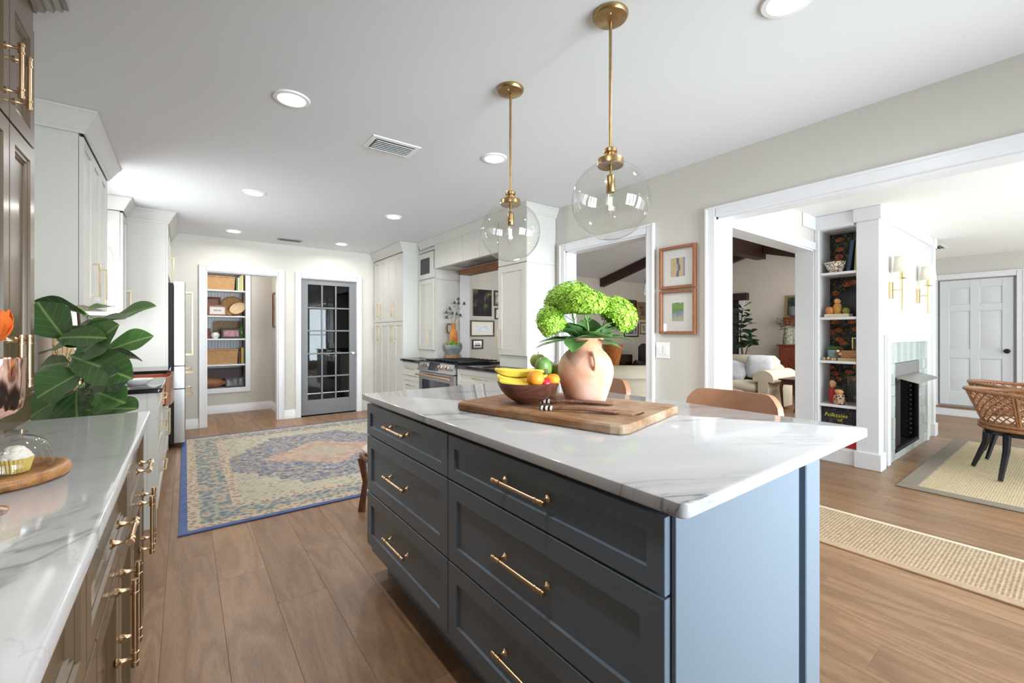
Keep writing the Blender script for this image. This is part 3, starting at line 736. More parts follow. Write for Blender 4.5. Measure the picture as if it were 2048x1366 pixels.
# fridge
fr = thing('fridge', 'stainless steel french-door fridge with champagne handles', 'fridge', (-.35, 6.32, 0))
FD = .0
obj('body', MB().box(-.73, 5.862, .05, -.105, 6.80, 1.765, .004), BLACK, fr, w=True)
def fdoor(y0, y1, z0, z1):
    rr = lambda k: [(-.098, y0, k), (-.03, y0, k), (-.008, y0+.008, k), (FD, y0+.03, k), (FD, y1-.03, k), (-.008, y1-.008, k), (-.03, y1, k), (-.098, y1, k)]
    return MB().loft([rr(z0), rr(z1)])
a = obj('door', fdoor(5.86, 6.328, .885, 1.78), STEEL, fr, w=True); b = obj('door', fdoor(6.332, 6.80, .885, 1.78), STEEL, fr, w=True)
c1 = obj('drawer', fdoor(5.86, 6.80, .64, .875), STEEL, fr, w=True); c2 = obj('drawer', fdoor(5.86, 6.80, .06, .63), STEEL, fr, w=True)
def fbar(pa, pb, o, axis):
    m = MB(); s = .011
    for (q) in (pa, pb): m.box(*(q[0], q[1]-s, q[2]-s), *(q[0]+o, q[1]+s, q[2]+s), .002)
    m.box(pa[0]+o-s, min(pa[1], pb[1])-s, min(pa[2], pb[2])-s, pa[0]+o+s, max(pa[1], pb[1])+s, max(pa[2], pb[2])+s, .003); return m
for par, y in ((a, 6.27), (b, 6.39)): obj('handle', fbar((FD-.002, y, .985), (FD-.002, y, 1.70), .065, 'z'), GOLD, par)
for par, z in ((c1, .80), (c2, .565)): obj('handle', fbar((FD-.002, 5.98, z), (FD-.002, 6.68, z), .062, 'y'), GOLD, par)

# ---- right-hand run: pantry, wall cabinets, hood, range
PF = 2.43; QF = 2.66; RC = .88
pa = thing('pantry_cabinet', 'tall greige pantry cabinet with eight panelled doors in the far right corner', 'cabinet', (2.75, 6.37, 0))
obj('carcass', MB().box(PF+.022, 5.795, .1, RX-.005, FARY-.004, 2.42), CAB, pa, w=True)
obj('side_panel', MB().box(PF+.03, 5.79, 0, RX-.005, 5.797, 2.42), CAB, pa, w=True)
obj('corner_stile', MB().box(PF+.004, 5.789, 0, PF+.035, 5.797, 2.42, .001), CAB, pa, w=True)
obj('toe_kick', MB().box(PF+.07, 5.8, 0, RX-.01, FARY-.01, .1), CAB, pa, w=True)
ed = [6.93, 6.66, 6.385, 6.09, 5.80]
for i in range(4):
    w_ = ed[i]-ed[i+1]-.004; hx = w_-.035 if i % 2 == 0 else .035
    front(pa, 'door', (PF, ed[i], 1.40), w_, .96, '-x', CAB, shaker(.05), .02, u_pull(.2), (hx, .18), True)
    front(pa, 'door', (PF, ed[i], .755 if False else .115), w_, 1.278, '-x', CAB, [(.05, 0), (.0515, .009)], .02, u_pull(.2), (hx, 1.10), True)
obj('crown_moulding', crown([(PF, FARY-.005), (PF, 5.79), (QF, 5.79)], 2.375, CZ-.002, .07, -1), CAB, pa, w=True)
gc = thing('wall_cabinet', 'narrow greige cabinet with a small glass door left of the range', 'cabinet', (2.85, 5.53, RC))
obj('carcass', MB().box(QF+.022, 5.285, RC+.002, RX-.005, 5.788, 1.97), CAB, gc, w=True)
obj('carcass', MB().box(QF+.022, 5.285, 1.97, RX-.005, 5.788, 1.99).box(QF+.022, 5.285, 2.36, RX-.005, 5.788, 2.42).box(QF+.022, 5.285, 1.99, RX-.005, 5.30, 2.36).box(QF+.022, 5.77, 1.99, RX-.005, 5.788, 2.36).box(RX-.02, 5.30, 1.99, RX-.005, 5.77, 2.36), CAB, gc, w=True)
front(gc, 'door', (QF, 5.785, 1.005), .48, .96, '-x', CAB, shaker(.06), .02, u_pull(.2), (.385, .165), True)
gd = obj('glass_door', MB().loft([[(QF+.0, 5.785, 1.985), (QF, 5.302, 1.985), (QF, 5.302, 2.34), (QF, 5.785, 2.34)], [(QF, 5.722, 2.048), (QF, 5.415, 2.048), (QF, 5.415, 2.268), (QF, 5.722, 2.268)], [(QF+.02, 5.722, 2.048), (QF+.02, 5.415, 2.048), (QF+.02, 5.415, 2.268), (QF+.02, 5.722, 2.268)], [(QF+.02, 5.785, 1.985), (QF+.02, 5.302, 1.985), (QF+.02, 5.302, 2.34), (QF+.02, 5.785, 2.34)]], loop=True), CAB, gc, w=True)
obj('pane', MB().box(QF+.008, 5.415, 2.048, QF+.011, 5.722, 2.268), PANE_DARK, gd)
hd = thing('range_hood', 'greige panelled range hood with steel filter insert', 'range hood', (2.85, 4.53, 2.09))
ph = [5.27, 4.90, 4.53, 4.16, 3.79]
for yb, y_ in zip(ph, ph[1:]): front(hd, 'hood_panel', (QF, yb, 2.092), yb-y_-.003, .32, '-x', CAB, [(.002, 0)], .018)
obj('hood_box', MB().box(QF+.02, 3.80, 2.12, RX-.005, 5.28, 2.42), CAB, hd, w=True)
obj('hood_rim', MB().box(QF+.02, 3.80, 2.092, QF+.06, 5.28, 2.12).box(RX-.04, 3.80, 2.092, RX-.005, 5.28, 2.12).box(QF+.06, 5.0, 2.092, RX-.04, 5.28, 2.12), CAB, hd, w=True)
for k in range(2): obj('filter', MB().box(QF+.065, 3.82+.585*k, 2.095, RX-.045, 4.39+.585*k, 2.118, .004), M_('filter_steel', (.22, .22, .22, 1), .3, 1), hd, w=True)
sp = gc
obj('lining_board', MB().box(QF+.03, 5.268, RC+.002, RX-.004, 5.284, 1.95), CAB, sp, w=True)
obj('lining_board', MB().box(QF+.03, 5.266, 1.956, RX-.004, 5.284, 2.09), CAB, sp, w=True)
bc = thing('wall_cabinet', 'greige shaker cabinet on the worktop right of the range', 'cabinet', (2.85, 3.55, RC))
obj('carcass', MB().box(QF+.017, 3.31, RC+.002, RX-.005, 3.785, 2.42), CAB, bc, w=True)
obj('side_panel', MB().box(QF, 3.302, 1.926, RX-.004, 3.31, 2.42).box(QF, 3.302, .997, RX-.004, 3.31, 1.920).box(QF+.005, 3.304, RC+.002, RX-.004, 3.31, .993), CAB, bc, w=True)
front(bc, 'door', (QF-.005, 3.785, 1.005), .475, .92, '-x', CAB, shaker(.065), .02, u_pull(.2), (.03, .165), True)
front(bc, 'fascia', (QF-.003, 3.785, 1.935), .475, .47, '-x', CAB, [(.002, 0)], .018)
rc = hd
obj('crown_moulding', crown([(QF, 5.72), (QF, 3.302), (RX, 3.302)], 2.405, CZ-.002, .05, -1), CAB, rc, w=True)
# base drawers and worktops
def drawer_unit(label, ya, yb, handles):
    t = thing('base_cabinet', label, 'cabinet', (2.72, (ya+yb)/2, 0))
    obj('carcass', MB().box(2.44, ya, .1, RX-.005, yb, RC-.03), CAB, t, w=True); obj('toe_kick', MB().box(2.5, ya, 0, RX-.01, yb, .1), CAB, t, w=True)
    for z0, z1 in ((.66, .838), (.40, .654), (.115, .394)): front(t, 'drawer', (2.418, yb-.003, z0), yb-ya-.006, z1-z0, '-x', CAB, shaker(.055), .02, u_pull(.2), ((yb-ya)/2, (z1-z0)*.55))
drawer_unit('greige drawer base cabinet between pantry and range', 5.175, 5.787, 1)
drawer_unit('greige drawer base cabinet right of the range', 3.31, 4.24, 1)
single('range_worktop', slab(2.388, 5.17, RX-.002, 5.787, RC-.03, RC, .006), BLACKST, 'short black stone worktop between pantry and range', 'worktop')
single('range_worktop', slab(2.388, 3.305, RX-.002, 4.248, RC-.03, RC, .006), BLACKST, 'black stone worktop right of the range', 'worktop')
# range
rg = thing('kitchen_range', 'stainless range with copper knobs and brushed bronze towel bar', 'range', (2.7, 4.71, 0))
RB = M_('bronze_handle', (.66, .47, .33, 1), .3, 1); OVGL = M_('oven_glass', srgb(40, 42, 52), .06, spec=.8)
obj('body', MB().box(2.43, 4.255, .1, RX-.01, 5.165, .86), BLACK, rg, w=True)
obj('cooktop', MB().box(2.40, 4.255, .86, RX-.01, 5.165, .888, .004), BLACKST, rg, w=True)
obj('control_panel', MB().loft([[(2.36, y, .765), (2.43, y, .765), (2.43, y, .888), (2.405, y, .888)] for y in (4.257, 5.163)]), STEEL, rg, w=True)
obj('display', MB().loft([[(2.3595, y, .785), (2.372, y, .785), (2.405, y, .875), (2.3925, y, .875)] for y in (4.62, 4.86)]), OVGL, rg, w=True)
nd = Vector((-.123, 0, .045)).normalized()
for i, y in enumerate((4.32, 4.40, 4.48, 4.56, 4.92, 5.0, 5.08)):
    o = obj('knob', MB().lathe([(.0, 0), (.026, 0), (.026, .006), (.02, .008), (.019, .034), (.015, .038), (0, .038)], 14), RB if i % 2 else CHROME, rg, (2.381-2.7, y-4.71, .828)); o.rotation_euler = nd.to_track_quat('Z', 'Y').to_euler()
od = obj('oven_door', MB().box(2.385, 4.26, .2, 2.432, 5.16, .755, .005), STEEL, rg, w=True)
obj('oven_window', MB().box(2.381, 4.36, .3, 2.386, 5.06, .66, .001), OVGL, od)
m = MB().cyl((2.33, 4.28, .715), (2.33, 5.14, .715), .013, 12); m.cyl((2.33, 4.33, .715), (2.39, 4.33, .715), .009, 10).cyl((2.33, 5.09, .715), (2.39, 5.09, .715), .009, 10)
obj('oven_handle', m, RB, od)
obj('lower_drawer', MB().box(2.39, 4.26, .1, 2.432, 5.16, .192, .004), STEEL, rg, w=True)
IRON = M_('cast_iron', srgb(30, 30, 31), .5)
for k in range(2):
    y0 = 4.285+.29*k; g = MB()
    for xx in (2.52, 2.72, 2.92): g.box(xx-.006, y0, .893, xx+.006, y0+.27, .912, .002)
    for yy in (y0, y0+.09, y0+.18, y0+.27): g.box(2.45, yy-.006, .893, 2.99, yy+.006, .912, .002)
    obj('burner_grate', g, IRON, rg, w=True)
obj('griddle', MB().box(2.46, 4.88, .888, 2.98, 5.12, .905, .006), IRON, rg, w=True)
struct('trim_13', MB().box(RX-.001, 3.80, .86, RX2+.02, 5.245, RC+.005), BLACKST, label='black stone sill of the pass-through behind the range')
struct('trim_14', MB().box(RX-.02, 3.80, 2.035, RX2+.03, 5.245, 2.088, .003), FRAMEWOOD, label='warm wooden lintel board above the pass-through behind the range')
# ================================================================== CEILING FIXTURES
LENS = emis('lamp_lens', (1, .985, .955, 1), 7)
RING = M_('lamp_ring', srgb(238, 238, 238), .4)
spots = [(.46, 2.60, 'recessed ceiling light nearest on the left, over the kitchen aisle'), (1.79, 2.60, 'recessed ceiling light beside the smaller pendant'),
         (.495, 4.54, 'middle recessed ceiling light on the left, over the rug'), (1.815, 4.57, 'middle recessed ceiling light on the right, near the range hood'),
         (.48, 6.40, 'recessed ceiling light above the nook doorway'), (1.776, 6.41, 'recessed ceiling light above the grey glazed door'),
         (1.835, .697, 'recessed ceiling light cut by the top edge of the view'), (.46, .697, 'recessed ceiling light above the near end of the kitchen aisle')]
ring_me = MB().lathe([(.066, -.004), (.07, -.010), (.088, -.008), (.092, 0), (.066, 0)], 40, cap0=False, cap1=False).mesh('ring', RING)
lens_me = MB().lathe([(.0, -.003), (.0665, -.003), (.0665, 0), (0, 0)], 40).mesh('lens', LENS)
for x, y, lb in spots:
    t = thing('recessed_light', lb, 'ceiling light', (x, y, CZ), group='recessed ceiling lights')
    obj('ring', ring_me, RING, t); obj('lens', lens_me, LENS, t)
    l = area('recessed_lamp', (x, y, CZ-.014), (0, 0, 0), .12, .12, SPOTW, (1, .97, .93), 'DISK', 165)
def vent(label, x0, y0, x1, y1, mat, z=CZ, n=6):
    t = thing('air_vent', label, 'air vent', ((x0+x1)/2, (y0+y1)/2, z)); f = .03
    m = MB(); zz = z
    m.loft([[(x0, y0, zz), (x1, y0, zz), (x1, y1, zz), (x0, y1, zz)], [(x0+.003, y0+.003, zz-.006), (x1-.003, y0+.003, zz-.006), (x1-.003, y1-.003, zz-.006), (x0+.003, y1-.003, zz-.006)],
            [(x0+f, y0+f, zz-.008), (x1-f, y0+f, zz-.008), (x1-f, y1-f, zz-.008), (x0+f, y1-f, zz-.008)], [(x0+f, y0+f, zz), (x1-f, y0+f, zz), (x1-f, y1-f, zz), (x0+f, y1-f, zz)]], True, False, False)
    obj('vent_frame', m, mat, t, w=True)
    obj('vent_back', MB().box(x0+f, y0+f, zz-.001, x1-f, y1-f, zz), DARK, t, w=True)
    for k in range(n):
        yy = y0+f+(y1-y0-2*f)*(k+.5)/n; q = MB().box(-(x1-x0)/2+f+.004, -.010, -.0012, (x1-x0)/2-f-.004, .010, .0012)
        obj('louver', q, mat, t, (0, yy-(y0+y1)/2, -.012), (R(38), 0, 0))
vent('white slatted air vent in the kitchen ceiling', .96, 2.752, 1.29, 2.97, RING)
vent('narrow dark air vent at the far end of the ceiling', .985, 6.49, 1.29, 6.62, M_('vent_grey', srgb(150, 150, 150), .5), n=3)
vent('white air vent in the dining room ceiling beside the chimney', 7.75, 1.15, 8.15, 1.45, RING, DZ)

# ---- pendants
FIL = emis('filament', (1, .85, .55, 1), 6)
def pendant(label, x, y):
    t = thing('pendant_lamp', label, 'pendant lamp', (x, y, CZ), group='globe pendants over the island')
    c = obj('canopy', MB().lathe([(.0, 0), (.066, 0), (.0695, -.004), (.0695, -.01), (.064, -.02), (.03, -.03), (.012, -.034), (.0, -.034)], 36), ABRASS, t)
    for a in (40, 220): obj('screw', MB().ball((.045*cos(R(a)), .045*sin(R(a)), -.03), .0042, 8, 6), GOLD, c)
    obj('rod', MB().cyl((0, 0, -.03), (0, 0, -.545), .0062, 12), ABRASS, t)
    obj('collar', MB().lathe([(0, -.535), (.02, -.535), (.026, -.54), (.026, -.552), (.019, -.556), (.019, -.562), (.03, -.568), (.03, -.574), (.05, -.578), (.052, -.582), (.052, -.603), (.049, -.607), (0, -.607)], 32), ABRASS, t)
    s = obj('socket', MB().lathe([(0, -.60), (.0055, -.60), (.0055, -.64), (.014, -.643), (.0175, -.65), (.0185, -.705), (.0165, -.71), (0, -.71)], 20), ABRASS, t)
    b = obj('bulb', MB().lathe([(.012, -.708), (.013, -.72), (.02, -.742), (.0235, -.765), (.02, -.79), (.009, -.803), (.0005, -.806)], 20, cap0=False, cap1=False), GLOBE, t)
    for k in range(4):
        a = R(45+90*k); obj('filament', MB().cyl((.006*cos(a), .006*sin(a), -.73), (.006*cos(a), .006*sin(a), -.78), .0012, 5), FIL, b)
    Rg = .1535; zc = -.744; a0 = math.asin(.047/Rg)
    obj('globe', MB().lathe([(Rg*sin(a0+(pi-a0)*k/34), zc+Rg*cos(a0+(pi-a0)*k/34)) for k in range(34)]+[(.0005, zc-Rg)], 56, cap0=False, cap1=False), GLOBE, t)
    return t
pendant('nearer and larger-looking clear glass globe pendant on a brass rod', 1.352, 1.15)
pendant('farther clear glass globe pendant on a brass rod', 1.349, 1.812)

# ================================================================== RUGS AND STOOLS
def rug_mat():
    t = NT('oriental_rug'); tc = t.n('ShaderNodeTexCoord'); se = t.n('ShaderNodeSeparateXYZ')
    # a slight wobble of the weave
    nw = t.n('ShaderNodeTexNoise'); nw.inputs['Scale'].default_value = 14; nw.inputs['Detail'].default_value = 4; t.lk(tc.outputs['Object'], nw.inputs['Vector'])
    v1 = t.n('ShaderNodeVectorMath', operation='SUBTRACT'); v1.inputs[1].default_value = (.5, .5, .5); t.lk(nw.outputs['Color'], v1.inputs[0])
    v2 = t.n('ShaderNodeVectorMath', operation='SCALE'); v2.inputs[3].default_value = .035; t.lk(v1.outputs[0], v2.inputs[0])
    v3 = t.n('ShaderNodeVectorMath', operation='ADD'); t.lk(tc.outputs['Object'], v3.inputs[0]); t.lk(v2.outputs[0], v3.inputs[1])
    t.lk(tc.outputs['Object'], se.inputs[0]); sw = t.n('ShaderNodeSeparateXYZ'); t.lk(v3.outputs[0], sw.inputs[0])
    ab = lambda o: t.math('ABSOLUTE', o)
    X, Y = ab(se.outputs[0]), ab(se.outputs[1]); XW, YW = ab(sw.outputs[0]), ab(sw.outputs[1])
    e = t.math('MINIMUM', t.math('SUBTRACT', 1.2, X), t.math('SUBTRACT', 1.49, Y))      # distance from the rug's edge
    streak = t.noise(t.coord(scale=(5, 38, 1)), 3.0, 5, .65)
    motif = t.n('ShaderNodeTexVoronoi', feature='F1', voronoi_dimensions='2D'); motif.inputs['Scale'].default_value = 8.5; t.lk(v3.outputs[0], motif.inputs['Vector'])
    fine = t.n('ShaderNodeTexVoronoi', feature='F1', voronoi_dimensions='2D'); fine.inputs['Scale'].default_value = 24; t.lk(v3.outputs[0], fine.inputs['Vector'])
    blot = t.noise(t.coord(scale=(1, 1, 1)), 7, 4, .6)
    cream, blue, grey, rose, slate, sage = srgb(196, 188, 168), srgb(84, 104, 150), srgb(134, 142, 150), srgb(198, 152, 128), srgb(98, 104, 128), srgb(150, 158, 142)
    mask = lambda fac, p, w=.01: t.ramp(fac, [(max(0, p-w), (0, 0, 0, 1)), (min(1, p+w), (1, 1, 1, 1))])
    # field
    c = t.mix(mask(streak, .54, .10), cream, srgb(158, 156, 142))
    c = t.mix(t.math('MULTIPLY', mask(blot, .56, .06), .6), c, srgb(176, 172, 158))
    c = t.mix(t.math('MULTIPLY', mask(motif.outputs['Distance'], .22, .05), .0), c, rose)
    dots = t.math('MULTIPLY', t.ramp(fine.outputs['Distance'], [(.2, (1, 1, 1, 1)), (.42, (0, 0, 0, 1))]), t.ramp(t.noise(v3.outputs[0], 11, 2), [(.48, (0, 0, 0, 1)), (.56, (1, 1, 1, 1))]))
    c = t.mix(t.math('MULTIPLY', dots, .7), c, t.ramp(t.noise(v3.outputs[0], 7, 0), [(.38, srgb(126, 134, 122)), (.47, srgb(160, 124, 100)), (.56, srgb(120, 128, 140))], 'CONSTANT'))
    # stepped medallion
    st = lambda o, k: t.math('DIVIDE', t.math('FLOOR', t.math('MULTIPLY', o, k)), k)
    dm = t.math('ADD', t.math('DIVIDE', st(XW, 15), .98), t.math('DIVIDE', st(YW, 15), 1.4))
    dm = t.math('MAXIMUM', dm, t.math('DIVIDE', YW, .98))
    inm = t.math('LESS_THAN', dm, .96)
    mc = t.ramp(t.math('ADD', t.math('MULTIPLY', streak, .8), t.math('MULTIPLY', fine.outputs['Distance'], .28)), [(.36, srgb(92, 92, 106)), (.48, srgb(114, 117, 134)), (.58, srgb(150, 150, 154)), (.66, srgb(190, 182, 164))])
    mc = t.mix(t.math('MULTIPLY', t.ramp(motif.outputs['Distance'], [(.12, (1, 1, 1, 1)), (.24, (0, 0, 0, 1))]), .55), mc, srgb(178, 160, 138))
    mc = t.mix(t.math('MULTIPLY', dots, .6), mc, srgb(196, 182, 156))
    c = t.mix(inm, c, mc)
    di = t.math('ADD', t.math('DIVIDE', st(XW, 20), .52), t.math('DIVIDE', st(YW, 20), .46))
    rc_ = t.ramp(t.math('ADD', t.math('MULTIPLY', streak, .6), t.math('MULTIPLY', blot, .4)), [(.40, srgb(150, 132, 128)), (.5, srgb(186, 156, 140)), (.58, srgb(192, 178, 158)), (.64, srgb(150, 152, 154))])
    c = t.mix(t.math('LESS_THAN', di, 1.0), c, rc_)
    dk = t.math('ADD', t.math('DIVIDE', st(XW, 24), .28), t.math('DIVIDE', st(YW, 24), .25))
    c = t.mix(t.math('LESS_THAN', dk, .9), c, t.ramp(streak, [(.4, srgb(150, 146, 142)), (.6, srgb(196, 178, 150))]))
    # borders
    bc_ = t.ramp(t.math('ADD', t.math('MULTIPLY', streak, .75), t.math('MULTIPLY', fine.outputs['Distance'], .3)), [(.34, srgb(96, 104, 120)), (.48, srgb(132, 140, 142)), (.6, srgb(178, 174, 158))])
    bc_ = t.mix(t.math('MULTIPLY', t.ramp(motif.outputs['Distance'], [(.18, (1, 1, 1, 1)), (.34, (0, 0, 0, 1))]), .7), bc_, srgb(198, 184, 160))
    bc_ = t.mix(t.math('MULTIPLY', t.ramp(motif.outputs['Distance'], [(.09, (1, 1, 1, 1)), (.17, (0, 0, 0, 1))]), .6), bc_, srgb(176, 120, 104))
    strp = t.mix(t.ramp(fine.outputs['Distance'], [(.2, (1, 1, 1, 1)), (.4, (0, 0, 0, 1))]), srgb(192, 180, 160), srgb(156, 134, 118))
    gt = lambda p: t.math('LESS_THAN', e, p)
    c = t.mix(gt(.37), c, strp); c = t.mix(gt(.305), c, bc_); c = t.mix(gt(.115), c, strp); c = t.mix(gt(.045), c, t.ramp(streak, [(.35, srgb(74, 90, 138)), (.65, srgb(116, 132, 168))]))
    t.set(col=c, rough=.95, spec=.1); wv = t.noise(t.coord(scale=(1, 1, 1)), 160, 2); t.bump(wv, .3, .002); return t.m
RUG = rug_mat()
rg_ = thing('area_rug', 'faded blue and cream oriental rug with central medallion on the kitchen floor', 'rug', (1.165, 4.795, 0))
obj('pile', MB().box(-1.2, -1.49, .001, 1.2, 1.49, .008, .002), RUG, rg_)
e_ = MB()
BIND = M_('rug_binding', srgb(74, 92, 140), .9)
for a in ((-1.204, -1.494, 1.204, -1.486), (-1.204, 1.486, 1.204, 1.494)): e_.box(a[0], a[1], .001, a[2], a[3], .0095, .002)
obj('edge_binding', e_, BIND, rg_)
def weave(name, a, b, k, sc=(1, 1)):
    t = NT(name); tc = t.n('ShaderNodeTexCoord'); se = t.n('ShaderNodeSeparateXYZ'); t.lk(tc.outputs['Object'], se.inputs[0])
    sx = t.math('SINE', t.math('MULTIPLY', se.outputs[0], k*sc[0])); sy = t.math('SINE', t.math('MULTIPLY', se.outputs[1], k*sc[1]))
    n1 = t.noise(t.coord(scale=(1, 1, 1)), 70, 4, .7); n0 = t.noise(t.coord(), 3, 2)
    h = t.math('ADD', t.math('MULTIPLY', t.math('ADD', sx, sy), .14), t.math('ADD', t.math('MULTIPLY', n1, .9), t.math('MULTIPLY', n0, .12)))
    t.set(col=t.ramp(h, [(.28, a), (.78, b)]), rough=.9, spec=.1); t.bump(h, .5, .003); return t.m
SISAL = weave('sisal', srgb(170, 150, 116), srgb(212, 196, 164), 420, (.35, 1.0))
SISAL2 = weave('sisal_runner', srgb(138, 112, 86), srgb(206, 186, 158), 520, (1, .7))
TAPE = M_('linen_binding', srgb(178, 150, 122), .9, var=.06, vs=40); TAPE2 = M_('cream_binding', srgb(222, 206, 182), .9); TAPE3 = M_('grey_binding', srgb(136, 126, 112), .9)
rn = thing('runner_rug', 'sisal runner with fabric binding in the wide opening', 'rug', (3.29, .55, 0))
obj('weave', MB().box(3.045, -.9, .001, 3.575, 1.45, .009, .002), SISAL2, rn, w=True)
obj('binding', MB().box(2.985, -.95, .001, 3.045, 1.5, .0105, .002), TAPE, rn, w=True); obj('binding', MB().box(3.575, -.95, .001, 3.605, 1.5, .0105, .002), TAPE2, rn, w=True)
obj('binding', MB().box(3.045, 1.45, .001, 3.575, 1.5, .0105, .002), TAPE, rn, w=True)
dr = thing('sisal_rug', 'large straw-coloured sisal rug under the rattan chairs', 'rug', (5.9, -.2, 0))
obj('weave', MB().box(4.68, -1.5, .001, 7.1, .84, .009, .002), SISAL, dr, w=True)
for a in ((4.57, -1.6, 4.68, .95), (4.68, .84, 7.1, .95), (7.1, -1.6, 7.25, .95)): obj('binding', MB().box(a[0], a[1], .001, a[2], a[3], .0115, .003), TAPE3, dr, w=True)

LEATHER = M_('tan_leather', srgb(160, 116, 88), .42, var=.08, vs=14, bump=.06, bs=120)
def bar_stool(label, x, y):
    t = thing('bar_stool', label, 'bar stool', (x, y, 0), group='leather stools at the island')
    def back(u, v):
        a = (u-.5)*2; yy = .225*a*(1-.06*v**4); edge = 1-max(0, abs(a)-.75)/.25*.0
        xx = .19-.055*a*a+.03*v
        z = .62+.335*v-(.05*max(0, abs(a)-.72)**2/.0784 if v > .5 else 0)*((v-.5)*2)
        return (xx, yy, z)
    obj('backrest', MB().sheet(back, 22, 8, -.03), LEATHER, t, smooth=60)
    m = MB(); pts = [(.17, -.2), (.2, 0), (.17, .2), (-.15, .22), (-.19, .18), (-.2, 0), (-.19, -.18), (-.15, -.22)]
    m.prism(pts, .59, .66, b=.015); obj('seat', m, LEATHER, t, smooth=50)
    for sx, sy in ((1, 1), (1, -1), (-1, 1), (-1, -1)): obj('leg', MB().cyl((.14*sx, .17*sy, .6), (.19*sx, .2*sy, 0), .011, 8), DKMETAL, t)
    obj('footrest', MB().tube([(.175, .19, .22), (.175, -.19, .22), (-.175, -.19, .22), (-.175, .19, .22)], .008, 8, closed=True), DKMETAL, t)
bar_stool('tan leather bar stool nearer the dining room at the island', 1.885, 1.03)
bar_stool('tan leather bar stool half hidden behind the terracotta vase', 1.885, 1.84)
os_ = thing('ottoman_stool', 'low wooden stool with crossed legs and cream cushion beyond the island', 'stool', (1.235, 2.86, 0))
CREAM = M_('cream_fabric', srgb(226, 214, 196), .9, bump=.1, bs=200)
obj('cushion', MB().box(-.26, -.19, .395, .26, .19, .455, .025), CREAM, os_)
obj('seat_frame', MB().box(-.27, -.2, .365, .27, .2, .397, .006), STOOLWOOD, os_)
for sy in (-1, 1):
    for sx in (-1, 1):
        path = [(sx*.255, sy*.175, .37), (sx*.2, sy*.175, .26), (sx*.02, sy*.175, .175), (-sx*.2, sy*.175, .09), (-sx*.245, sy*.175, 0)]
        path = [(sx*.26, sy*.175, .37), (sx*.235, sy*.175, .2), (sx*.26, sy*.175, 0)]
        obj('leg', MB().tube(path, [.028, .018, .026], 4), STOOLWOOD, os_)
    obj('stretcher', MB().box(-.24, sy*.175-.012, .18, .24, sy*.175+.012, .21, .003), STOOLWOOD, os_)

# ================================================================== ON THE ISLAND
ZT = .916
# worn cutting board
A = Vector((.882, 1.573)); B = Vector((1.063, .859)); ax = (B-A).normalized(); ay = Vector((-ax.y, ax.x)); 
ang = math.atan2(ay.y, ay.x)        # local x across, local y along towards the far end
L_, W_ = .745, .515
def rrect(w, l, r, n=6):
    pts = []
    for cx, cy, a0 in ((w/2-r, l/2-r, 0), (-w/2+r, l/2-r, 90), (-w/2+r, -l/2+r, 180), (w/2-r, -l/2+r, 270)):
        for k in range(n+1): a = R(a0+90*k/n); pts.append((cx+r*cos(a), cy+r*sin(a)))
    return pts
cb = thing('cutting_board', 'large worn wooden cutting board with hand hole on the island', 'cutting board', (A.x+ax.x*L_/2+ay.x*W_/2, A.y+ax.y*L_/2+ay.y*W_/2, ZT), ang)
bm_ = bmesh.new()
rw = random.Random(5)
outer = [(x+rw.uniform(-.002, .002), y+rw.uniform(-.002, .002)) for x, y in rrect(W_, L_, .045, 8)]
hole = [(.0+.045*cos(a)*1.0-.03, -L_/2+.052+.014*sin(a)) for a in [2*pi*k/20 for k in range(20)]]
def ringv(pts, z): return [bm_.verts.new((x, y, z)) for x, y in pts]
sh = lambda pts, k: [(x*(1-k/abs(W_/2)), y*(1-k/(L_/2))) for x, y in pts]
r0, r1, r2, r3 = ringv(sh(outer, .004), 0), ringv(outer, .005), ringv(outer, .025), ringv(sh(outer, .005), .031)
h0_, h1_ = ringv(hole, 0), ringv(hole, .031)
for ra, rb in ((r0, r1), (r1, r2), (r2, r3), (h1_, h0_)):
    n = len(ra)
    for i in range(n): bm_.faces.new((ra[i], ra[(i+1) % n], rb[(i+1) % n], rb[i]))
for ra, rh in ((r3, h1_), (r0, h0_)):
    es = []
    for rr_ in (ra, rh):
        n = len(rr_)
        for i in range(n):
            e = bm_.edges.get((rr_[i], rr_[(i+1) % n])) or bm_.edges.new((rr_[i], rr_[(i+1) % n])); es.append(e)
    bmesh.ops.triangle_fill(bm_, use_beauty=True, edges=es)
bmesh.ops.recalc_face_normals(bm_, faces=bm_.faces[:])
me = bpy.data.meshes.new('board'); bm_.to_mesh(me); bm_.free(); me.materials.append(BOARD)
obj('board', me, BOARD, cb)
ZB = ZT+.0315
# fruit bowl
BOWLW = wood('bowl_wood', srgb(62, 34, 28), srgb(112, 68, 54), (2, 2, 6), .38, 6, .04)
bx_, by_ = 1.112, 1.372
prof = [(.0, 0), (.045, 0), (.05, .004), (.085, .026), (.11, .052), (.124, .078), (.1265, .087), (.1225, .087), (.117, .074), (.102, .05), (.078, .03), (.045, .014), (.0, .011)]
single('fruit_bowl', MB().lathe(prof, 48, (bx_, by_, ZB)), BOWLW, 'round dark walnut fruit bowl on the cutting board', 'bowl')
BAN = M_('banana_skin', srgb(236, 208, 78), .45, var=.07, vs=25); BTIP = M_('banana_tip', srgb(120, 96, 50), .7)
bn = thing('banana_bunch', 'bunch of three yellow bananas lying in the fruit bowl', 'bananas', (bx_, by_, ZB+.07))
vl = Vector((-.8, .6)); vf = Vector((-.6, -.8))   # image-left and towards-viewer directions on the table
def bpt(a, b, z): p = Vector((bx_, by_))+vl*a+vf*b; return (p.x-bx_, p.y-by_, z-(ZB+.07))
def curve(p0, p1, p2, n=12): return [tuple((1-t)**2*Vector(p0)[k]+2*t*(1-t)*Vector(p1)[k]+t*t*Vector(p2)[k] for k in range(3)) for t in [i/n for i in range(n+1)]]
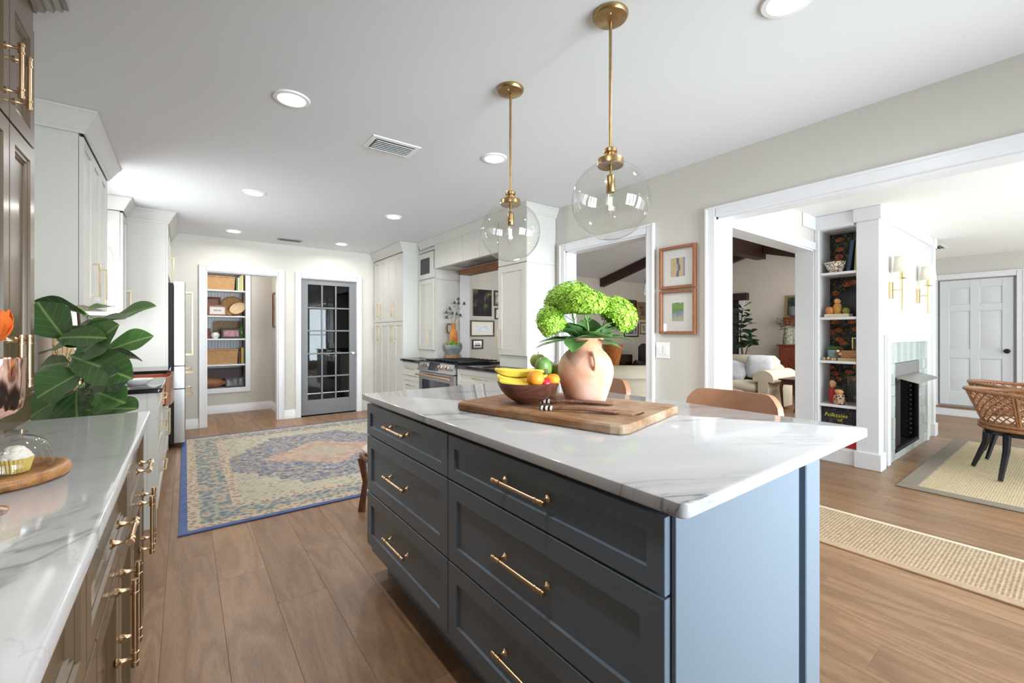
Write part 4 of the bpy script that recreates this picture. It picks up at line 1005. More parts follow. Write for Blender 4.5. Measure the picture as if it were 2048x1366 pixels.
rad = [.006, .009, .014, .0175, .019, .0195, .0195, .0195, .019, .018, .0155, .011, .006]
for (p0, p1, p2) in (((.125, .03, 1.063), (.06, .045, 1.0), (-.075, .035, 1.062)), ((.135, .0, 1.085), (.07, .03, 1.055), (-.06, .02, 1.078)), ((.115, .055, 1.045), (.04, .06, 1.0), (-.045, .055, 1.03))):
    path = curve(bpt(*p0), bpt(*p1), bpt(*p2)); o = obj('banana', MB().tube(path, rad, 6), BAN, bn, smooth=20)
    obj('stem', MB().tube([path[-1], tuple(Vector(path[-1])+(Vector(path[-1])-Vector(path[-2])).normalized()*.016)], [.006, .0045], 6), BTIP, o)
ORA = M_('orange_peel', srgb(240, 150, 38), .45, var=.05, vs=20, bump=.25, bs=260)
def fruit(name, label, a, b, z, r, mat, cat, sq=(1, 1, 1)):
    p = Vector((bx_, by_))+vl*a+vf*b; t = thing(name, label, cat, (p.x, p.y, z))
    m = MB().ball((0, 0, 0), (r*sq[0], r*sq[1], r*sq[2]), 20, 14)
    # dimple at the top
    m.v = [(x, y, zz-(.12*r*math.exp(-((x*x+y*y)/(.08*r*r))) if zz > 0 else 0)) for x, y, zz in m.v]
    obj('skin', m, mat, t, smooth=80)
    obj('stalk', MB().cyl((0, 0, r*sq[2]*.84), (0, 0, r*sq[2]*.96), r*.07, 6), BTIP, t)
    return t
fruit('orange', 'round orange in the middle of the fruit bowl', -.026, .066, 1.052, .0345, ORA, 'orange')
fruit('orange', 'smaller orange at the right rim of the fruit bowl', -.096, .035, 1.045, .0285, ORA, 'orange', (1, 1, .92))
fruit('apple', 'red apple between the two oranges', -.062, .06, 1.032, .026, M_('apple_red', srgb(190, 40, 52), .3, var=.15, vs=20), 'apple')
MANGO = M_('mango_skin', srgb(104, 142, 70), .4, var=.22, vs=9)
mg = fruit('mango', 'green mango leaning at the back of the fruit bowl', -.062, -.02, 1.088, .043, MANGO, 'mango', (.85, .8, 1.15)); mg.rotation_euler = (R(18), R(-22), 0)
GRN = M_('green_skin', srgb(140, 160, 62), .35, var=.12, vs=12)
# beige crock of green apples standing behind the bowl
ck = Vector((1.305, 1.475))
CROCK = M_('beige_crock', srgb(206, 186, 150), .6, var=.06)
single('crock', MB().lathe([(.0, 0), (.042, 0), (.044, .003), (.05, .075), (.053, .082), (.048, .082), (.045, .07), (.04, .008), (0, .008)], 28, (ck.x, ck.y, ZB)), CROCK, 'beige crock standing between bowl and vase', 'crock')
for k, (dx, dy, z, lb) in enumerate(((-.03, .03, 1.105, 'green apple on top, left of the others in the crock'), (.02, .028, 1.075, 'green apple at the back right of the crock'), (.012, -.03, 1.062, 'green apple low in the crock beside the vase'))):
    t = thing('green_apple', lb, 'apple', (ck.x+dx, ck.y+dy, z)); m = MB().ball((0, 0, 0), (.036, .036, .034), 18, 12)
    m.v = [(x, y, zz-(.006*math.exp(-((x*x+y*y)/.0001)) if zz > 0 else 0)) for x, y, zz in m.v]; obj('skin', m, GRN, t, smooth=80)
    obj('stalk', MB().cyl((0, 0, .026), (.004, 0, .042), .0016, 6), BTIP, t)
# salad servers
SPOON = wood('server_wood', srgb(84, 50, 40), srgb(150, 108, 88), (3, 3, 3), .38, 10, .05)
BAND = NT('server_band'); bv = BAND.n('ShaderNodeTexWave', wave_type='BANDS', bands_direction='X'); bv.inputs['Scale'].default_value = 18; bv.inputs['Distortion'].default_value = 2
BAND.lk(BAND.coord(), bv.inputs['Vector']); BAND.set(col=BAND.ramp(bv.outputs[0], [(.4, srgb(20, 20, 22)), (.5, srgb(236, 234, 230))], 'CONSTANT'), rough=.4); BAND = BAND.m
def server(label, a, b, roll):
    a, b = Vector(a), Vector(b); d = b-a; L = d.length; t = thing('salad_server', label, 'salad server', (a.x, a.y, ZB), math.atan2(d.y, d.x), 'pair of wooden salad servers')
    n = 16; rings = []
    for i in range(n+1):
        s = .16+.84*i/n; w = .0085+.0 if s < .55 else .0085+.0145*sin(min(1, (s-.55)/.33)*pi/2); w *= 1 if s < .9 else sqrt(max(.02, 1-((s-.9)/.1)**2))
        h = .009 if s < .6 else .009-.002*(s-.6); z = .008+.004*sin(pi*s)
        rings.append([(s*L, w*cos(2*pi*k/10), z+h*.75*sin(2*pi*k/10)) for k in range(10)])
    obj('blade', MB().loft(rings), SPOON, t)
    obj('grip', MB().tube([(0, 0, .008), (.05*L, 0, .008), (.17*L, 0, .009)], [.008, .0098, .0092], 8), BAND, t)
_a, _b = onz(1080, 816, ZB+.008), onz(1238, 824, ZB+.008)
server('wooden salad server with black and white grip lying nearest on the board', _a.xy, _b.xy, 0)
_a, _b = onz(1077, 802, ZB+.008), onz(1226, 807, ZB+.008)
server('wooden salad server behind its twin, half hidden by it', _a.xy, _b.xy, 0)
# terracotta vase
def terra():
    t = NT('terracotta'); n = t.noise(t.coord(), 5, 4, .6, .3); n2 = t.noise(t.coord(scale=(1, 1, 14)), 6, 3)
    c = t.ramp(n, [(.32, srgb(206, 146, 112)), (.5, srgb(218, 172, 150)), (.68, srgb(224, 194, 180))])
    t.set(col=c, rough=.8, spec=.2); t.bump(n2, .12, .004); return t.m
TERRA = terra()
vx, vy = 1.338, 1.272
vt = thing('terracotta_vase', 'pale terracotta vase with small loop handles holding the hydrangeas', 'vase', (vx, vy, ZB))
vp = [(0, 0), (.078, 0), (.083, .003), (.095, .04), (.108, .08), (.1155, .118), (.114, .145), (.104, .175), (.086, .2), (.071, .213), (.066, .222), (.065, .232), (.068, .247), (.073, .258), (.0745, .263), (.071, .264), (.063, .25), (.059, .232), (.062, .218), (.078, .2), (.1, .16), (.1, .1), (.07, .012), (0, .01)]
obj('body', MB().lathe(vp, 56), TERRA, vt, smooth=60)
for a in (R(-127+8), R(53)):
    n_ = Vector((cos(a), sin(a), 0)); pth = []
    for k in range(11):
        th = -pi/2+pi*k/10; pth.append(tuple(n_*(.097+.006*(1-k/10)*0+.027*cos(th))+Vector((0, 0, .172+.03*sin(th)))+n_*(.012*(-sin(th)))))
    obj('handle', MB().tube(pth, [.011, .0085]+[.0068]*7+[.0075, .010], 8), TERRA, vt, smooth=60)
# hydrangeas: four stems, each lifts out by itself
PET = NT('hydrangea_petal'); oi_ = PET.n('ShaderNodeNewGeometry'); PET.set(col=PET.ramp(oi_.outputs['Random Per Island'], [(0, srgb(126, 176, 44)), (.5, srgb(156, 204, 58)), (1, srgb(184, 222, 88))]), rough=.55); 
PET = PET.m
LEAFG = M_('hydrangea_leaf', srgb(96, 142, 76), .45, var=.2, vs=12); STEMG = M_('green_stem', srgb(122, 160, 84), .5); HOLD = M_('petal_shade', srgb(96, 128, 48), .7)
def leaf_mesh(L, Wd, mat, fold=.18, droop=.25, wave=.03, nu=12, nv=6, tip=1.0, th=.0008, shape='oval'):
    def fn(u, v):
        a = (v-.5)*2
        if shape == 'fiddle': w = Wd*.5*(sin(pi*min(1, u)**1.35)**.75)*(1+.12*sin(3*pi*u)) if 0 < u < 1 else .0006
        else: w = Wd*.5*(sin(pi*u**.85)**.9) if 0 < u < 1 else .0006
        y = a*w; z = fold*abs(y)-droop*L*u*u+wave*L*sin(u*11+a*1.5)*abs(a)**1.5*.6
        return (u*L, y, z)
    m = MB(); m.sheet(fn, nu, nv, th); return m
def hydrangea(label, cpx, cpy, d, rx, rz, tilt, n, seed, base_off, leaves):
    c = ond(cpx, cpy, d); base = Vector((vx+base_off[0], vy+base_off[1], ZB+.255)); rr = random.Random(seed)
    t = thing('hydrangea', label, 'flower', tuple(base), group='green hydrangeas in the vase')
    q = Matrix.Rotation(-YAW, 4, 'Z') @ Matrix.Rotation(tilt, 4, 'Y')
    m = MB()
    for k in range(n):
        z = 1-2*(k+.5)/n*.82; ph = k*2.399963; rxy = sqrt(max(0, 1-z*z))
        dv = Vector((rxy*cos(ph), rxy*sin(ph), z)); j = 1+rr.uniform(-.07, .05)
        pos = q @ Vector((dv.x*rx*j, dv.y*rx*j, dv.z*rz*j)); nrm = (q @ Vector((dv.x/rx, dv.y/rx, dv.z/rz))).normalized()
        nrm = (nrm+Vector((rr.uniform(-.35, .35), rr.uniform(-.35, .35), rr.uniform(-.2, .5)))).normalized()
        R_ = nrm.to_track_quat('Z', 'Y').to_matrix().to_4x4() @ Matrix.Rotation(rr.uniform(0, 6.28), 4, 'Z'); s = rr.uniform(.0075, .0105)
        vs = [(0, 0, 0)]; fs = []
        for p in range(4):
            a = p*pi/2; b0 = len(vs)
            for da, rad_, zz in ((-.55, .75, .1), (-.3, 1.1, .22), (.3, 1.1, .22), (.55, .75, .1)): vs.append((s*rad_*cos(a+da), s*rad_*sin(a+da), s*zz))
            fs.append((0, b0, b0+1, b0+2, b0+3))
        m.add(vs, fs, Matrix.Translation(c-base+pos) @ R_)
    f = obj('petals', m, PET, t, smooth=0); f['kind'] = 'stuff'
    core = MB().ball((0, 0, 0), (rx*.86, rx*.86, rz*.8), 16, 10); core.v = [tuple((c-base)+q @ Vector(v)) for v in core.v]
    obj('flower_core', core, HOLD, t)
    end = c-base+q @ Vector((0, 0, -rz*.5)); mid = end*.5+Vector((0, 0, .01))
    obj('stem', MB().tube([(0, 0, -.1), (end.x*.12, end.y*.12, .0), tuple(mid), tuple(end)], [.0045, .0045, .004, .0035], 7), STEMG, t)
    for k in range(5):
        a = 2*pi*k/5+seed; tp = c-base+q @ Vector((rx*.55*cos(a), rx*.55*sin(a), -rz*.35)); obj('flower_stalk', MB().tube([tuple(mid), tuple((mid+tp)*.5+Vector((0, 0, -.004))), tuple(tp)], .0016, 5), STEMG, t)
    for (az, el, L, Wd, z0) in leaves:
        o = obj('leaf', leaf_mesh(L, Wd*1.15, LEAFG, .25, .22, .03), LEAFG, t, (0, 0, z0)); o.rotation_euler = (0, -R(el), R(az))
IMR = -YAW*180/pi   # azimuth of image-right
hydrangea('green hydrangea head at the front centre of the bouquet', 1168, 607, 1.74, .094, .056, R(2), 520, 1, (.01, -.02), [(IMR-150, 12, .13, .085, .0), (IMR-62, 14, .13, .08, .01), (IMR-25, -4, .14, .075, .0), (IMR-100, 30, .11, .07, .0), (IMR-170, 50, .12, .07, .0), (IMR-10, 50, .12, .08, .0), (IMR+90, 55, .14, .09, .0)])
hydrangea('green hydrangea head drooping on the right of the bouquet', 1236, 629, 1.83, .083, .066, R(42), 460, 2, (.03, -.01), [(IMR-25, 12, .17, .08, .0), (IMR-75, -50, .13, .06, .0), (IMR+25, 20, .16, .08, .01), (IMR-5, 38, .13, .07, .0)])
hydrangea('green hydrangea head highest, at the back left of the bouquet', 1138, 600, 1.90, .105, .076, R(-14), 600, 3, (-.02, .03), [(IMR+170, 8, .16, .08, .0), (IMR+120, 35, .14, .08, .02), (IMR+60, 25, .15, .08, .02), (IMR-120, 45, .12, .07, .0)])
hydrangea('small green hydrangea head lowest, at the left edge of the bouquet', 1103, 645, 1.80, .056, .066, R(-34), 300, 4, (-.035, .0), [(IMR+180, 2, .18, .07, .0), (IMR-160, 30, .12, .06, .01), (IMR-112, -8, .13, .085, .0)])

area('nook_fill', (.45, 7.55, 2.48), (0, 0, 0), .2, .2, 7, (1, .97, .93), 'DISK')  # added unseen light without a fixture, brightens the shelf nook
# ================================================================== LEFT SIDE: PLANT AND COUNTER THINGS
# ---- fiddle-leaf fig in a basket pot on the floor between the two worktops
def fig_mat():
    t = NT('fig_leaf'); tc = t.n('ShaderNodeTexCoord'); se = t.n('ShaderNodeSeparateXYZ'); t.lk(tc.outputs['Object'], se.inputs[0])
    ay = t.math('ABSOLUTE', se.outputs[1]); rib = t.ramp(ay, [(.0022, (1, 1, 1, 1)), (.005, (0, 0, 0, 1))])
    sv = t.math('FRACT', t.math('MULTIPLY', t.math('SUBTRACT', se.outputs[0], t.math('MULTIPLY', ay, .8)), 26.0))
    vein = t.ramp(t.math('ABSOLUTE', t.math('SUBTRACT', sv, .5)), [(.0, (.75, .75, .75, 1)), (.07, (0, 0, 0, 1))])
    oi = t.n('ShaderNodeObjectInfo'); n = t.noise(t.coord(), 14, 3)
    base = t.mix(t.math('ADD', t.math('MULTIPLY', oi.outputs['Random'], .7), t.math('MULTIPLY', n, .3)), srgb(36, 64, 36), srgb(88, 128, 66))
    c = t.mix(t.math('MULTIPLY', vein, .7), base, srgb(112, 146, 84)); c = t.mix(rib, c, srgb(150, 176, 104))
    t.set(col=c, rough=.33, spec=.5); t.bump(vein, .25, .004); return t.m
FIG = fig_mat(); BARK = M_('fig_bark', srgb(84, 66, 50), .8, var=.2, vs=40)
POTM = M_('fig_pot', srgb(196, 186, 170), .7)
fg = thing('fiddle_leaf_fig', 'big fiddle-leaf fig rising behind the end of the quartz worktop', 'plant', (-.40, 2.90, 0))
obj('pot', MB().lathe([(0, 0), (.12, 0), (.13, .01), (.16, .28), (.165, .30), (.15, .30), (.145, .27), (0, .26)], 32), POTM, fg)
stem_pts = [(0, 0, .26), (.01, -.005, .55), (-.01, .01, .8), (.012, 0, 1.0), (.0, .005, 1.18), (-.012, .0, 1.36)]
obj('trunk', MB().tube(stem_pts, [.014, .013, .011, .009, .007, .005], 8), BARK, fg)
def frame(p, d, nrm):
    d = d.normalized(); nrm = (nrm-d*nrm.dot(d)).normalized(); y = nrm.cross(d); return Matrix((d, y, nrm)).transposed().to_euler()
# (base x,y), (tip x,y) in the photo, distance of base and tip, width, roll
z2 = lambda x, y: (x/2.845, 380+y/2.845)
FIGL = [((490, 712), (213, 602), 2.02, 1.92, .12, -25, .18), ((395, 800), (690, 694), 2.02, 1.95, .11, 20, .1), ((600, 755), (862, 636), 2.08, 2.1, .105, 35, .12),
        ((375, 850), (205, 640), 1.98, 1.90, .17, 70, .05), ((425, 965), (655, 765), 1.96, 1.90, .135, 75, .05), ((590, 925), (850, 812), 2.06, 2.12, .11, 55, .15),
        ((560, 940), (815, 932), 2.10, 2.05, .09, -35, .1), ((400, 945), (695, 1045), 1.95, 1.85, .13, 60, .15), ((480, 1030), (195, 1175), 1.94, 1.84, .16, 62, .08),
        ((470, 1150), (640, 1035), 1.92, 1.86, .10, 60, .1), ((440, 1130), (420, 1290), 1.92, 1.84, .16, 80, .1), ((520, 1250), (770, 1232), 2.0, 1.92, .095, 40, .05),
        ((600, 1120), (730, 1060), 1.98, 1.96, .10, 60, .1), ((360, 1180), (150, 1290), 2.0, 1.95, .16, 60, .1), ((500, 680), (645, 652), 2.1, 2.2, .085, 30, .1),
        ((340, 845), (530, 815), 1.92, 1.86, .08, 65, .25), ((400, 985), (190, 990), 2.05, 2.05, .09, 50, .2), ((520, 1140), (690, 1200), 1.98, 1.92, .11, 55, .1),
        ((440, 1260), (230, 1300), 2.05, 2.02, .14, 55, .1), ((430, 870), (270, 880), 2.08, 2.2, .12, 40, .1), ((470, 900), (420, 760), 2.1, 2.2, .13, 60, .1), ((450, 1230), (620, 1300), 2.05, 2.05, .13, 60, .1)]
for (b, tp, db, dt, wd, roll, droop) in FIGL:
    p = ond(*z2(*b), db); q = ond(*z2(*tp), dt); d = q-p; L = d.length
    back = -Vector((_s, _c, 0)); up = Vector((0, 0, 1)); k = R(roll); nrm = up*cos(k)+back*sin(k)
    o = obj('leaf', leaf_mesh(L, wd*1.3, FIG, .22, droop, .035, 16, 8, shape='fiddle', th=.001), FIG, fg, p-fg.location, smooth=60)
    o.rotation_euler = frame(p, d, nrm)
    sp_ = min(stem_pts, key=lambda s: (Vector(s)+fg.location-p).length+abs(s[2]-p.z)*.5); a = Vector(sp_)
    obj('leaf_stalk', MB().tube([tuple(a), tuple((a+p-fg.location)*.5-Vector((0, 0, .015))), tuple(p-fg.location+d*.02)], .0028, 6), STEMG, fg)

# ---- cupcake under a glass dome on a wooden board
cl = (-.326, 1.389)
dr_ = thing('serving_board', 'round acacia serving board on the quartz worktop', 'serving board', (*cl, .916))
obj('board', MB().lathe([(0, 0), (.112, 0), (.1185, .006), (.12, .013), (.1175, .021), (.108, .025), (.098, .0245), (.094, .021), (0, .021)], 56), ACACIA, dr_, smooth=50)
single('glass_dome', MB().lathe([(.092, .0), (.093, .004), (.0905, .02), (.088, .035), (.078, .055), (.062, .066), (.045, .070), (.04, .0735), (.052, .078), (.0, .078)], 48, (*cl, .938), cap0=False, cap1=False), DOME, 'clear glass dome covering the cupcake', 'glass dome', smooth=60)
cu = thing('cupcake', 'vanilla cupcake with white frosting under the glass dome', 'cupcake', (cl[0]+.038, cl[1]-.029, .9385))
n = 28; CASE = M_('cupcake_case', srgb(226, 200, 110), .7); FROST = M_('frosting', srgb(244, 238, 226), .6)
rings = []
for z, r in ((0, .021), (.03, .0285)): rings.append([((r+.0012*(-1)**k)*cos(2*pi*k/(2*n)), (r+.0012*(-1)**k)*sin(2*pi*k/(2*n)), z) for k in range(2*n)])
obj('paper_case', MB().loft(rings), CASE, cu, smooth=0)
m = MB(); rngf = random.Random(9)
for (r, z, h) in ((.022, .031, .010), (.015, .040, .010), (.008, .047, .009)):
    for k in range(9 if r > .012 else 5): a = 2*pi*k/(9 if r > .012 else 5); m.ball((r*cos(a)*.8, r*sin(a)*.8, z), (.011, .011, h*.8), 10, 7)
m.ball((0, 0, .034), (.026, .026, .014), 16, 10); obj('frosting', m, FROST, cu, smooth=80)
# rose-gold goblet vase with an orange tulip
gp = ond(-42, 700, .75); gx, gy = gp.x, gp.y
gv = thing('goblet_vase', 'rose-gold ribbed goblet vase at the left edge of the worktop', 'vase', (gx, gy, .916))
rings = []
for r, z in ((.034, 0), (.034, .004), (.012, .012), (.008, .06), (.010, .13), (.024, .163), (.040, .172), (.049, .182), (.054, .2), (.055, .27)):
    k_ = .0022 if .165 < z < .19 else 0
    rings.append([((r+k_*cos(18*2*pi*i/72))*cos(2*pi*i/72), (r+k_*cos(18*2*pi*i/72))*sin(2*pi*i/72), z) for i in range(72)])
for r, z in ((.0525, .27), (.05, .2), (0.001, .185)): rings.append([(r*cos(2*pi*i/72), r*sin(2*pi*i/72), z) for i in range(72)])
obj('body', MB().loft(rings), ROSE, gv)
tl = thing('tulip', 'orange tulip in the rose-gold goblet', 'flower', (gx, gy, 1.115)); TUL = M_('tulip_petal', srgb(232, 112, 40), .5, var=.2, vs=30)
obj('stem', MB().tube([(0, 0, 0), (.01, -.005, .06), (.024, -.018, .10)], .0035, 7), STEMG, tl)
for k in range(6):
    a = 2*pi*k/6
    o = obj('petal', leaf_mesh(.06, .036, TUL, .5, -.25, .0, 8, 6, th=.0007), TUL, tl, (.024, -.018, .097), smooth=70); o.rotation_euler = (0, R(-62+(k % 2)*8), a)

# ---- on the black worktop by the sink
PALEW = wood('pale_board', srgb(196, 158, 116), srgb(226, 194, 150), (4, 4, 1), .5, 6, .03)
pp = thing('chopping_board', 'pale wooden chopping board leaning behind the fig leaves', 'chopping board', (LX+.10, 4.12, CT), 0)
m = MB(); pts = rrect(.3, .42, .05); m.prism(pts, 0, .018, b=.003); obj('board', m, PALEW, pp, (0, 0, .21), (R(90), 0, R(82)))
hp = thing('rosemary_pot', 'small pot of rosemary on the black worktop behind the fig', 'plant', (-.60, 3.78, CT+.001))
obj('pot', MB().lathe([(0, 0), (.04, 0), (.05, .08), (.053, .085), (.046, .085), (.044, .075), (0, .072)], 24), M_('rosemary_pot', srgb(150, 96, 70), .7), hp)
HERB = M_('herb_green', srgb(74, 104, 66), .6); rr = random.Random(4)
m = MB()
for k in range(16):
    a = rr.uniform(0, 6.28); r1 = rr.uniform(.02, .09); h = rr.uniform(.12, .28); p0 = Vector((0, 0, .075)); p1 = Vector((r1*cos(a), r1*sin(a), h))
    m.tube([tuple(p0), tuple(p1)], .0012, 4)
    for j in range(22):
        f_ = .25+.75*j/22; q = p0.lerp(p1, f_); b = rr.uniform(0, 6.28); dv = Vector((cos(b), sin(b), .9)).normalized()*.016; m.tube([tuple(q), tuple(q+dv)], [.0012, .0003], 3)
f = obj('sprigs', m, HERB, hp); f['kind'] = 'stuff'
PINK = M_('coral_petal', srgb(226, 110, 80), .6)
cf = thing('coral_flowers', 'coral-red blooms in a small jar on the black worktop', 'flowers', (-.50, 4.02, CT+.001))
obj('jar', MB().lathe([(.03, 0), (.034, .01), (.034, .07), (.026, .085), (.026, .09)], 20, cap1=False), DOME, cf)
for k, (dx, dy, h) in enumerate(((.06, -.02, .15), (.03, .05, .2), (.085, .03, .115))):
    obj('stem', MB().tube([(0, 0, .01), (dx*.4, dy*.4, h*.6), (dx, dy, h)], .0022, 5), STEMG, cf)
    m = MB()
    for j in range(10):
        a = j*2.4; e = .3+.08*j; L = .026; M0 = Matrix.Translation((dx, dy, h)) @ Matrix.Rotation(a, 4, 'Z') @ Matrix.Rotation(-e, 4, 'Y')
        m.add(*(lambda q: (q.v, q.f))(leaf_mesh(L, .016, PINK, .3, .2, 0, 4, 2)), M0)
    obj('bloom', m, PINK, cf)
single('white_dish', MB().lathe([(0, 0), (.05, 0), (.055, .004), (.085, .03), (.088, .036), (.082, .034), (.052, .009), (0, .008)], 36, (-.26, 3.86, CT+.001)), WHITE, 'white dish on the black worktop beside the fig', 'dish')
# opal glass pendant hanging in the sink window
sw = thing('window_pendant', 'small white glass pendant hanging before the sink window', 'pendant lamp', (-.55, 4.98, CZ))
OPAL = M_('opal_glass', srgb(238, 238, 232), .2, trans=.5)
obj('cord', MB().cyl((0, 0, 0), (0, 0, -.52), .003, 6), ABRASS, sw)
obj('cap', MB().lathe([(0, -.5), (.02, -.505), (.025, -.53), (.02, -.545)], 16), ABRASS, sw)
obj('shade', MB().lathe([(.022, -.535), (.045, -.55), (.06, -.59), (.065, -.68), (.062, -.68), (.056, -.59), (.042, -.556), (.022, -.54)], 28, cap0=False, cap1=False), OPAL, sw)

# ================================================================== NOOK SHELVES
BEAD = M_('beadboard', srgb(206, 210, 216), .5)
nk = thing('nook_shelves', 'white built-in shelves with beadboard back in the nook', 'shelves', (.35, 8.2, .385))
x0, x1 = -.05, .758
obj('side_panel', MB().box(x0-.02, 8.06, .385, x0, 8.40, 2.23), TRIM, nk, w=True); obj('side_panel', MB().box(x1, 8.06, .385, x1+.012, 8.40, 2.23), TRIM, nk, w=True)
obj('top_panel', MB().box(x0, 8.06, 2.23, x1, 8.40, 2.25), TRIM, nk, w=True)
k = 0; xx = x0
while xx < x1-.01:
    w_ = min(.042, x1-xx); obj('back_board', MB().box(xx+.001, 8.375, .385, xx+w_-.001, 8.39, 2.23, .003), BEAD, nk, w=True); xx += w_
SHZ = [.385, .747, 1.146, 1.50, 1.90]
for z in SHZ: obj('shelf', MB().box(x0, 8.055, z-.022, x1, 8.375, z, .002), TRIM, nk, w=True)
for a in ((x0-.075, 8.03, .31, x1+.07, .38), (x0-.075, 8.03, 2.23, x1+.07, 2.30)): obj('face_frame', MB().box(a[0], 8.028, a[2], a[3], 8.05, a[4], .003), TRIM, nk, w=True)
obj('face_frame', MB().box(x1, 8.028, .38, x1+.07, 8.05, 2.23, .003), TRIM, nk, w=True)
def wick():
    t = NT('wicker'); tc = t.n('ShaderNodeTexCoord'); br = t.n('ShaderNodeTexBrick'); mp = t.n('ShaderNodeMapping')
    mp.inputs[2].default_value = (R(90), 0, 0); t.lk(tc.outputs['Object'], mp.inputs[0]); t.lk(mp.outputs[0], br.inputs['Vector'])
    for a, b in (('Scale', 30.0), ('Mortar Size', .05), ('Mortar Smooth', .8), ('Brick Width', .62), ('Row Height', .30)): br.inputs[a].default_value = b
    br.inputs['Color1'].default_value = srgb(212, 172, 122); br.inputs['Color2'].default_value = srgb(190, 146, 98); br.inputs['Mortar'].default_value = srgb(128, 88, 54)
    t.set(col=br.outputs[0], rough=.7); t.bump(br.outputs[0], .6, .006); return t.m
WICK = wick()
def basket(label, xa, xb, y0, y1, z, h):
    t = thing('wicker_basket', label, 'basket', ((xa+xb)/2, (y0+y1)/2, z)); w_, d_ = (xb-xa)/2, (y1-y0)/2
    rc = lambda i, zz, o=0: [(-w_+i, -d_+i, zz), (w_-i, -d_+i, zz), (w_-i, d_-i, zz), (-w_+i, d_-i, zz)]
    obj('body', MB().loft([rc(.012, .001), rc(0, h-.02), rc(.008, h-.02), rc(.02, .008)]), WICK, t, smooth=0)
    obj('rim', MB().tube([(-w_, -d_, h-.012), (w_, -d_, h-.012), (w_, d_, h-.012), (-w_, d_, h-.012)], .010, 8, closed=True), WICK, t)
basket('wicker basket on the top shelf of the nook', .12, .625, 8.08, 8.33, SHZ[4]+.001, .215)
basket('wicker basket on the second-lowest shelf of the nook', .12, .665, 8.08, 8.33, SHZ[1]+.001, .235)
PAPER = M_('paper', srgb(232, 226, 212), .8)
def book(label, cat_group, c, w, h, d, col, rz=0, lean=0):
    """upright book; c = front foot of its spine, spine faces the viewer along -y when rz = 0"""
    t = thing('book', label, 'book', c, rz, cat_group); cm = M_('book_cover', col, .55)
    M0 = Matrix.Rotation(lean, 4, 'Y'); q = MB()
    q.loft([[(0, 0, 0), (w, 0, 0), (w, d, 0), (w-.003, d, 0), (w-.003, .003, 0), (.003, .003, 0), (.003, d, 0), (0, d, 0)], [(0, 0, h), (w, 0, h), (w, d, h), (w-.003, d, h), (w-.003, .003, h), (.003, .003, h), (.003, d, h), (0, d, h)]], M=M0)
    obj('cover', q, cm, t, smooth=0); obj('pages', MB().box(.0035, .0035, .003, w-.0035, d-.004, h-.003, M=M0), PAPER, t, smooth=0); return t
xb_ = .638
for w_, h_, col, lb in ((.022, .20, srgb(70, 110, 60), 'green'), (.02, .21, srgb(216, 208, 186), 'pale cream'), (.026, .235, srgb(196, 190, 160), 'beige'), (.024, .25, srgb(222, 212, 130), 'yellow')):
    book(f'{lb} book upright on the top nook shelf beside the basket', 'books on the top nook shelf', (xb_, 8.10, SHZ[4]+.001), w_, h_, .16, col); xb_ += w_+.002
xb_ = .672
for w_, h_, col, lb in ((.016, .20, srgb(96, 48, 40), 'maroon'), (.018, .235, srgb(60, 44, 36), 'dark brown'), (.02, .26, srgb(214, 160, 50), 'golden'), (.016, .25, srgb(110, 130, 104), 'sage')):
    book(f'{lb} book upright beside the lower nook basket', 'books on the lower nook shelf', (xb_, 8.10, SHZ[1]+.001), w_, h_, .16, col); xb_ += w_+.002
def pic_frame(label, cat, c, w, h, face, fw, fmat, art, mat_=None, matw=0, lean=0, depth=.02, group=None, glass=True, name='framed_picture'):
    """framed picture, c = middle of its lower edge; local picture plane XZ, looking along -y"""
    t = thing(name, label, cat, c, ROT[face] if isinstance(face, str) else face, group)
    t.rotation_euler[0] = 0
    L = Matrix.Rotation(lean, 4, 'X')
    R4 = lambda i, y: [(-w/2+i, y, i), (w/2-i, y, i), (w/2-i, y, h-i), (-w/2+i, y, h-i)]
    obj('frame', MB().loft([R4(0, 0), R4(0, -depth+.002), R4(.002, -depth), R4(fw-.002, -depth), R4(fw, -depth+.003), R4(fw, -.004)], True, True, False, M=L), fmat, t, smooth=0)
    if matw: obj('mount', MB().box(-w/2+fw, -.006, fw, w/2-fw, -.004, h-fw, M=L), mat_, t, smooth=0)
    ix, iz = (fw+matw[0], fw+matw[1]) if isinstance(matw, tuple) else (fw+matw, fw+matw)
    obj('print', MB().box(-w/2+ix, -.0075, iz, w/2-ix, -.0061, h-iz, M=L), art, t, smooth=0)
    if glass: obj('pane', MB().box(-w/2+fw, -.0105, fw, w/2-fw, -.009, h-fw, M=L), PANE_PIC, t, smooth=0)
    return t
def art(name, stops, scale=6, stretch=(1, 1, 1), detail=4, dist=.5):
    t = NT(name); v = t.coord(scale=stretch); t.set(col=t.ramp(t.noise(v, scale, detail, .6, dist), stops), rough=.7); return t.m
ART_SEPIA = art('art_sepia', [(.35, srgb(70, 64, 60)), (.5, srgb(180, 174, 168)), (.65, srgb(235, 232, 228))], 14)
ART_PINK = art('art_pink', [(.35, srgb(120, 90, 130)), (.5, srgb(212, 150, 160)), (.65, srgb(236, 196, 160))], 9)
ART_GREY = art('art_grey', [(.35, srgb(40, 44, 48)), (.5, srgb(130, 140, 146)), (.65, srgb(220, 224, 226))], 12, (1, 1, .3))
MAT = M_('picture_mount', srgb(240, 239, 235), .85); BLKF = M_('black_frame', srgb(34, 28, 26), .4)
pic_frame('small wooden frame with a tiny photo on the second nook shelf', 'picture frame', (.395, 8.12, SHZ[3]+.002), .235, .165, '-y', .02, FRAMEWOOD, ART_SEPIA, MAT, .05, lean=R(-8))
pic_frame('large brown frame leaning at the back of the second nook shelf', 'picture frame', (.275, 8.30, SHZ[3]+.002), .34, .30, '-y', .03, CHERRY, M_('brown_print', srgb(138, 84, 58), .7), lean=R(-8))
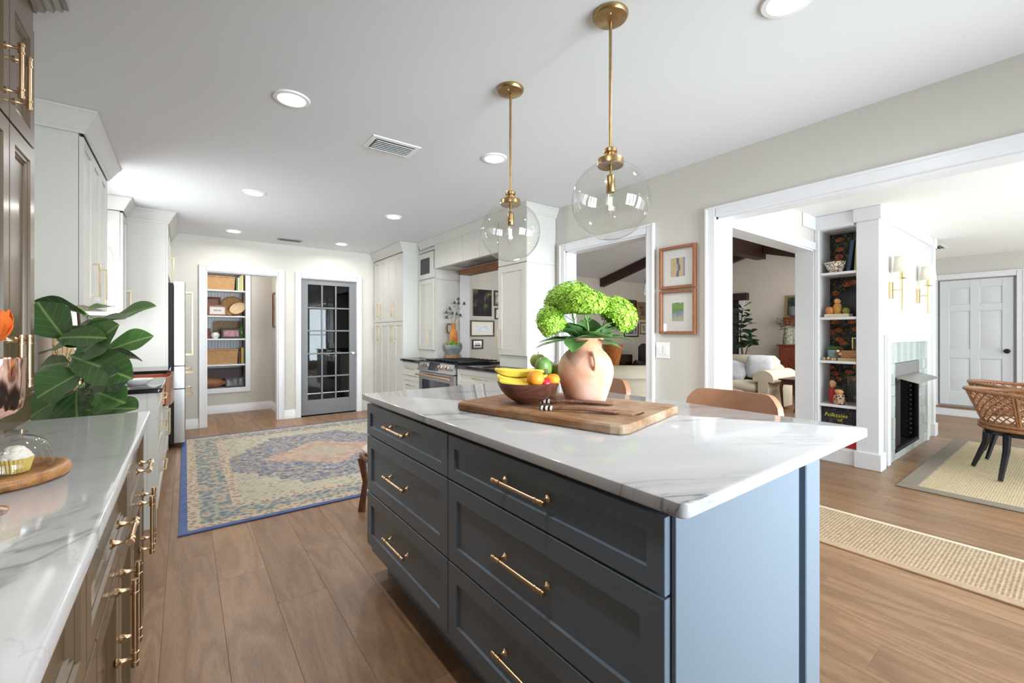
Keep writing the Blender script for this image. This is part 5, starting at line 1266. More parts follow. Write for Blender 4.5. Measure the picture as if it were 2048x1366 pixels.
pic_frame('black frame with a pink landscape on the middle nook shelf', 'picture frame', (.575, 8.14, SHZ[2]+.002), .26, .16, '-y', .028, BLKF, ART_PINK, lean=R(-8))
pic_frame('small black frame with a grey photo on the lowest nook shelf', 'picture frame', (.62, 8.12, SHZ[0]+.002), .24, .145, '-y', .02, BLKF, ART_GREY, lean=R(-8))
pic_frame('dark brown panel leaning at the back of the lowest nook shelf', 'panel', (.50, 8.31, SHZ[0]+.002), .50, .29, '-y', .01, M_('dark_panel', srgb(66, 36, 28), .5), M_('dark_panel2', srgb(72, 40, 32), .5), lean=R(-6), glass=False)
# woven tray and bread basket on the second shelf
tr_ = thing('woven_tray', 'round woven tray standing upright on the second nook shelf', 'tray', (.61, 8.31, SHZ[3]+.16))
WV2 = M_('tray_weave', srgb(184, 142, 92), .7, var=.15, vs=40, bump=.4, bs=90)
o = obj('tray', MB().lathe([(0, 0), (.13, 0), (.145, .006), (.158, .03), (.162, .03), (.16, .01), (.148, -.006), (0, -.008)], 40), WV2, tr_, (0, 0, 0), (R(80), 0, 0))
bb = thing('bread_basket', 'light woven basket leaning inside the second nook shelf', 'basket', (.68, 8.17, SHZ[3]+.10))
obj('bowl', MB().lathe([(0, 0), (.07, .004), (.105, .03), (.115, .05), (.11, .05), (.098, .032), (.065, .01), (0, .008)], 32), M_('light_weave', srgb(216, 190, 150), .75, var=.12, vs=50, bump=.4, bs=100), bb, (0, 0, 0), (R(55), 0, R(-30)))
single('wooden_platter', MB().prism([(x+.56, z+SHZ[2]+.145) for x, z in rrect(.42, .28, .05)], 0, .02, M=Matrix(((1, 0, 0, 0), (0, 0, -1, 8.36), (0, 1, 0, 0), (0, 0, 0, 1)))), wood('platter', srgb(124, 98, 70), srgb(160, 130, 96), (6, 1, 1), .6), 'weathered wooden platter standing at the back of the middle nook shelf', 'platter')
single('brown_box', MB().box(.16, 8.2, SHZ[2]+.001, .31, 8.3, SHZ[2]+.16, .006), M_('brown_board', srgb(130, 80, 58), .7), 'brown box at the left of the middle nook shelf', 'box')
wp = thing('white_planter', 'faceted white planter with a small plant on the middle nook shelf', 'plant', (.37, 8.13, SHZ[2]+.001))
obj('pot', MB().lathe([(0, 0), (.03, 0), (.058, .05), (.035, .095), (.03, .095), (0, .08)], 6), WHITE, wp, smooth=0)
m = MB(); rr = random.Random(2)
for k in range(26):
    a = rr.uniform(0, 6.28); e = rr.uniform(.4, 1.4); L = rr.uniform(.03, .06); m.tube([(0, 0, .085), (L*cos(a)*cos(e), L*sin(a)*cos(e), .085+L*sin(e))], [.003, .0008], 4)
f = obj('sprigs', m, HERB, wp); f['kind'] = 'stuff'
GBOT = M_('green_bottle', srgb(70, 120, 40), .12, trans=.35)
single('green_bottle', MB().lathe([(0, 0), (.036, 0), (.038, .004), (.038, .15), (.03, .175), (.014, .2), (.0125, .26), (.014, .262), (.014, .275), (0, .276)], 24, (.715, 8.17, SHZ[2]+.001)), GBOT, 'green glass bottle at the right of the middle nook shelf', 'bottle')
single('leather_pouch', MB().ball((.30, 8.2, SHZ[0]+.075), (.19, .09, .075), 20, 12).ball((.50, 8.2, SHZ[0]+.07), (.09, .05, .035), 14, 8), M_('tan_pouch', srgb(156, 104, 70), .6, var=.1), 'tan leather pouch on the lowest nook shelf', 'pouch')
nf = pic_frame('narrow wooden-framed picture on the side wall of the nook', 'picture', (1.128, 7.69, 1.32), .36, .55, '-x', .03, CHERRY, ART_PINK, MAT, .05)

# ================================================================== AROUND THE RANGE
bp = (2.875, 5.138)
rs = thing('wooden_riser', 'fluted round wooden riser on the worktop left of the cooktop', 'stand', (*bp, RC+.0085))
rings = [[((.1+.003*cos(30*2*pi*i/120))*cos(2*pi*i/120), (.1+.003*cos(30*2*pi*i/120))*sin(2*pi*i/120), z) for i in range(120)] for z in (0, .05)]
obj('drum', MB().loft(rings), wood('riser_wood', srgb(150, 100, 60), srgb(196, 146, 100), (4, 4, 1), .5), rs)
bwl = thing('stoneware_bowl', 'grey-blue footed stoneware bowl of limes on the wooden riser', 'bowl', (*bp, RC+.059))
STW = art('stoneware', [(.3, srgb(104, 120, 136)), (.5, srgb(138, 146, 148)), (.7, srgb(152, 158, 154))], 5, (1, 1, 3)); 
obj('bowl', MB().lathe([(0, 0), (.075, 0), (.078, .004), (.08, .03), (.105, .06), (.117, .095), (.117, .135), (.112, .137), (.108, .1), (.08, .05), (0, .045)], 40), STW, bwl, smooth=50)
LIME = M_('lime_skin', srgb(96, 140, 40), .4, var=.15, vs=14, bump=.15, bs=200)
tv = Vector((-.6, -.8)); lv = Vector((-.8, .6))
lim = [(.075, -.022, .185, 'lime at the front of the stoneware bowl'), (.062, .038, .18, 'lime at the left front of the stoneware bowl'), (.058, -.078, .18, 'lime at the front right of the stoneware bowl'), (.015, .082, .178, 'dark lime at the left rim of the stoneware bowl'), (.068, .01, .215, 'dark lime on top of the others in the stoneware bowl')]
for a_, b_, dz, lb in lim:
    q = Vector(bp)+tv*a_+lv*b_; single('lime', MB().ball((q.x, q.y, RC+.01+dz), (.034, .029, .029), 16, 10), LIME, lb, 'lime', 'limes in the stoneware bowl')
q = Vector(bp)+tv*.02-lv*.09
single('garlic_bulb', MB().ball((q.x, q.y, RC+.2), (.026, .026, .026), 14, 10), M_('garlic', srgb(150, 150, 146), .6), 'pale bulb at the right rim of the stoneware bowl', 'bulb')
pt = onz(*(730+1110/7.19, 600+840/7.19), RC)
single('lime', MB().ball((pt.x-.01, pt.y-.0, RC+.034), (.037, .033, .033), 16, 10), LIME, 'loose lime lying on the worktop beside the wooden riser', 'lime')
single('lemon', MB().ball((pt.x+.015, pt.y+.005, RC+.095), (.038, .032, .031), 16, 10), M_('lemon_skin', srgb(222, 206, 90), .4), 'lemon resting on the loose lime by the riser', 'lemon')
# ochre jug with thistles: behind the bowl
jg = bp
OCH = art('ochre_glaze', [(.35, srgb(176, 104, 46)), (.55, srgb(206, 138, 66)), (.7, srgb(214, 156, 96))], 8)
jt = thing('ochre_jug', 'ochre ceramic jug with dark handle standing in the bowl of limes', 'jug', (*jg, RC+.106))
obj('body', MB().lathe([(0, 0), (.05, 0), (.055, .02), (.056, .2), (.052, .25), (.036, .29), (.029, .33), (.03, .37), (.036, .38), (.031, .38), (.024, .33), (.0, .30)], 32), OCH, jt, smooth=50)
hv = Vector((-.8, .6, 0))
obj('handle', MB().tube([tuple(hv*.03+Vector((0, 0, .36))), tuple(hv*.075+Vector((0, 0, .37))), tuple(hv*.09+Vector((0, 0, .32))), tuple(hv*.085+Vector((0, 0, .26))), tuple(hv*.052+Vector((0, 0, .24)))], .011, 8), M_('jug_handle', srgb(84, 72, 52), .5), jt, smooth=60)
TH = M_('thistle_head', srgb(84, 88, 98), .8, var=.25, vs=60); TS = M_('thistle_stem', srgb(120, 130, 112), .7)
heads = [(1365, 1010), (1450, 1075), (1310, 1065), (1240, 1145), (1190, 1205), (1195, 1275), (1280, 1215), (1395, 1250), (1340, 1225), (1370, 1065)]
za = lambda x, y: (730+x/7.314, 460+y/7.314); top = Vector((jg[0], jg[1], RC+.106+.37)); JD = jg[0]*_s+jg[1]*_c
for grp, ids, lb in ((0, (0, 1, 2, 9), 'tall thistle spray reaching up from the ochre jug'), (1, (3, 4, 5, 6), 'thistle spray leaning left in the ochre jug'), (2, (7, 8), 'short thistle spray leaning right in the ochre jug')):
    t = thing('thistle', lb, 'thistle', tuple(top), group='dried thistles in the jug')
    P_ = [ond(*za(*heads[i]), JD-.02+.02*((i % 3)-1))-top for i in ids]
    mid = sum(P_, Vector((0, 0, 0)))/len(P_)*.5
    obj('stem', MB().tube([(0, 0, -.06), tuple(mid*.5), tuple(mid)], .003, 5), TS, t)
    for k, p in enumerate(P_):
        obj('branch', MB().tube([tuple(mid), tuple((mid+p)*.5+Vector((0, 0, -.01))), tuple(p)], .002, 5), TS, t)
        m = MB().ball(tuple(p+Vector((0, 0, .004))), (.015, .015, .02), 9, 7); rr = random.Random(k+grp*9)
        for j in range(14):
            a = 2*pi*j/14; e = rr.uniform(-.5, .4); d = Vector((cos(a)*cos(e), sin(a)*cos(e), sin(e)))*rr.uniform(.03, .045); m.tube([tuple(p+Vector((0, 0, -.012))), tuple(p+Vector((0, 0, -.012))+d)], [.0035, .0005], 3)
        obj('flower_head', m, TH, t)
        for j in range(2):
            lf = obj('leaf', leaf_mesh(.05, .018, TS, .3, .2, 0, 5, 2), TS, t, tuple((mid+p)*(.5+.1*j))); lf.rotation_euler = (rr.uniform(-.4, .4), rr.uniform(-.8, .3), rr.uniform(0, 6.2))
# things glimpsed inside the glass-door cabinet
gq = thing('cabinet_plant', 'small plant in a pale pot inside the glass-door cabinet', 'plant', (2.85, 5.52, 1.991))
obj('pot', MB().lathe([(0, 0), (.04, 0), (.048, .07), (.042, .07), (0, .06)], 20), WHITE, gq)
m = MB(); rr = random.Random(12)
for k in range(18): a = rr.uniform(0, 6.28); m.tube([(0, 0, .06), (.04*cos(a), .04*sin(a), .12), (.09*cos(a), .09*sin(a), .15+rr.uniform(-.02, .05))], [.003, .003, .0008], 4)
f = obj('fronds', m, HERB, gq); f['kind'] = 'stuff'

# ================================================================== RIGHT WALL
def map_art():
    t = NT('map_print'); v = t.coord(scale=(1, 1, 1)); n = t.noise(v, 16, 5, .6, .8)
    se = t.n('ShaderNodeSeparateXYZ'); tc = t.n('ShaderNodeTexCoord'); t.lk(tc.outputs['Object'], se.inputs[0])
    riv = t.math('ABSOLUTE', t.math('ADD', t.math('SUBTRACT', se.outputs[0], .0), t.math('MULTIPLY', t.math('SUBTRACT', t.noise(t.coord(scale=(.01, .01, 1)), 9, 3), .5), .09)))
    c = t.ramp(n, [(.35, srgb(206, 178, 120)), (.55, srgb(222, 200, 156)), (.7, srgb(176, 160, 140))])
    c = t.mix(t.ramp(riv, [(.006, (1, 1, 1, 1)), (.014, (0, 0, 0, 1))]), c, srgb(96, 104, 140))
    c = t.mix(t.math('GREATER_THAN', se.outputs[0], .048), c, srgb(140, 150, 196)); t.set(col=c, rough=.6); return t.m
def garden_art():
    t = NT('garden_print'); tc = t.n('ShaderNodeTexCoord'); se = t.n('ShaderNodeSeparateXYZ'); t.lk(tc.outputs['Object'], se.inputs[0]); n = t.noise(t.coord(), 26, 4, .6, .6)
    h = t.math('ADD', t.math('MULTIPLY', se.outputs[2], 5.0), t.math('MULTIPLY', t.math('SUBTRACT', n, .5), .5))
    c = t.ramp(h, [(.65, srgb(190, 186, 160)), (.78, srgb(126, 152, 176)), (.9, srgb(104, 150, 84)), (1.0, srgb(126, 164, 80))])
    c2 = t.ramp(t.noise(t.coord(scale=(1, 1, .15)), 30, 2), [(.42, srgb(110, 140, 60)), (.5, srgb(226, 206, 120)), (.58, srgb(176, 176, 206))], 'CONSTANT')
    t.set(col=t.mix(t.math('GREATER_THAN', se.outputs[2], .235), c, c2), rough=.6); return t.m
f1 = pic_frame('upper of two wooden-framed pictures on the right wall, a small map', 'picture', (RX-.001, 1.916, 1.575), .307, .327, '-x', .022, FRAMEWOOD, map_art(), MAT, (.073, .07), depth=.028)
f2 = pic_frame('lower of two wooden-framed pictures on the right wall, a green garden', 'picture', (RX-.001, 1.916, 1.224), .307, .34, '-x', .022, FRAMEWOOD, garden_art(), MAT, (.083, .076), depth=.028)
sp_ = thing('light_switch', 'white double rocker switch plate below the framed pictures', 'light switch', (RX, 2.05, 1.03))
obj('plate', MB().box(-.007, -.06, 0, 0, .06, .128, .003), WHITE, sp_)
for y in (-.026, .026): obj('rocker', MB().box(-.012, y-.017, .03, -.005, y+.017, .098, .002), WHITE, sp_)
# ================================================================== DINING ROOM
BX = 4.94; FYP = 1.15
# chimney breast (the built-in niche on its side stays open)
m = MB().box(4.965, FYP+.012, 0, 5.45, 1.29, DZ).box(6.50, FYP+.012, 0, 7.24, 1.29, DZ).box(5.45, FYP+.012, .95, 6.50, 1.29, DZ).box(5.45, FYP+.012, 0, 6.50, 1.29, .06)
m.box(5.27, 1.29, 0, 5.45, DY+.13, DZ).box(6.5, 1.29, 0, 7.24, DY+.13, DZ).box(5.45, 1.29, .95, 6.5, DY+.13, DZ).box(4.965, 1.29, 2.24, 5.27, DY+.13, DZ).box(5.45, 1.62, 0, 6.5, DY+.13, .95).box(4.965, 1.61, 0, 5.27, DY+.13, 2.24)
struct('wall_chimney', m, M_('chimney_paint', srgb(212, 211, 208), .7), label='white chimney breast with the fireplace')
tc_ = bpy.data.objects.new('trim_12', None); link(tc_); tc_['kind'] = 'structure'; tc_['label'] = 'white corner pillars and bands of the chimney breast'
def tb(nm, *a, b=.004): obj(nm, MB().box(*a, b), TRIM, tc_)
tb('pillar', BX, 1.138, .14, BX+.06, 1.306, 2.25); tb('pillar', BX+.002, 1.140, .14, 5.055, 1.166, 2.25)
tb('plinth', BX-.022, 1.12, 0, 5.08, 1.318, .15); tb('capital', BX-.022, 1.12, 2.25, 5.08, 1.325, DZ-.001)
tb('pillar', 7.16, 1.136, .14, 7.255, 1.30, 2.25); tb('plinth', 7.14, 1.12, 0, 7.275, 1.31, .15); tb('capital', 7.15, 1.125, 2.25, 7.27, 1.3, DZ-.001)
tb('frieze', 5.08, 1.142, 2.27, 7.15, 1.164, DZ-.001); tb('header', BX, 1.325, 2.232, BX+.03, 1.64, DZ-.001); tb('header', BX-.3, DY-.014, 2.24, BX, DY, DZ-.001)
tb('stile', BX, 1.6, 0, BX+.03, DY, 2.235); tb('plinth', BX, 1.318, 0, BX+.025, 1.6, .135)
# ---- niche shelves
def paper_mat():
    t = NT('dark_wallpaper'); v = t.coord(); w = t.n('ShaderNodeTexVoronoi', feature='F1', voronoi_dimensions='2D'); w.inputs['Scale'].default_value = 11
    sq = t.n('ShaderNodeSeparateXYZ'); t.lk(v, sq.inputs[0]); cq = t.n('ShaderNodeCombineXYZ'); t.lk(t.math('MULTIPLY', sq.outputs[1], .75), cq.inputs[0]); t.lk(t.math('MULTIPLY', sq.outputs[2], 1.25), cq.inputs[1]); t.lk(cq.outputs[0], w.inputs['Vector']); n = t.noise(v, 30, 3, .6, 1.2)
    c = t.ramp(n, [(.4, srgb(44, 46, 44)), (.52, srgb(56, 56, 48)), (.6, srgb(118, 122, 98)), (.68, srgb(48, 48, 44))])
    fl_ = t.ramp(w.outputs['Distance'], [(.27, (1, 1, 1, 1)), (.33, (0, 0, 0, 1))])
    c = t.mix(fl_, c, t.ramp(t.noise(v, 50, 2), [(.4, srgb(150, 80, 50)), (.6, srgb(214, 124, 78))])); t.set(col=c, rough=.8); return t.m
WALLP = paper_mat()
bk = thing('niche_bookcase', 'white built-in niche shelves lined with dark floral wallpaper', 'bookcase', (5.1, 1.45, 0))
NY0, NY1 = 1.307, 1.604; NB = 5.25
obj('back_panel', MB().box(NB, NY0-.01, .13, NB+.012, NY1+.004, 2.235), WALLP, bk, w=True)
obj('side_panel', MB().box(BX+.03, NY1-.001, .13, NB, NY1+.008, 2.235), TRIM, bk, w=True); obj('side_panel', MB().box(BX+.03, NY0-.014, .13, NB, NY0-.002, 2.235), TRIM, bk, w=True)
NZ = [.15, .55, .967, 1.385, 1.812]
for z in NZ: obj('shelf', MB().box(BX+.004, NY0, z-.024, NB, NY1, z, .002), TRIM, bk, w=True)
obj('top_panel', MB().box(BX+.03, NY0, 2.225, NB, NY1, 2.24), TRIM, bk, w=True)
# top shelf: patterned bowl, two books
def patt():
    t = NT('patterned_ceramic'); v = t.coord(); w = t.n('ShaderNodeTexVoronoi', feature='DISTANCE_TO_EDGE'); w.inputs['Scale'].default_value = 34; t.lk(v, w.inputs['Vector'])
    t.set(col=t.ramp(w.outputs['Distance'], [(.035, srgb(92, 40, 36)), (.06, srgb(236, 226, 204))], 'CONSTANT'), rough=.3); return t.m
pb = thing('patterned_bowl', 'hexagonal cream bowl with brown pattern on the top niche shelf', 'bowl', (5.06, 1.49, NZ[4]+.001))
obj('bowl', MB().lathe([(0, 0), (.055, 0), (.105, .105), (.1, .105), (.05, .01), (0, .01)], 6), patt(), pb, smooth=0)
book('tall dark blue book leaning on the top niche shelf', 'books in the niche', (4.99, 1.395, NZ[4]+.0015), .028, .29, .2, srgb(40, 62, 92), R(-90), R(7))
book('yellow-green book beside the pillar on the top niche shelf', 'books in the niche', (5.0, 1.338, NZ[4]+.0015), .022, .30, .2, srgb(176, 166, 84), R(-90), R(3))
# second shelf: small wooden dolls on a block, dark plate behind
single('pale_block', MB().box(4.965, 1.37, NZ[3]+.001, 5.09, 1.565, NZ[3]+.03, .003), M_('pale_block', srgb(222, 206, 176), .7), 'pale wooden block under the little dolls', 'block')
DOLL = M_('doll_wood', srgb(206, 150, 70), .5); HAIR = M_('doll_hair', srgb(26, 20, 18), .5); SKIN = M_('doll_face', srgb(224, 170, 110), .5)
def doll(label, y, x, z, r, h, body=DOLL, head=True):
    t = thing('wooden_doll', label, 'doll', (x, y, z), group='wooden dolls in the niche')
    obj('body', MB().lathe([(0, 0), (r*.8, 0), (r, h*.15), (r, h*.4), (r*.8, h*.55), (r*.45, h*.6), (0, h*.6)], 18), body, t, smooth=60)
    if head:
        o = obj('head', MB().ball((0, 0, h*.76), (r*.8, r*.8, h*.22), 16, 10), SKIN, t); obj('hair', MB().ball((r*.12, 0, h*.82), (r*.86, r*.88, h*.2), 16, 10), HAIR, o)
    return t
def pot_(label, y, x, z, r, mat): single('small_jar', MB().lathe([(0, 0), (r*.7, 0), (r, r*.7), (r*.95, r*1.3), (r*.6, r*1.7), (r*.62, r*1.85), (0, r*1.85)], 18, (x, y, z)), mat, label, 'jar')
ORN = M_('jar_orange', srgb(204, 130, 60), .4); OLV = M_('jar_olive', srgb(150, 138, 70), .4)
pot_('round orange jar left of the black-haired doll', 1.535, 5.02, NZ[3]+.031, .037, ORN); pot_('olive jar right of the black-haired doll', 1.405, 5.02, NZ[3]+.031, .03, OLV)
doll('black-haired wooden doll on the pale block', 1.475, 5.03, NZ[3]+.031, .034, .17)
single('dark_plate', MB().lathe([(0, 0), (.1, .004), (.14, .02), (.135, .022), (0, .012)], 32, M=Matrix.Translation((5.235, 1.40, NZ[3]+.155)) @ Matrix.Rotation(R(-80), 4, 'Y')), M_('dark_plate', srgb(48, 48, 46), .3), 'dark plate standing at the back of the second niche shelf', 'plate')
# third shelf: succulent, box, beads, gold frame
sc_ = thing('succulent', 'succulent in a pale blue-grey pot on the middle niche shelf', 'plant', (5.08, 1.515, NZ[2]+.001))
obj('pot', MB().lathe([(0, 0), (.05, 0), (.058, .1), (.052, .1), (0, .085)], 24), M_('succulent_pot', srgb(134, 158, 160), .5), sc_)
for ring_, n_, el, L in ((0, 10, 25, .07), (1, 8, 50, .055), (2, 5, 75, .04)):
    for k in range(n_): o = obj('leaf', leaf_mesh(L, .026, None, .5, -.1, 0, 6, 4, th=.004), M_('succulent_leaf', srgb(112, 150, 78), .5) if ring_ == 0 and k == 0 else bpy.data.materials['succulent_leaf'], sc_, (0, 0, .09)); o.rotation_euler = (0, -R(el), 2*pi*k/n_+ring_)
FERN = M_('fern_green', srgb(44, 74, 46), .6)
fn_ = thing('little_fern', 'dark little fern behind the beads on the middle niche shelf', 'plant', (5.13, 1.43, NZ[2]+.001)); obj('pot', MB().lathe([(0, 0), (.03, 0), (.035, .06), (0, .055)], 16), DKMETAL, fn_)
for k in range(11): o = obj('frond', leaf_mesh(.10, .026, None, .3, .25, .02, 8, 4), FERN, fn_, (0, 0, .06)); o.rotation_euler = (0, -R(42+(k*37) % 42), k*2.4)
single('wooden_box', MB().box(4.99, 1.318, NZ[2]+.03, 5.10, 1.44, NZ[2]+.10, .004), ACACIA, 'small wooden box on a book on the middle niche shelf', 'box')
book('flat tan book under the wooden box', 'books in the niche', (4.97, 1.315, NZ[2]+.001), .15, .028, .14, srgb(196, 160, 116), 0)
bd = thing('bead_garland', 'garland of wooden beads and shells draped on the middle niche shelf', 'garland', (4.985, 1.47, NZ[2]+.012)); rr = random.Random(6)
cols = [M_('bead_a', srgb(196, 150, 96), .5), M_('bead_b', srgb(110, 60, 36), .5), M_('bead_c', srgb(232, 216, 184), .5)]
for k in range(15): f_ = k/14; obj('bead', MB().ball((.01*sin(f_*9), .10-.2*f_, .003+(.075 if .45 < f_ < .7 else .0)*sin((f_-.45)/.25*pi)+.004*sin(k)), rr.uniform(.011, .016), 10, 7), cols[k % 3], bd)
pic_frame('gold-edged frame standing by the pillar on the middle niche shelf', 'picture frame', (5.13, 1.34, NZ[2]+.002), .09, .22, '-x', .012, M_('gold_frame', (.8, .6, .25, 1), .35, 1), ART_GREY)
# fourth shelf: two painted dolls, glass vase
RED = M_('doll_red', srgb(170, 40, 36), .5); NAVY = art('doll_print', [(.42, srgb(40, 40, 60)), (.5, srgb(206, 130, 80)), (.56, srgb(230, 210, 180)), (.62, srgb(36, 38, 52))], 40)
doll('tall painted doll in red on the lower niche shelf', 1.52, 5.06, NZ[1]+.001, .036, .26, RED); doll('squat painted doll in a patterned dress on the lower niche shelf', 1.45, 4.995, NZ[1]+.001, .048, .17, NAVY)
gvz = thing('ribbed_glass_vase', 'tall ribbed glass vase on the lower niche shelf', 'glass vase', (5.11, 1.365, NZ[1]+.001))
rings = [[((.05+.003*cos(14*2*pi*i/84))*cos(2*pi*i/84), (.05+.003*cos(14*2*pi*i/84))*sin(2*pi*i/84), z) for i in range(84)] for z in (0, .27)]
obj('wall', MB().loft(rings, cap1=False), DOME, gvz)
# lowest: picture book with its cover to the front
fb = thing('picture_book', 'dark picture book titled Folktales standing on the lowest niche shelf', 'book', (5.0, 1.45, NZ[0]+.001))
COV = art('folk_cover', [(.40, srgb(20, 22, 32)), (.52, srgb(34, 38, 58)), (.62, srgb(96, 62, 54)), (.68, srgb(24, 26, 34))], 22)
obj('cover', MB().box(0, -.135, 0, .03, .135, .36, .002), COV, fb)
LIMEY = emis('title_yellow', srgb(206, 214, 40), .0); LIMEY = M_('title_yellow2', srgb(214, 220, 50), .6); GREYT = M_('title_grey', srgb(196, 196, 196), .6)
def text(parent, s, size, loc, rot, mat, name='lettering', align='CENTER', shear=.2):
    c = bpy.data.curves.new('lettering', 'FONT'); c.body = s; c.size = size; c.align_x = align; c.extrude = .0006; c.shear = shear
    o = bpy.data.objects.new(name, c); COL.objects.link(o); bpy.context.view_layer.update()
    me = bpy.data.meshes.new_from_object(o.evaluated_get(bpy.context.evaluated_depsgraph_get())); bpy.data.objects.remove(o); bpy.data.curves.remove(c)
    me.materials.clear(); me.materials.append(mat); q = bpy.data.objects.new(name, me); link(q, parent, loc, rot); return q
text(fb, 'Folktales', .052, (-.002, .03, .275), (R(90), 0, R(-90)), LIMEY, 'title'); text(fb, 'of', .045, (-.002, .0, .235), (R(90), 0, R(-90)), LIMEY, 'title')
single('red_tin', MB().box(4.98, 1.312, NZ[0]+.001, 5.0, 1.40, NZ[0]+.06, .003), M_('red_tin', srgb(190, 40, 40), .4), 'red tin low in the niche before the picture book', 'tin')
# ---- fireplace: zellige tiles, firebox, screen, smoke flap
fp = thing('fireplace', 'fireplace with grey-green glazed tile surround and black firebox', 'fireplace', (5.98, FYP, 0))
def zel():
    t = NT('zellige_tile'); oi = t.n('ShaderNodeObjectInfo'); n = t.noise(t.coord(), 22, 3)
    f_ = t.math('ADD', t.math('MULTIPLY', oi.outputs['Random'], .7), t.math('MULTIPLY', n, .4)); t.set(col=t.ramp(f_, [(.1, srgb(150, 162, 160)), (.5, srgb(176, 186, 183)), (.95, srgb(196, 203, 199))]), rough=.18); t.bump(n, .12, .003); return t.m
ZEL = zel(); GROUT = M_('tile_grout', srgb(206, 208, 206), .9)
TX0, TX1, TZ1 = 5.27, 6.79, 1.14; HX0, HX1, HZ0, HZ1 = 5.49, 6.46, .065, .94
obj('grout_bed', MB().box(TX0, FYP, 0, HX0, FYP+.013, TZ1).box(HX1, FYP, 0, TX1, FYP+.013, TZ1).box(HX0, FYP, HZ1, HX1, FYP+.013, TZ1).box(HX0, FYP, 0, HX1, FYP+.013, HZ0), GROUT, fp, w=True)
tm = {}
rr = random.Random(8)
def tile(x0, x1, z0, z1):
    k = (round(x1-x0, 3), round(z1-z0, 3))
    if k not in tm: tm[k] = MB().box(.001, 0, .001, k[0]-.001, .008, k[1]-.001, .002).mesh('tile', ZEL, 0)
    o = obj('tile', tm[k], ZEL, fp, (x0-5.98, -.007+rr.uniform(-.001, .001), z0)); o.rotation_euler = (rr.uniform(-.01, .01), 0, rr.uniform(-.015, .015))
nx = 22; wt_ = (TX1-TX0)/nx
for i in range(nx): tile(TX0+i*wt_, TX0+(i+1)*wt_, HZ1, TZ1)
for j in range(9):
    z0 = j*(HZ1/9); z1 = z0+HZ1/9
    for (a, b, n_) in ((TX0, HX0, 3), (HX1, TX1, 4)):
        for i in range(n_): tile(a+(b-a)*i/n_, a+(b-a)*(i+1)/n_, z0, z1)
for i in range(5): tile(HX0+(HX1-HX0)*i/5, HX0+(HX1-HX0)*(i+1)/5, 0, HZ0)
for a in ((TX0-.075, 0, TX0, TZ1+.075), (TX1, 0, TX1+.075, TZ1+.075), (TX0, TZ1, TX1, TZ1+.075)): obj('mantel_trim', MB().box(a[0], FYP-.022, a[1], a[2], FYP+.012, a[3], .004), TRIM, fp, w=True)
SOOT = M_('soot_black', srgb(24, 24, 25), .8)
obj('firebox', MB().box(HX0, 1.58, HZ0, HX1, 1.6, HZ1).box(HX0, FYP+.01, HZ0, HX0+.015, 1.6, HZ1).box(HX1-.015, FYP+.01, HZ0, HX1, 1.6, HZ1).box(HX0, FYP+.01, HZ0-.005, HX1, 1.6, HZ0+.01).box(HX0, FYP+.01, HZ1-.01, HX1, 1.6, HZ1), SOOT, fp, w=True)
obj('screen_frame', MB().box(HX0+.01, FYP-.006, HZ0, HX0+.045, FYP+.02, .80).box(HX1-.045, FYP-.006, HZ0, HX1-.01, FYP+.02, .80).box(HX0+.01, FYP-.006, HZ0, HX1-.01, FYP+.02, HZ0+.035), BLACK, fp, w=True)
obj('smoke_guard', MB().box(HX0+.01, FYP+.0, .77, HX1-.01, FYP+.012, .935), M_('guard_steel', srgb(150, 150, 152), .35, .7), fp, w=True)
obj('smoke_flap', MB().loft([[(x, FYP-.004, .80), (x, FYP-.17, .755), (x, FYP-.17, .758), (x, FYP-.004, .806)] for x in (HX0+.005, HX1-.005)]), M_('flap_metal', srgb(170, 168, 156), .3, .8), fp, w=True)
CURT = M_('mesh_curtain', srgb(46, 46, 48), .45, .5)
for k in range(14):
    xx = HX0+.055+k*.02; obj('curtain_fold', MB().cyl((xx, FYP+.03, HZ0+.02), (xx, FYP+.03, .78), .011, 6), CURT, fp, w=True)
for k in range(12): obj('grate_ball', MB().ball((HX1-.12, FYP+.05, .14+k*.052), .017, 8, 6), DKMETAL, fp, w=True)
# ---- two sconces
SHADE = M_('linen_shade', srgb(240, 236, 224), .8, trans=.25); BRIGHTB = M_('bright_brass', (.86, .66, .30, 1), .22, 1)
def sconce(label, x):
    t = thing('wall_sconce', label, 'wall lamp', (x, FYP+.012, 1.64), group='brass sconces on the chimney breast')
    obj('back_plate', MB().box(-.035, -.02, -.08, .035, 0, .08, .003), BRIGHTB, t)
    obj('arm', MB().tube([(0, -.01, 0), (0, -.085, 0)], .006, 8), BRIGHTB, t)
    obj('stem', MB().lathe([(.002, -.20), (.006, -.19), (.008, -.05), (.01, 0), (.008, .04), (.008, .10), (.035, .11), (.035, .116), (.014, .118), (.014, .18), (0, .18)], 14, (0, -.09, 0)), BRIGHTB, t)
    obj('shade', MB().lathe([(.068, .165), (.056, .315), (.0545, .315), (.0665, .165)], 36, (0, -.09, 0), cap0=False, cap1=False), SHADE, t)
    l = bpy.data.lights.new('sconce_lamp', 'POINT'); l.energy = .25; l.color = (1, .9, .75); l.shadow_soft_size = .02; o = bpy.data.objects.new('sconce_lamp', l); COL.objects.link(o); o.location = (x, FYP-.078, 1.64+.25)
sconce('brass candle sconce with white shade nearer the pillar', 5.385); sconce('brass candle sconce with white shade farther from the pillar', 6.46)
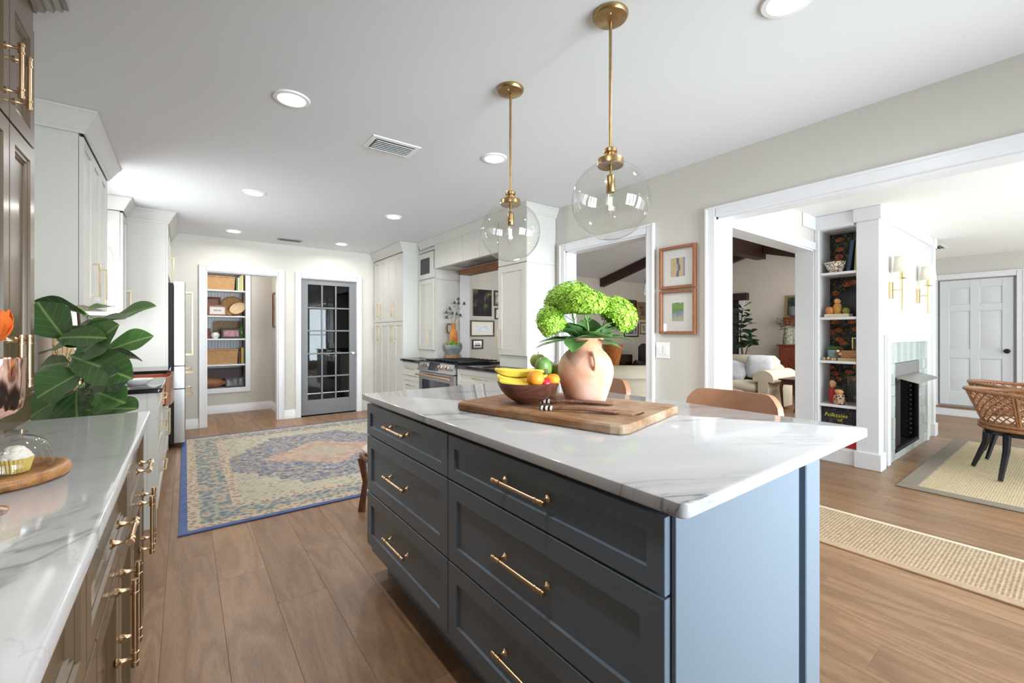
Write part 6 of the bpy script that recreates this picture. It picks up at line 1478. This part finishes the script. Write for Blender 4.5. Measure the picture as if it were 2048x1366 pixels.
# ---- rattan armchairs
RAT = wood('rattan', srgb(110, 68, 42), srgb(172, 120, 80), (3, 3, 3), .38, 14, .05); EBON = M_('ebony_legs', srgb(20, 20, 30), .3)
def rattan_chair(label, x, y, rz):
    t = thing('rattan_chair', label, 'chair', (x, y, 0), rz, 'rattan chairs at the dining table')
    ZB_, ZT_ = .40, .74; A0, A1 = R(-30), R(210)       # front is open towards -y
    def ring(a, k):       # k 0 bottom ring, 1 top rail
        r = .255+.085*k; drop = (1-sin(max(-.5, min(1, sin(a))))*1.0)*0
        z = ZB_+.07+(ZT_-ZB_-.07)*k - (.03*(1-max(0, sin(a))))*k
        return Vector((r*cos(a), r*.95*sin(a)+.02*k, z))
    ang_ = [A0+(A1-A0)*i/28 for i in range(29)]
    obj('top_rail', MB().tube([tuple(ring(a, 1)) for a in ang_], .017, 8), RAT, t, smooth=60)
    full = [2*pi*i/40 for i in range(40)]
    obj('seat_ring', MB().tube([(.262*cos(a), .25*sin(a), ZB_+.055) for a in full], .016, 8, closed=True), RAT, t, smooth=60)
    obj('seat_ring', MB().tube([(.265*cos(a), .253*sin(a), ZB_+.025) for a in full], .016, 8, closed=True), RAT, t, smooth=60)
    obj('seat_base', MB().lathe([(0, ZB_-.03), (.23, ZB_-.03), (.235, ZB_), (0, ZB_)], 32), EBON, t)
    obj('cushion', MB().lathe([(0, ZB_+.03), (.225, ZB_+.03), (.235, ZB_+.05), (.225, ZB_+.085), (.16, ZB_+.095), (0, ZB_+.1)], 32), CREAM, t, smooth=60)
    for f_ in (0, .24, .5, .76, 1):
        a = A0+(A1-A0)*f_; d = .035
        for s_ in (-d, d): obj('upright', MB().tube([tuple(ring(a+s_*.8, 0)), tuple(ring(a+s_, 1))], .011, 7), RAT, t)
    n_ = 20; H_ = 5
    for sg in (1, -1):
        for i in range(-H_, n_+H_):
            pts = []
            for j in range(H_+1):
                f_ = (i+sg*j)/n_
                if -.001 <= f_ <= 1.001: pts.append(tuple(ring(A0+(A1-A0)*f_, j/H_)))
            if len(pts) > 1: obj('lattice_cane', MB().tube(pts, .0058, 5), RAT, t)
    for sx, sy in ((1, 1), (-1, 1), (1, -1), (-1, -1)):
        bx2, by2 = .17*sx, .16*sy; obj('leg', MB().tube([(bx2, by2, ZB_-.01), (bx2*1.05, by2*1.05, .25), (bx2*1.42, by2*1.42, 0.017)], [.026, .023, .016], 6), EBON, t, smooth=50)
    return t
rattan_chair('nearer rattan armchair with lattice sides and black legs on the sisal rug', 5.66, .35, R(25))
rattan_chair('farther rattan armchair partly behind the nearer one', 6.45, .42, R(8))
# ================================================================== LIVING ROOM
LINEN = M_('oatmeal_linen', srgb(206, 198, 180), .9, var=.05, vs=8, bump=.1, bs=160); PILL = M_('pale_blue_cushion', srgb(190, 194, 204), .9, var=.1, vs=16, bump=.15, bs=140)
def cushion(w, h, t, n=10):
    """pillow lying in XZ, thick along y"""
    def f(sgn):
        def fn(u, v):
            a, b = (u-.5)*2, (v-.5)*2; k = (max(0, 1-a**4)*max(0, 1-b**4))**.5; pin = 1-.06*(abs(a)*abs(b))**2*2
            return (a*w/2*pin, sgn*t/2*k, b*h/2*pin)
        return fn
    return MB().grid(f(1), n, n).grid(f(-1), n, n)
# sofa seen through the wide opening: back along the gable side, rolled arm nearest
sf = thing('sofa', 'cream rolled-arm sofa seen through the dining room opening', 'sofa', (7.75, 3.75, 0))
def rolled(y0, y1, x0, x1, zt, r):
    m = MB(); cz = zt-r
    n = 14; pr = [(0, .0)]+[(0, .08)]
    sec = [(-r*.55, .06), (-r*.55, cz-r*.3)]+[(-r*1.15*cos(t_)*1.0+.0, cz+r*sin(t_)) for t_ in [-.4+(pi+.8)*k/n for k in range(n+1)]]+[(r*.55, cz-r*.3), (r*.55, .06)]
    yc = (y0+y1)/2
    m.loft([[(x, yc+a, z) for a, z in sec] for x in (x0, x1)]); return m
sx0, sx1 = 7.05, 7.95
obj('base', MB().box(sx0+.05, 3.05, .06, sx1-.05, 5.0, .30, .03), LINEN, sf, w=True)
obj('seat_cushion', MB().box(sx0, 3.12, .30, sx1-.2, 4.02, .46, .05), LINEN, sf, w=True, smooth=50); obj('seat_cushion', MB().box(sx0, 4.04, .30, sx1-.2, 4.95, .46, .05), LINEN, sf, w=True, smooth=50)
obj('back_frame', MB().box(sx1-.22, 3.05, .3, sx1, 5.0, .72, .05), LINEN, sf, w=True, smooth=50)
obj('back_cushion', MB().box(sx1-.36, 3.06, .46, sx1-.1, 4.02, .86, .08), LINEN, sf, w=True, smooth=50); obj('back_cushion', MB().box(sx1-.36, 4.04, .46, sx1-.1, 4.95, .86, .08), LINEN, sf, w=True, smooth=50)
obj('arm', rolled(2.88, 3.16, sx0, sx1, .66, .13), LINEN, sf, w=True, smooth=60); obj('arm', rolled(4.9, 5.18, sx0, sx1, .66, .13), LINEN, sf, w=True, smooth=60)
for lb, p, rot, s_ in (('pale blue-grey cushion standing against the sofa arm', (7.52, 3.27, .68), (R(12), 0, R(-62)), (.40, .40, .13)), ('crumpled pale blue cushion lying on the sofa seat', (7.42, 3.62, .60), (R(-24), R(20), R(-75)), (.36, .34, .14))):
    o = obj('throw_pillow', cushion(*s_), PILL, None, p, rot, 60); tag(o, lb, 'cushion')
# second sofa, its back towards the kitchen doorway
s2 = thing('sofa', 'oatmeal sofa with its back to the kitchen doorway', 'sofa', (4.35, 3.3, 0))
SOF2 = M_('taupe_linen', srgb(184, 172, 152), .9, var=.05, vs=8, bump=.1, bs=160)
obj('base', MB().box(-.72, -.4, .06, .72, .45, .36, .03), SOF2, s2); obj('back_frame', MB().box(-.72, -.42, .34, .72, -.2, .76, .05), SOF2, s2, smooth=50)
for a in (-.71, .005): obj('back_cushion', MB().box(a, -.36, .44, a+.70, -.1, .885, .08), SOF2, s2, smooth=50)
for a in (-.71, .005): obj('seat_cushion', MB().box(a, -.15, .36, a+.70, .44, .48, .04), SOF2, s2, smooth=50)
for a in (-.87, .72): obj('arm', MB().box(a, -.42, .06, a+.15, .45, .64, .05), SOF2, s2, smooth=50)
s2.rotation_euler = (0, 0, R(-37)); s2.location = (4.165, 2.955, 0)
for a in (-.66, .62):
    for b_ in (-.36, .36): obj('foot', MB().box(a, b_, 0, a+.06, b_+.06, .07, .004), DKWOOD, s2)
for yy in (3.12, 4.88):
    for xx in (sx0+.08, sx1-.14): obj('foot', MB().box(xx, yy, 0, xx+.06, yy+.06, .07, .004), DKWOOD, sf, w=True)
# side table with cabriole legs
st = thing('side_table', 'small dark wooden side table with curved legs beside the cream sofa', 'table', (7.33, 2.62, 0))
MAHO = wood('mahogany', srgb(58, 30, 22), srgb(92, 50, 36), (3, 3, 1), .3, 6, .02)
obj('top', MB().box(-.27, -.19, .535, .27, .19, .555, .006), MAHO, st); obj('apron', MB().box(-.24, -.16, .47, .24, .16, .535, .004), MAHO, st)
for a, b in ((1, 1), (1, -1), (-1, 1), (-1, -1)):
    o_ = lambda k: (a*(.225+k), b*(.145+k*.7)); obj('leg', MB().tube([(*o_(0), .53), (*o_(.02), .42), (*o_(.005), .22), (*o_(-.01), .08), (*o_(.02), .0)], [.022, .024, .015, .011, .016], 8), MAHO, st, smooth=60)
# cherry cabinet with carved doors
cc = thing('cherry_cabinet', 'carved cherry-wood cabinet against the gable wall', 'cabinet', (GX-.26, 3.3, 0))
CX0, CX1, CY0, CY1, CH = -.24, .25, -.55, .55, 1.0
obj('carcass', MB().box(CX0, CY0, .08, CX1, CY1, CH-.03, .004), CHERRY, cc); obj('top', MB().box(CX0-.03, CY0-.03, CH-.03, CX1, CY1+.03, CH, .008), CHERRY, cc); obj('plinth', MB().box(CX0-.01, CY0-.01, 0, CX1, CY1+.01, .08, .004), CHERRY, cc)
for ya, yb in ((-.53, -.005), (.005, .53)):
    d_ = front(cc, 'door', (GX-.26+CX0-.002, 3.3+yb, .12), yb-ya, .82, '-x', CHERRY, beaded(.06), .02)
    m = MB(); rr = random.Random(3)
    for k in range(7): a = .26; m.tube([(a, -.004, .2+.07*k), (a+.05*(-1)**k, -.006, .24+.07*k), (a+.09*(-1)**k, -.002, .30+.07*k)], [.008, .007, .002], 5)
    obj('carving', m, CHERRY, d_); obj('lock_plate', MB().box(.02 if ya > 0 else yb-ya-.05, -.004, .4, .05 if ya > 0 else yb-ya-.02, .0, .5, .001), BLACK, d_)
# on the cabinet: tall vase, planter, framed mirror, mantel timber
GZ = art('crackle_glaze', [(.35, srgb(96, 104, 92)), (.5, srgb(140, 146, 130)), (.65, srgb(172, 174, 156))], 24)
p = onx(1577, 688, GX-.40)
tv = thing('tall_vase', 'mottled grey-green vase on the cherry cabinet', 'vase', (GX-.40, p.y, CH+.001)); obj('body', MB().lathe([(0, 0), (.09, 0), (.1, .02), (.105, .08), (.09, .2), (.075, .31), (.078, .34), (.07, .34), (.068, .3), (0, .05)], 28), GZ, tv, smooth=60)
EUC = M_('eucalyptus', srgb(92, 112, 96), .6); rr = random.Random(5); m = MB()
for k in range(9):
    a = rr.uniform(0, 6.28); q = Vector((.16*cos(a), .2*sin(a), rr.uniform(.38, .52))); obj('stem', MB().tube([(0, 0, .1), tuple(q*.5+Vector((0, 0, .18))), tuple(q)], .003, 5), TS, tv)
    for j in range(5):
        o = obj('leaf', leaf_mesh(.06, .035, EUC, .2, .2, 0, 4, 2), EUC, tv, tuple(q*(.7+.07*j)+Vector((0, 0, .02)))); o.rotation_euler = (rr.uniform(-.5, .5), rr.uniform(-1, .3), rr.uniform(0, 6.2))
yM = onx(1566, 640, GX-.3).y; y_ = onx(1570, 610, GX-.05).y-.33
single('mantel_timber', MB().box(GX-.30, 2.2, 1.385, GX-.002, yM, 1.56, .008), CHERRY, 'thick reddish mantel timber on the gable wall', 'mantel')
MIR = M_('mirror_dark', srgb(60, 66, 64), .08, .6)
pic_frame('gilt-framed dark picture standing on the mantel timber', 'picture', (GX-.05, y_+.08, 1.562), .5, .46, '-x', .05, M_('gilt', (.5, .38, .15, 1), .4, .8), MIR, lean=R(-4))
fp_ = thing('mantel_planter', 'ribbed grey planter with a spiky plant on the mantel timber', 'plant', (GX-.17, y_+.10, 1.562))
rings = [[((r+.004*cos(20*2*pi*i/80))*cos(2*pi*i/80), (r+.004*cos(20*2*pi*i/80))*sin(2*pi*i/80), z) for i in range(80)] for r, z in ((.07, 0), (.11, .04), (.12, .2), (.115, .22), (.1, .2))]
obj('pot', MB().loft(rings), M_('ribbed_pot', srgb(96, 104, 108), .45), fp_)
for k in range(14): o = obj('leaf', leaf_mesh(.22, .05, FERN, .3, .05, .01, 6, 4), FERN, fp_, (0, 0, .2)); o.rotation_euler = (0, -R(45+(k*29) % 45), k*2.4)
single('small_dark_picture', MB().box(GX-.02, y_-.2, 1.12, GX-.002, y_+.08, 1.32, .004), BLKF, 'small dark picture below the mantel timber', 'picture')
single('hanging_plank', MB().box(GX-.06, y_-.1, 2.06, GX-.002, y_+.0, 2.4, .004), CHERRY, 'narrow wooden piece hanging above the mantel timber', 'plank')
# dark doorway with electronics, its shade painted as a flat black panel; its lintel
t = bpy.data.objects.new('door_3', None); link(t); t['kind'] = 'structure'; t['label'] = 'flat black panel standing for the shaded recess behind the media shelves'
yl = onx(1478, 700, GX-.02).y; yr = onx(1487, 700, GX-.02).y
obj('recess', MB().box(GX-.012, yl, 0, GX-.004, 6.2, 1.98), BLACK, t); obj('jamb_board', MB().box(GX-.03, yl-.12, 0, GX-.002, yl, 1.98), TRIM, t)
single('rustic_lintel', MB().box(GX-.10, yl-.22, 1.98, GX-.002, 6.3, 2.14, .01), DKWOOD, 'dark rustic lintel above the media recess', 'lintel')
md = thing('media_shelf', 'black media shelf with devices in the recess', 'shelf', (GX-.25, 5.4, 0))
for z in (.35, .75, 1.08, 1.42, 1.76): obj('shelf_board', MB().box(GX-.42, yl+.04, z, GX-.015, 6.1, z+.025), BLACK, md, w=True)
obj('upright', MB().box(GX-.42, yl+.02, 0, GX-.015, yl+.045, 1.78), BLACK, md, w=True)
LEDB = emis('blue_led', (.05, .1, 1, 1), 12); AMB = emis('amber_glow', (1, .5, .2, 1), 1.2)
av = thing('receiver', 'dark receiver with a blue light on the media shelf', 'receiver', (GX-.3, yl+.35, .776)); obj('case', MB().box(-.12, -.22, 0, .15, .22, .16, .006), DKMETAL, av); obj('indicator', MB().ball((-.122, .06, .09), .014, 10, 6), LEDB, av)
for k, (dy, z, h, lb) in enumerate(((.15, 1.106, .14, 'amber'), (.33, 1.106, .2, 'clear'), (.47, 1.446, .18, 'smoky'), (.28, 1.446, .22, 'pale'))):
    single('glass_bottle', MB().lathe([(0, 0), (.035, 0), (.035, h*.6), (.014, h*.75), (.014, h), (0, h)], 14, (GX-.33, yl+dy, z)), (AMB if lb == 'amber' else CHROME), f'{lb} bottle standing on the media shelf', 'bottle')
# second fig, behind the sofa
f2g = thing('fiddle_leaf_fig', 'dark potted fig tree behind the cream sofa', 'plant', (GX-1.15, 4.27, 0))
DKFIG = M_('dark_fig_leaf', srgb(40, 62, 42), .4, var=.3, vs=8)
obj('pot', MB().lathe([(0, 0), (.15, 0), (.18, .35), (.16, .35), (0, .32)], 24), POTM, f2g)
obj('trunk', MB().tube([(.0, 0, .3), (.03, .01, .8), (-.02, .03, 1.25), (.02, 0, 1.7)], [.02, .018, .014, .007], 7), BARK, f2g); obj('trunk', MB().tube([(.02, -.03, .3), (-.03, -.05, .7), (.03, -.12, 1.05)], [.016, .013, .008], 7), BARK, f2g)
rr = random.Random(21); lm = [leaf_mesh(L, L*.62, DKFIG, .2, .2, .03, 10, 6, shape='fiddle').mesh('leaf', DKFIG, 60) for L in (.22, .28, .33)]
for k in range(46):
    f_ = k/45; z = .95+.82*f_; a = k*2.4; r0 = .02; o = obj('leaf', lm[k % 3], DKFIG, f2g, (r0*cos(a), r0*sin(a)+(-.12 if (k % 3 == 0 and z < 1.25) else 0), z)); o.rotation_euler = (rr.uniform(-.4, .4), -R(rr.uniform(-25, 45)), a); s_ = 1.0-.45*f_; o.scale = (s_, s_, s_)
# gallery wall
def on_g(label, x0, x1, z0, z1, fm, fw, ar, mt=None, mw=0, glass=True): return pic_frame(label, 'picture', ((x0+x1)/2, GY-.001, z0), x1-x0, z1-z0, '-y', fw, fm, ar, mt, mw, group='gallery wall pictures', glass=glass)
HORSE = art('art_horse', [(.42, srgb(22, 20, 22)), (.52, srgb(40, 38, 44)), (.60, srgb(120, 104, 60)), (.68, srgb(120, 132, 120))], 3.2, (1, 1, 1), 3, .3)
SEA = art('art_sea', [(.4, srgb(70, 104, 148)), (.5, srgb(106, 142, 172)), (.62, srgb(150, 174, 184))], 9, (1, 1, 3)); TREE = art('art_tree', [(.38, srgb(40, 34, 26)), (.52, srgb(96, 84, 60)), (.66, srgb(170, 156, 122))], 7, (1, 1, .5), 5, 2)
PORT = art('art_portrait', [(.4, srgb(60, 30, 26)), (.55, srgb(150, 96, 66)), (.68, srgb(206, 176, 140))], 9); OLVF = M_('olive_frame', srgb(96, 86, 58), .5); KH = M_('khaki_mount', srgb(150, 146, 112), .85); GILT2 = M_('gilt_frame', (.45, .35, .16, 1), .45, .7)
on_g('dark painting of a black shape, largest on the gallery wall behind the range', 4.285, 4.715, 1.55, 2.06, MAT, .002, HORSE, glass=False)
on_g('blue seascape in an olive frame below the dark painting', 4.235, 4.78, 1.165, 1.475, OLVF, .03, SEA, KH, .075)
on_g('small black-framed picture lowest behind the range', 4.275, 4.52, .93, 1.115, BLKF, .03, BLACK, MAT, .03)
on_g('narrow dark picture at the right edge of the pass-through, upper', 4.77, 5.05, 1.76, 2.06, BLKF, .03, ART_SEPIA); on_g('narrow dark picture at the right edge of the pass-through, lower', 4.79, 5.05, 1.50, 1.72, BLKF, .03, ART_GREY)
on_g('tall brown canvas of a tree on the gallery wall', 8.68, 9.145, 1.55, 2.065, BLKF, .012, TREE, glass=False)
on_g('gilt-framed portrait right of the tree canvas', 9.165, 9.60, 1.578, 2.03, GILT2, .05, PORT, KH, .06)
on_g('black-framed photo of figures below the tree canvas', 8.66, 9.23, 1.136, 1.48, BLKF, .03, ART_GREY, MAT, .04)
on_g('small gilt-framed sketch below the portrait', 9.29, 9.62, 1.2, 1.515, GILT2, .04, ART_SEPIA, MAT, .05)
on_g('dark canvas half hidden behind the hydrangeas', 8.2, 8.65, 1.62, 2.06, BLKF, .012, TREE, glass=False)
# hanging glass lamp in the living room
hl = thing('lantern_pendant', 'fluted glass lantern hanging in the living room', 'pendant lamp', (6.55, 4.72, 2.2))
obj('rod', MB().cyl((0, 0, .0), (0, 0, .88), .006, 6), BLACK, hl); obj('cap', MB().lathe([(0, .02), (.03, .02), (.05, -.03), (.05, -.06)], 16), BLACK, hl)
obj('shade', MB().lathe([(.05, -.05), (.07, -.12), (.085, -.28), (.083, -.28), (.066, -.12), (.046, -.05)], 24, cap0=False, cap1=False), DOME, hl)
# console, armchair and drum before the gallery wall
cn = thing('dark_chest', 'dark wooden chest before the gallery wall', 'chest', (7.85, 6.55, 0)); obj('body', MB().box(-.4, -.25, 0, .32, .25, .745, .008), DKWOOD, cn)
for z in (.12, .34, .56): obj('drawer', MB().box(-.38, -.262, z-.09, .30, -.25, z+.09, .004), DKWOOD, cn)
obj('handle', MB().ball((0, -.27, .56), .014, 8, 6), ABRASS, cn)
single('low_box', MB().box(8.18, 6.35, 0, 8.42, 6.7, .52, .01), BLACK, 'low black box beside the dark chest', 'box')
ac = thing('armchair', 'dark leather wing armchair before the gallery wall', 'armchair', (8.12, 5.6, 0), R(-40)); BLKL = M_('dark_leather', srgb(48, 42, 40), .45)
obj('seat', MB().box(-.34, -.36, .2, .34, .34, .46, .05), BLKL, ac, smooth=50); obj('backrest', MB().box(-.34, .22, .4, .34, .42, 1.0, .07), BLKL, ac, smooth=50)
for a in (-.46, .34): obj('arm', MB().box(a, -.36, .12, a+.12, .36, .64, .05), BLKL, ac, smooth=50)
obj('base', MB().box(-.42, -.34, .02, .42, .38, .2, .02), BLKL, ac)
dm_ = thing('standing_drum', 'tapered golden-brown wooden drum standing beyond the sofa', 'drum', (6.35, 5.35, 0))
o_ = obj('shell', MB().lathe([(.05, .0), (.06, .35), (.09, .55), (.16, .85), (.19, 1.02), (.185, 1.02), (0, 1.02)], 28), wood('drum_wood', srgb(140, 78, 32), srgb(206, 134, 66), (3, 3, 1), .35), dm_, smooth=50)
obj('foot', MB().lathe([(.14, 0), (.13, .03), (.05, .05)], 24), DKWOOD, dm_)
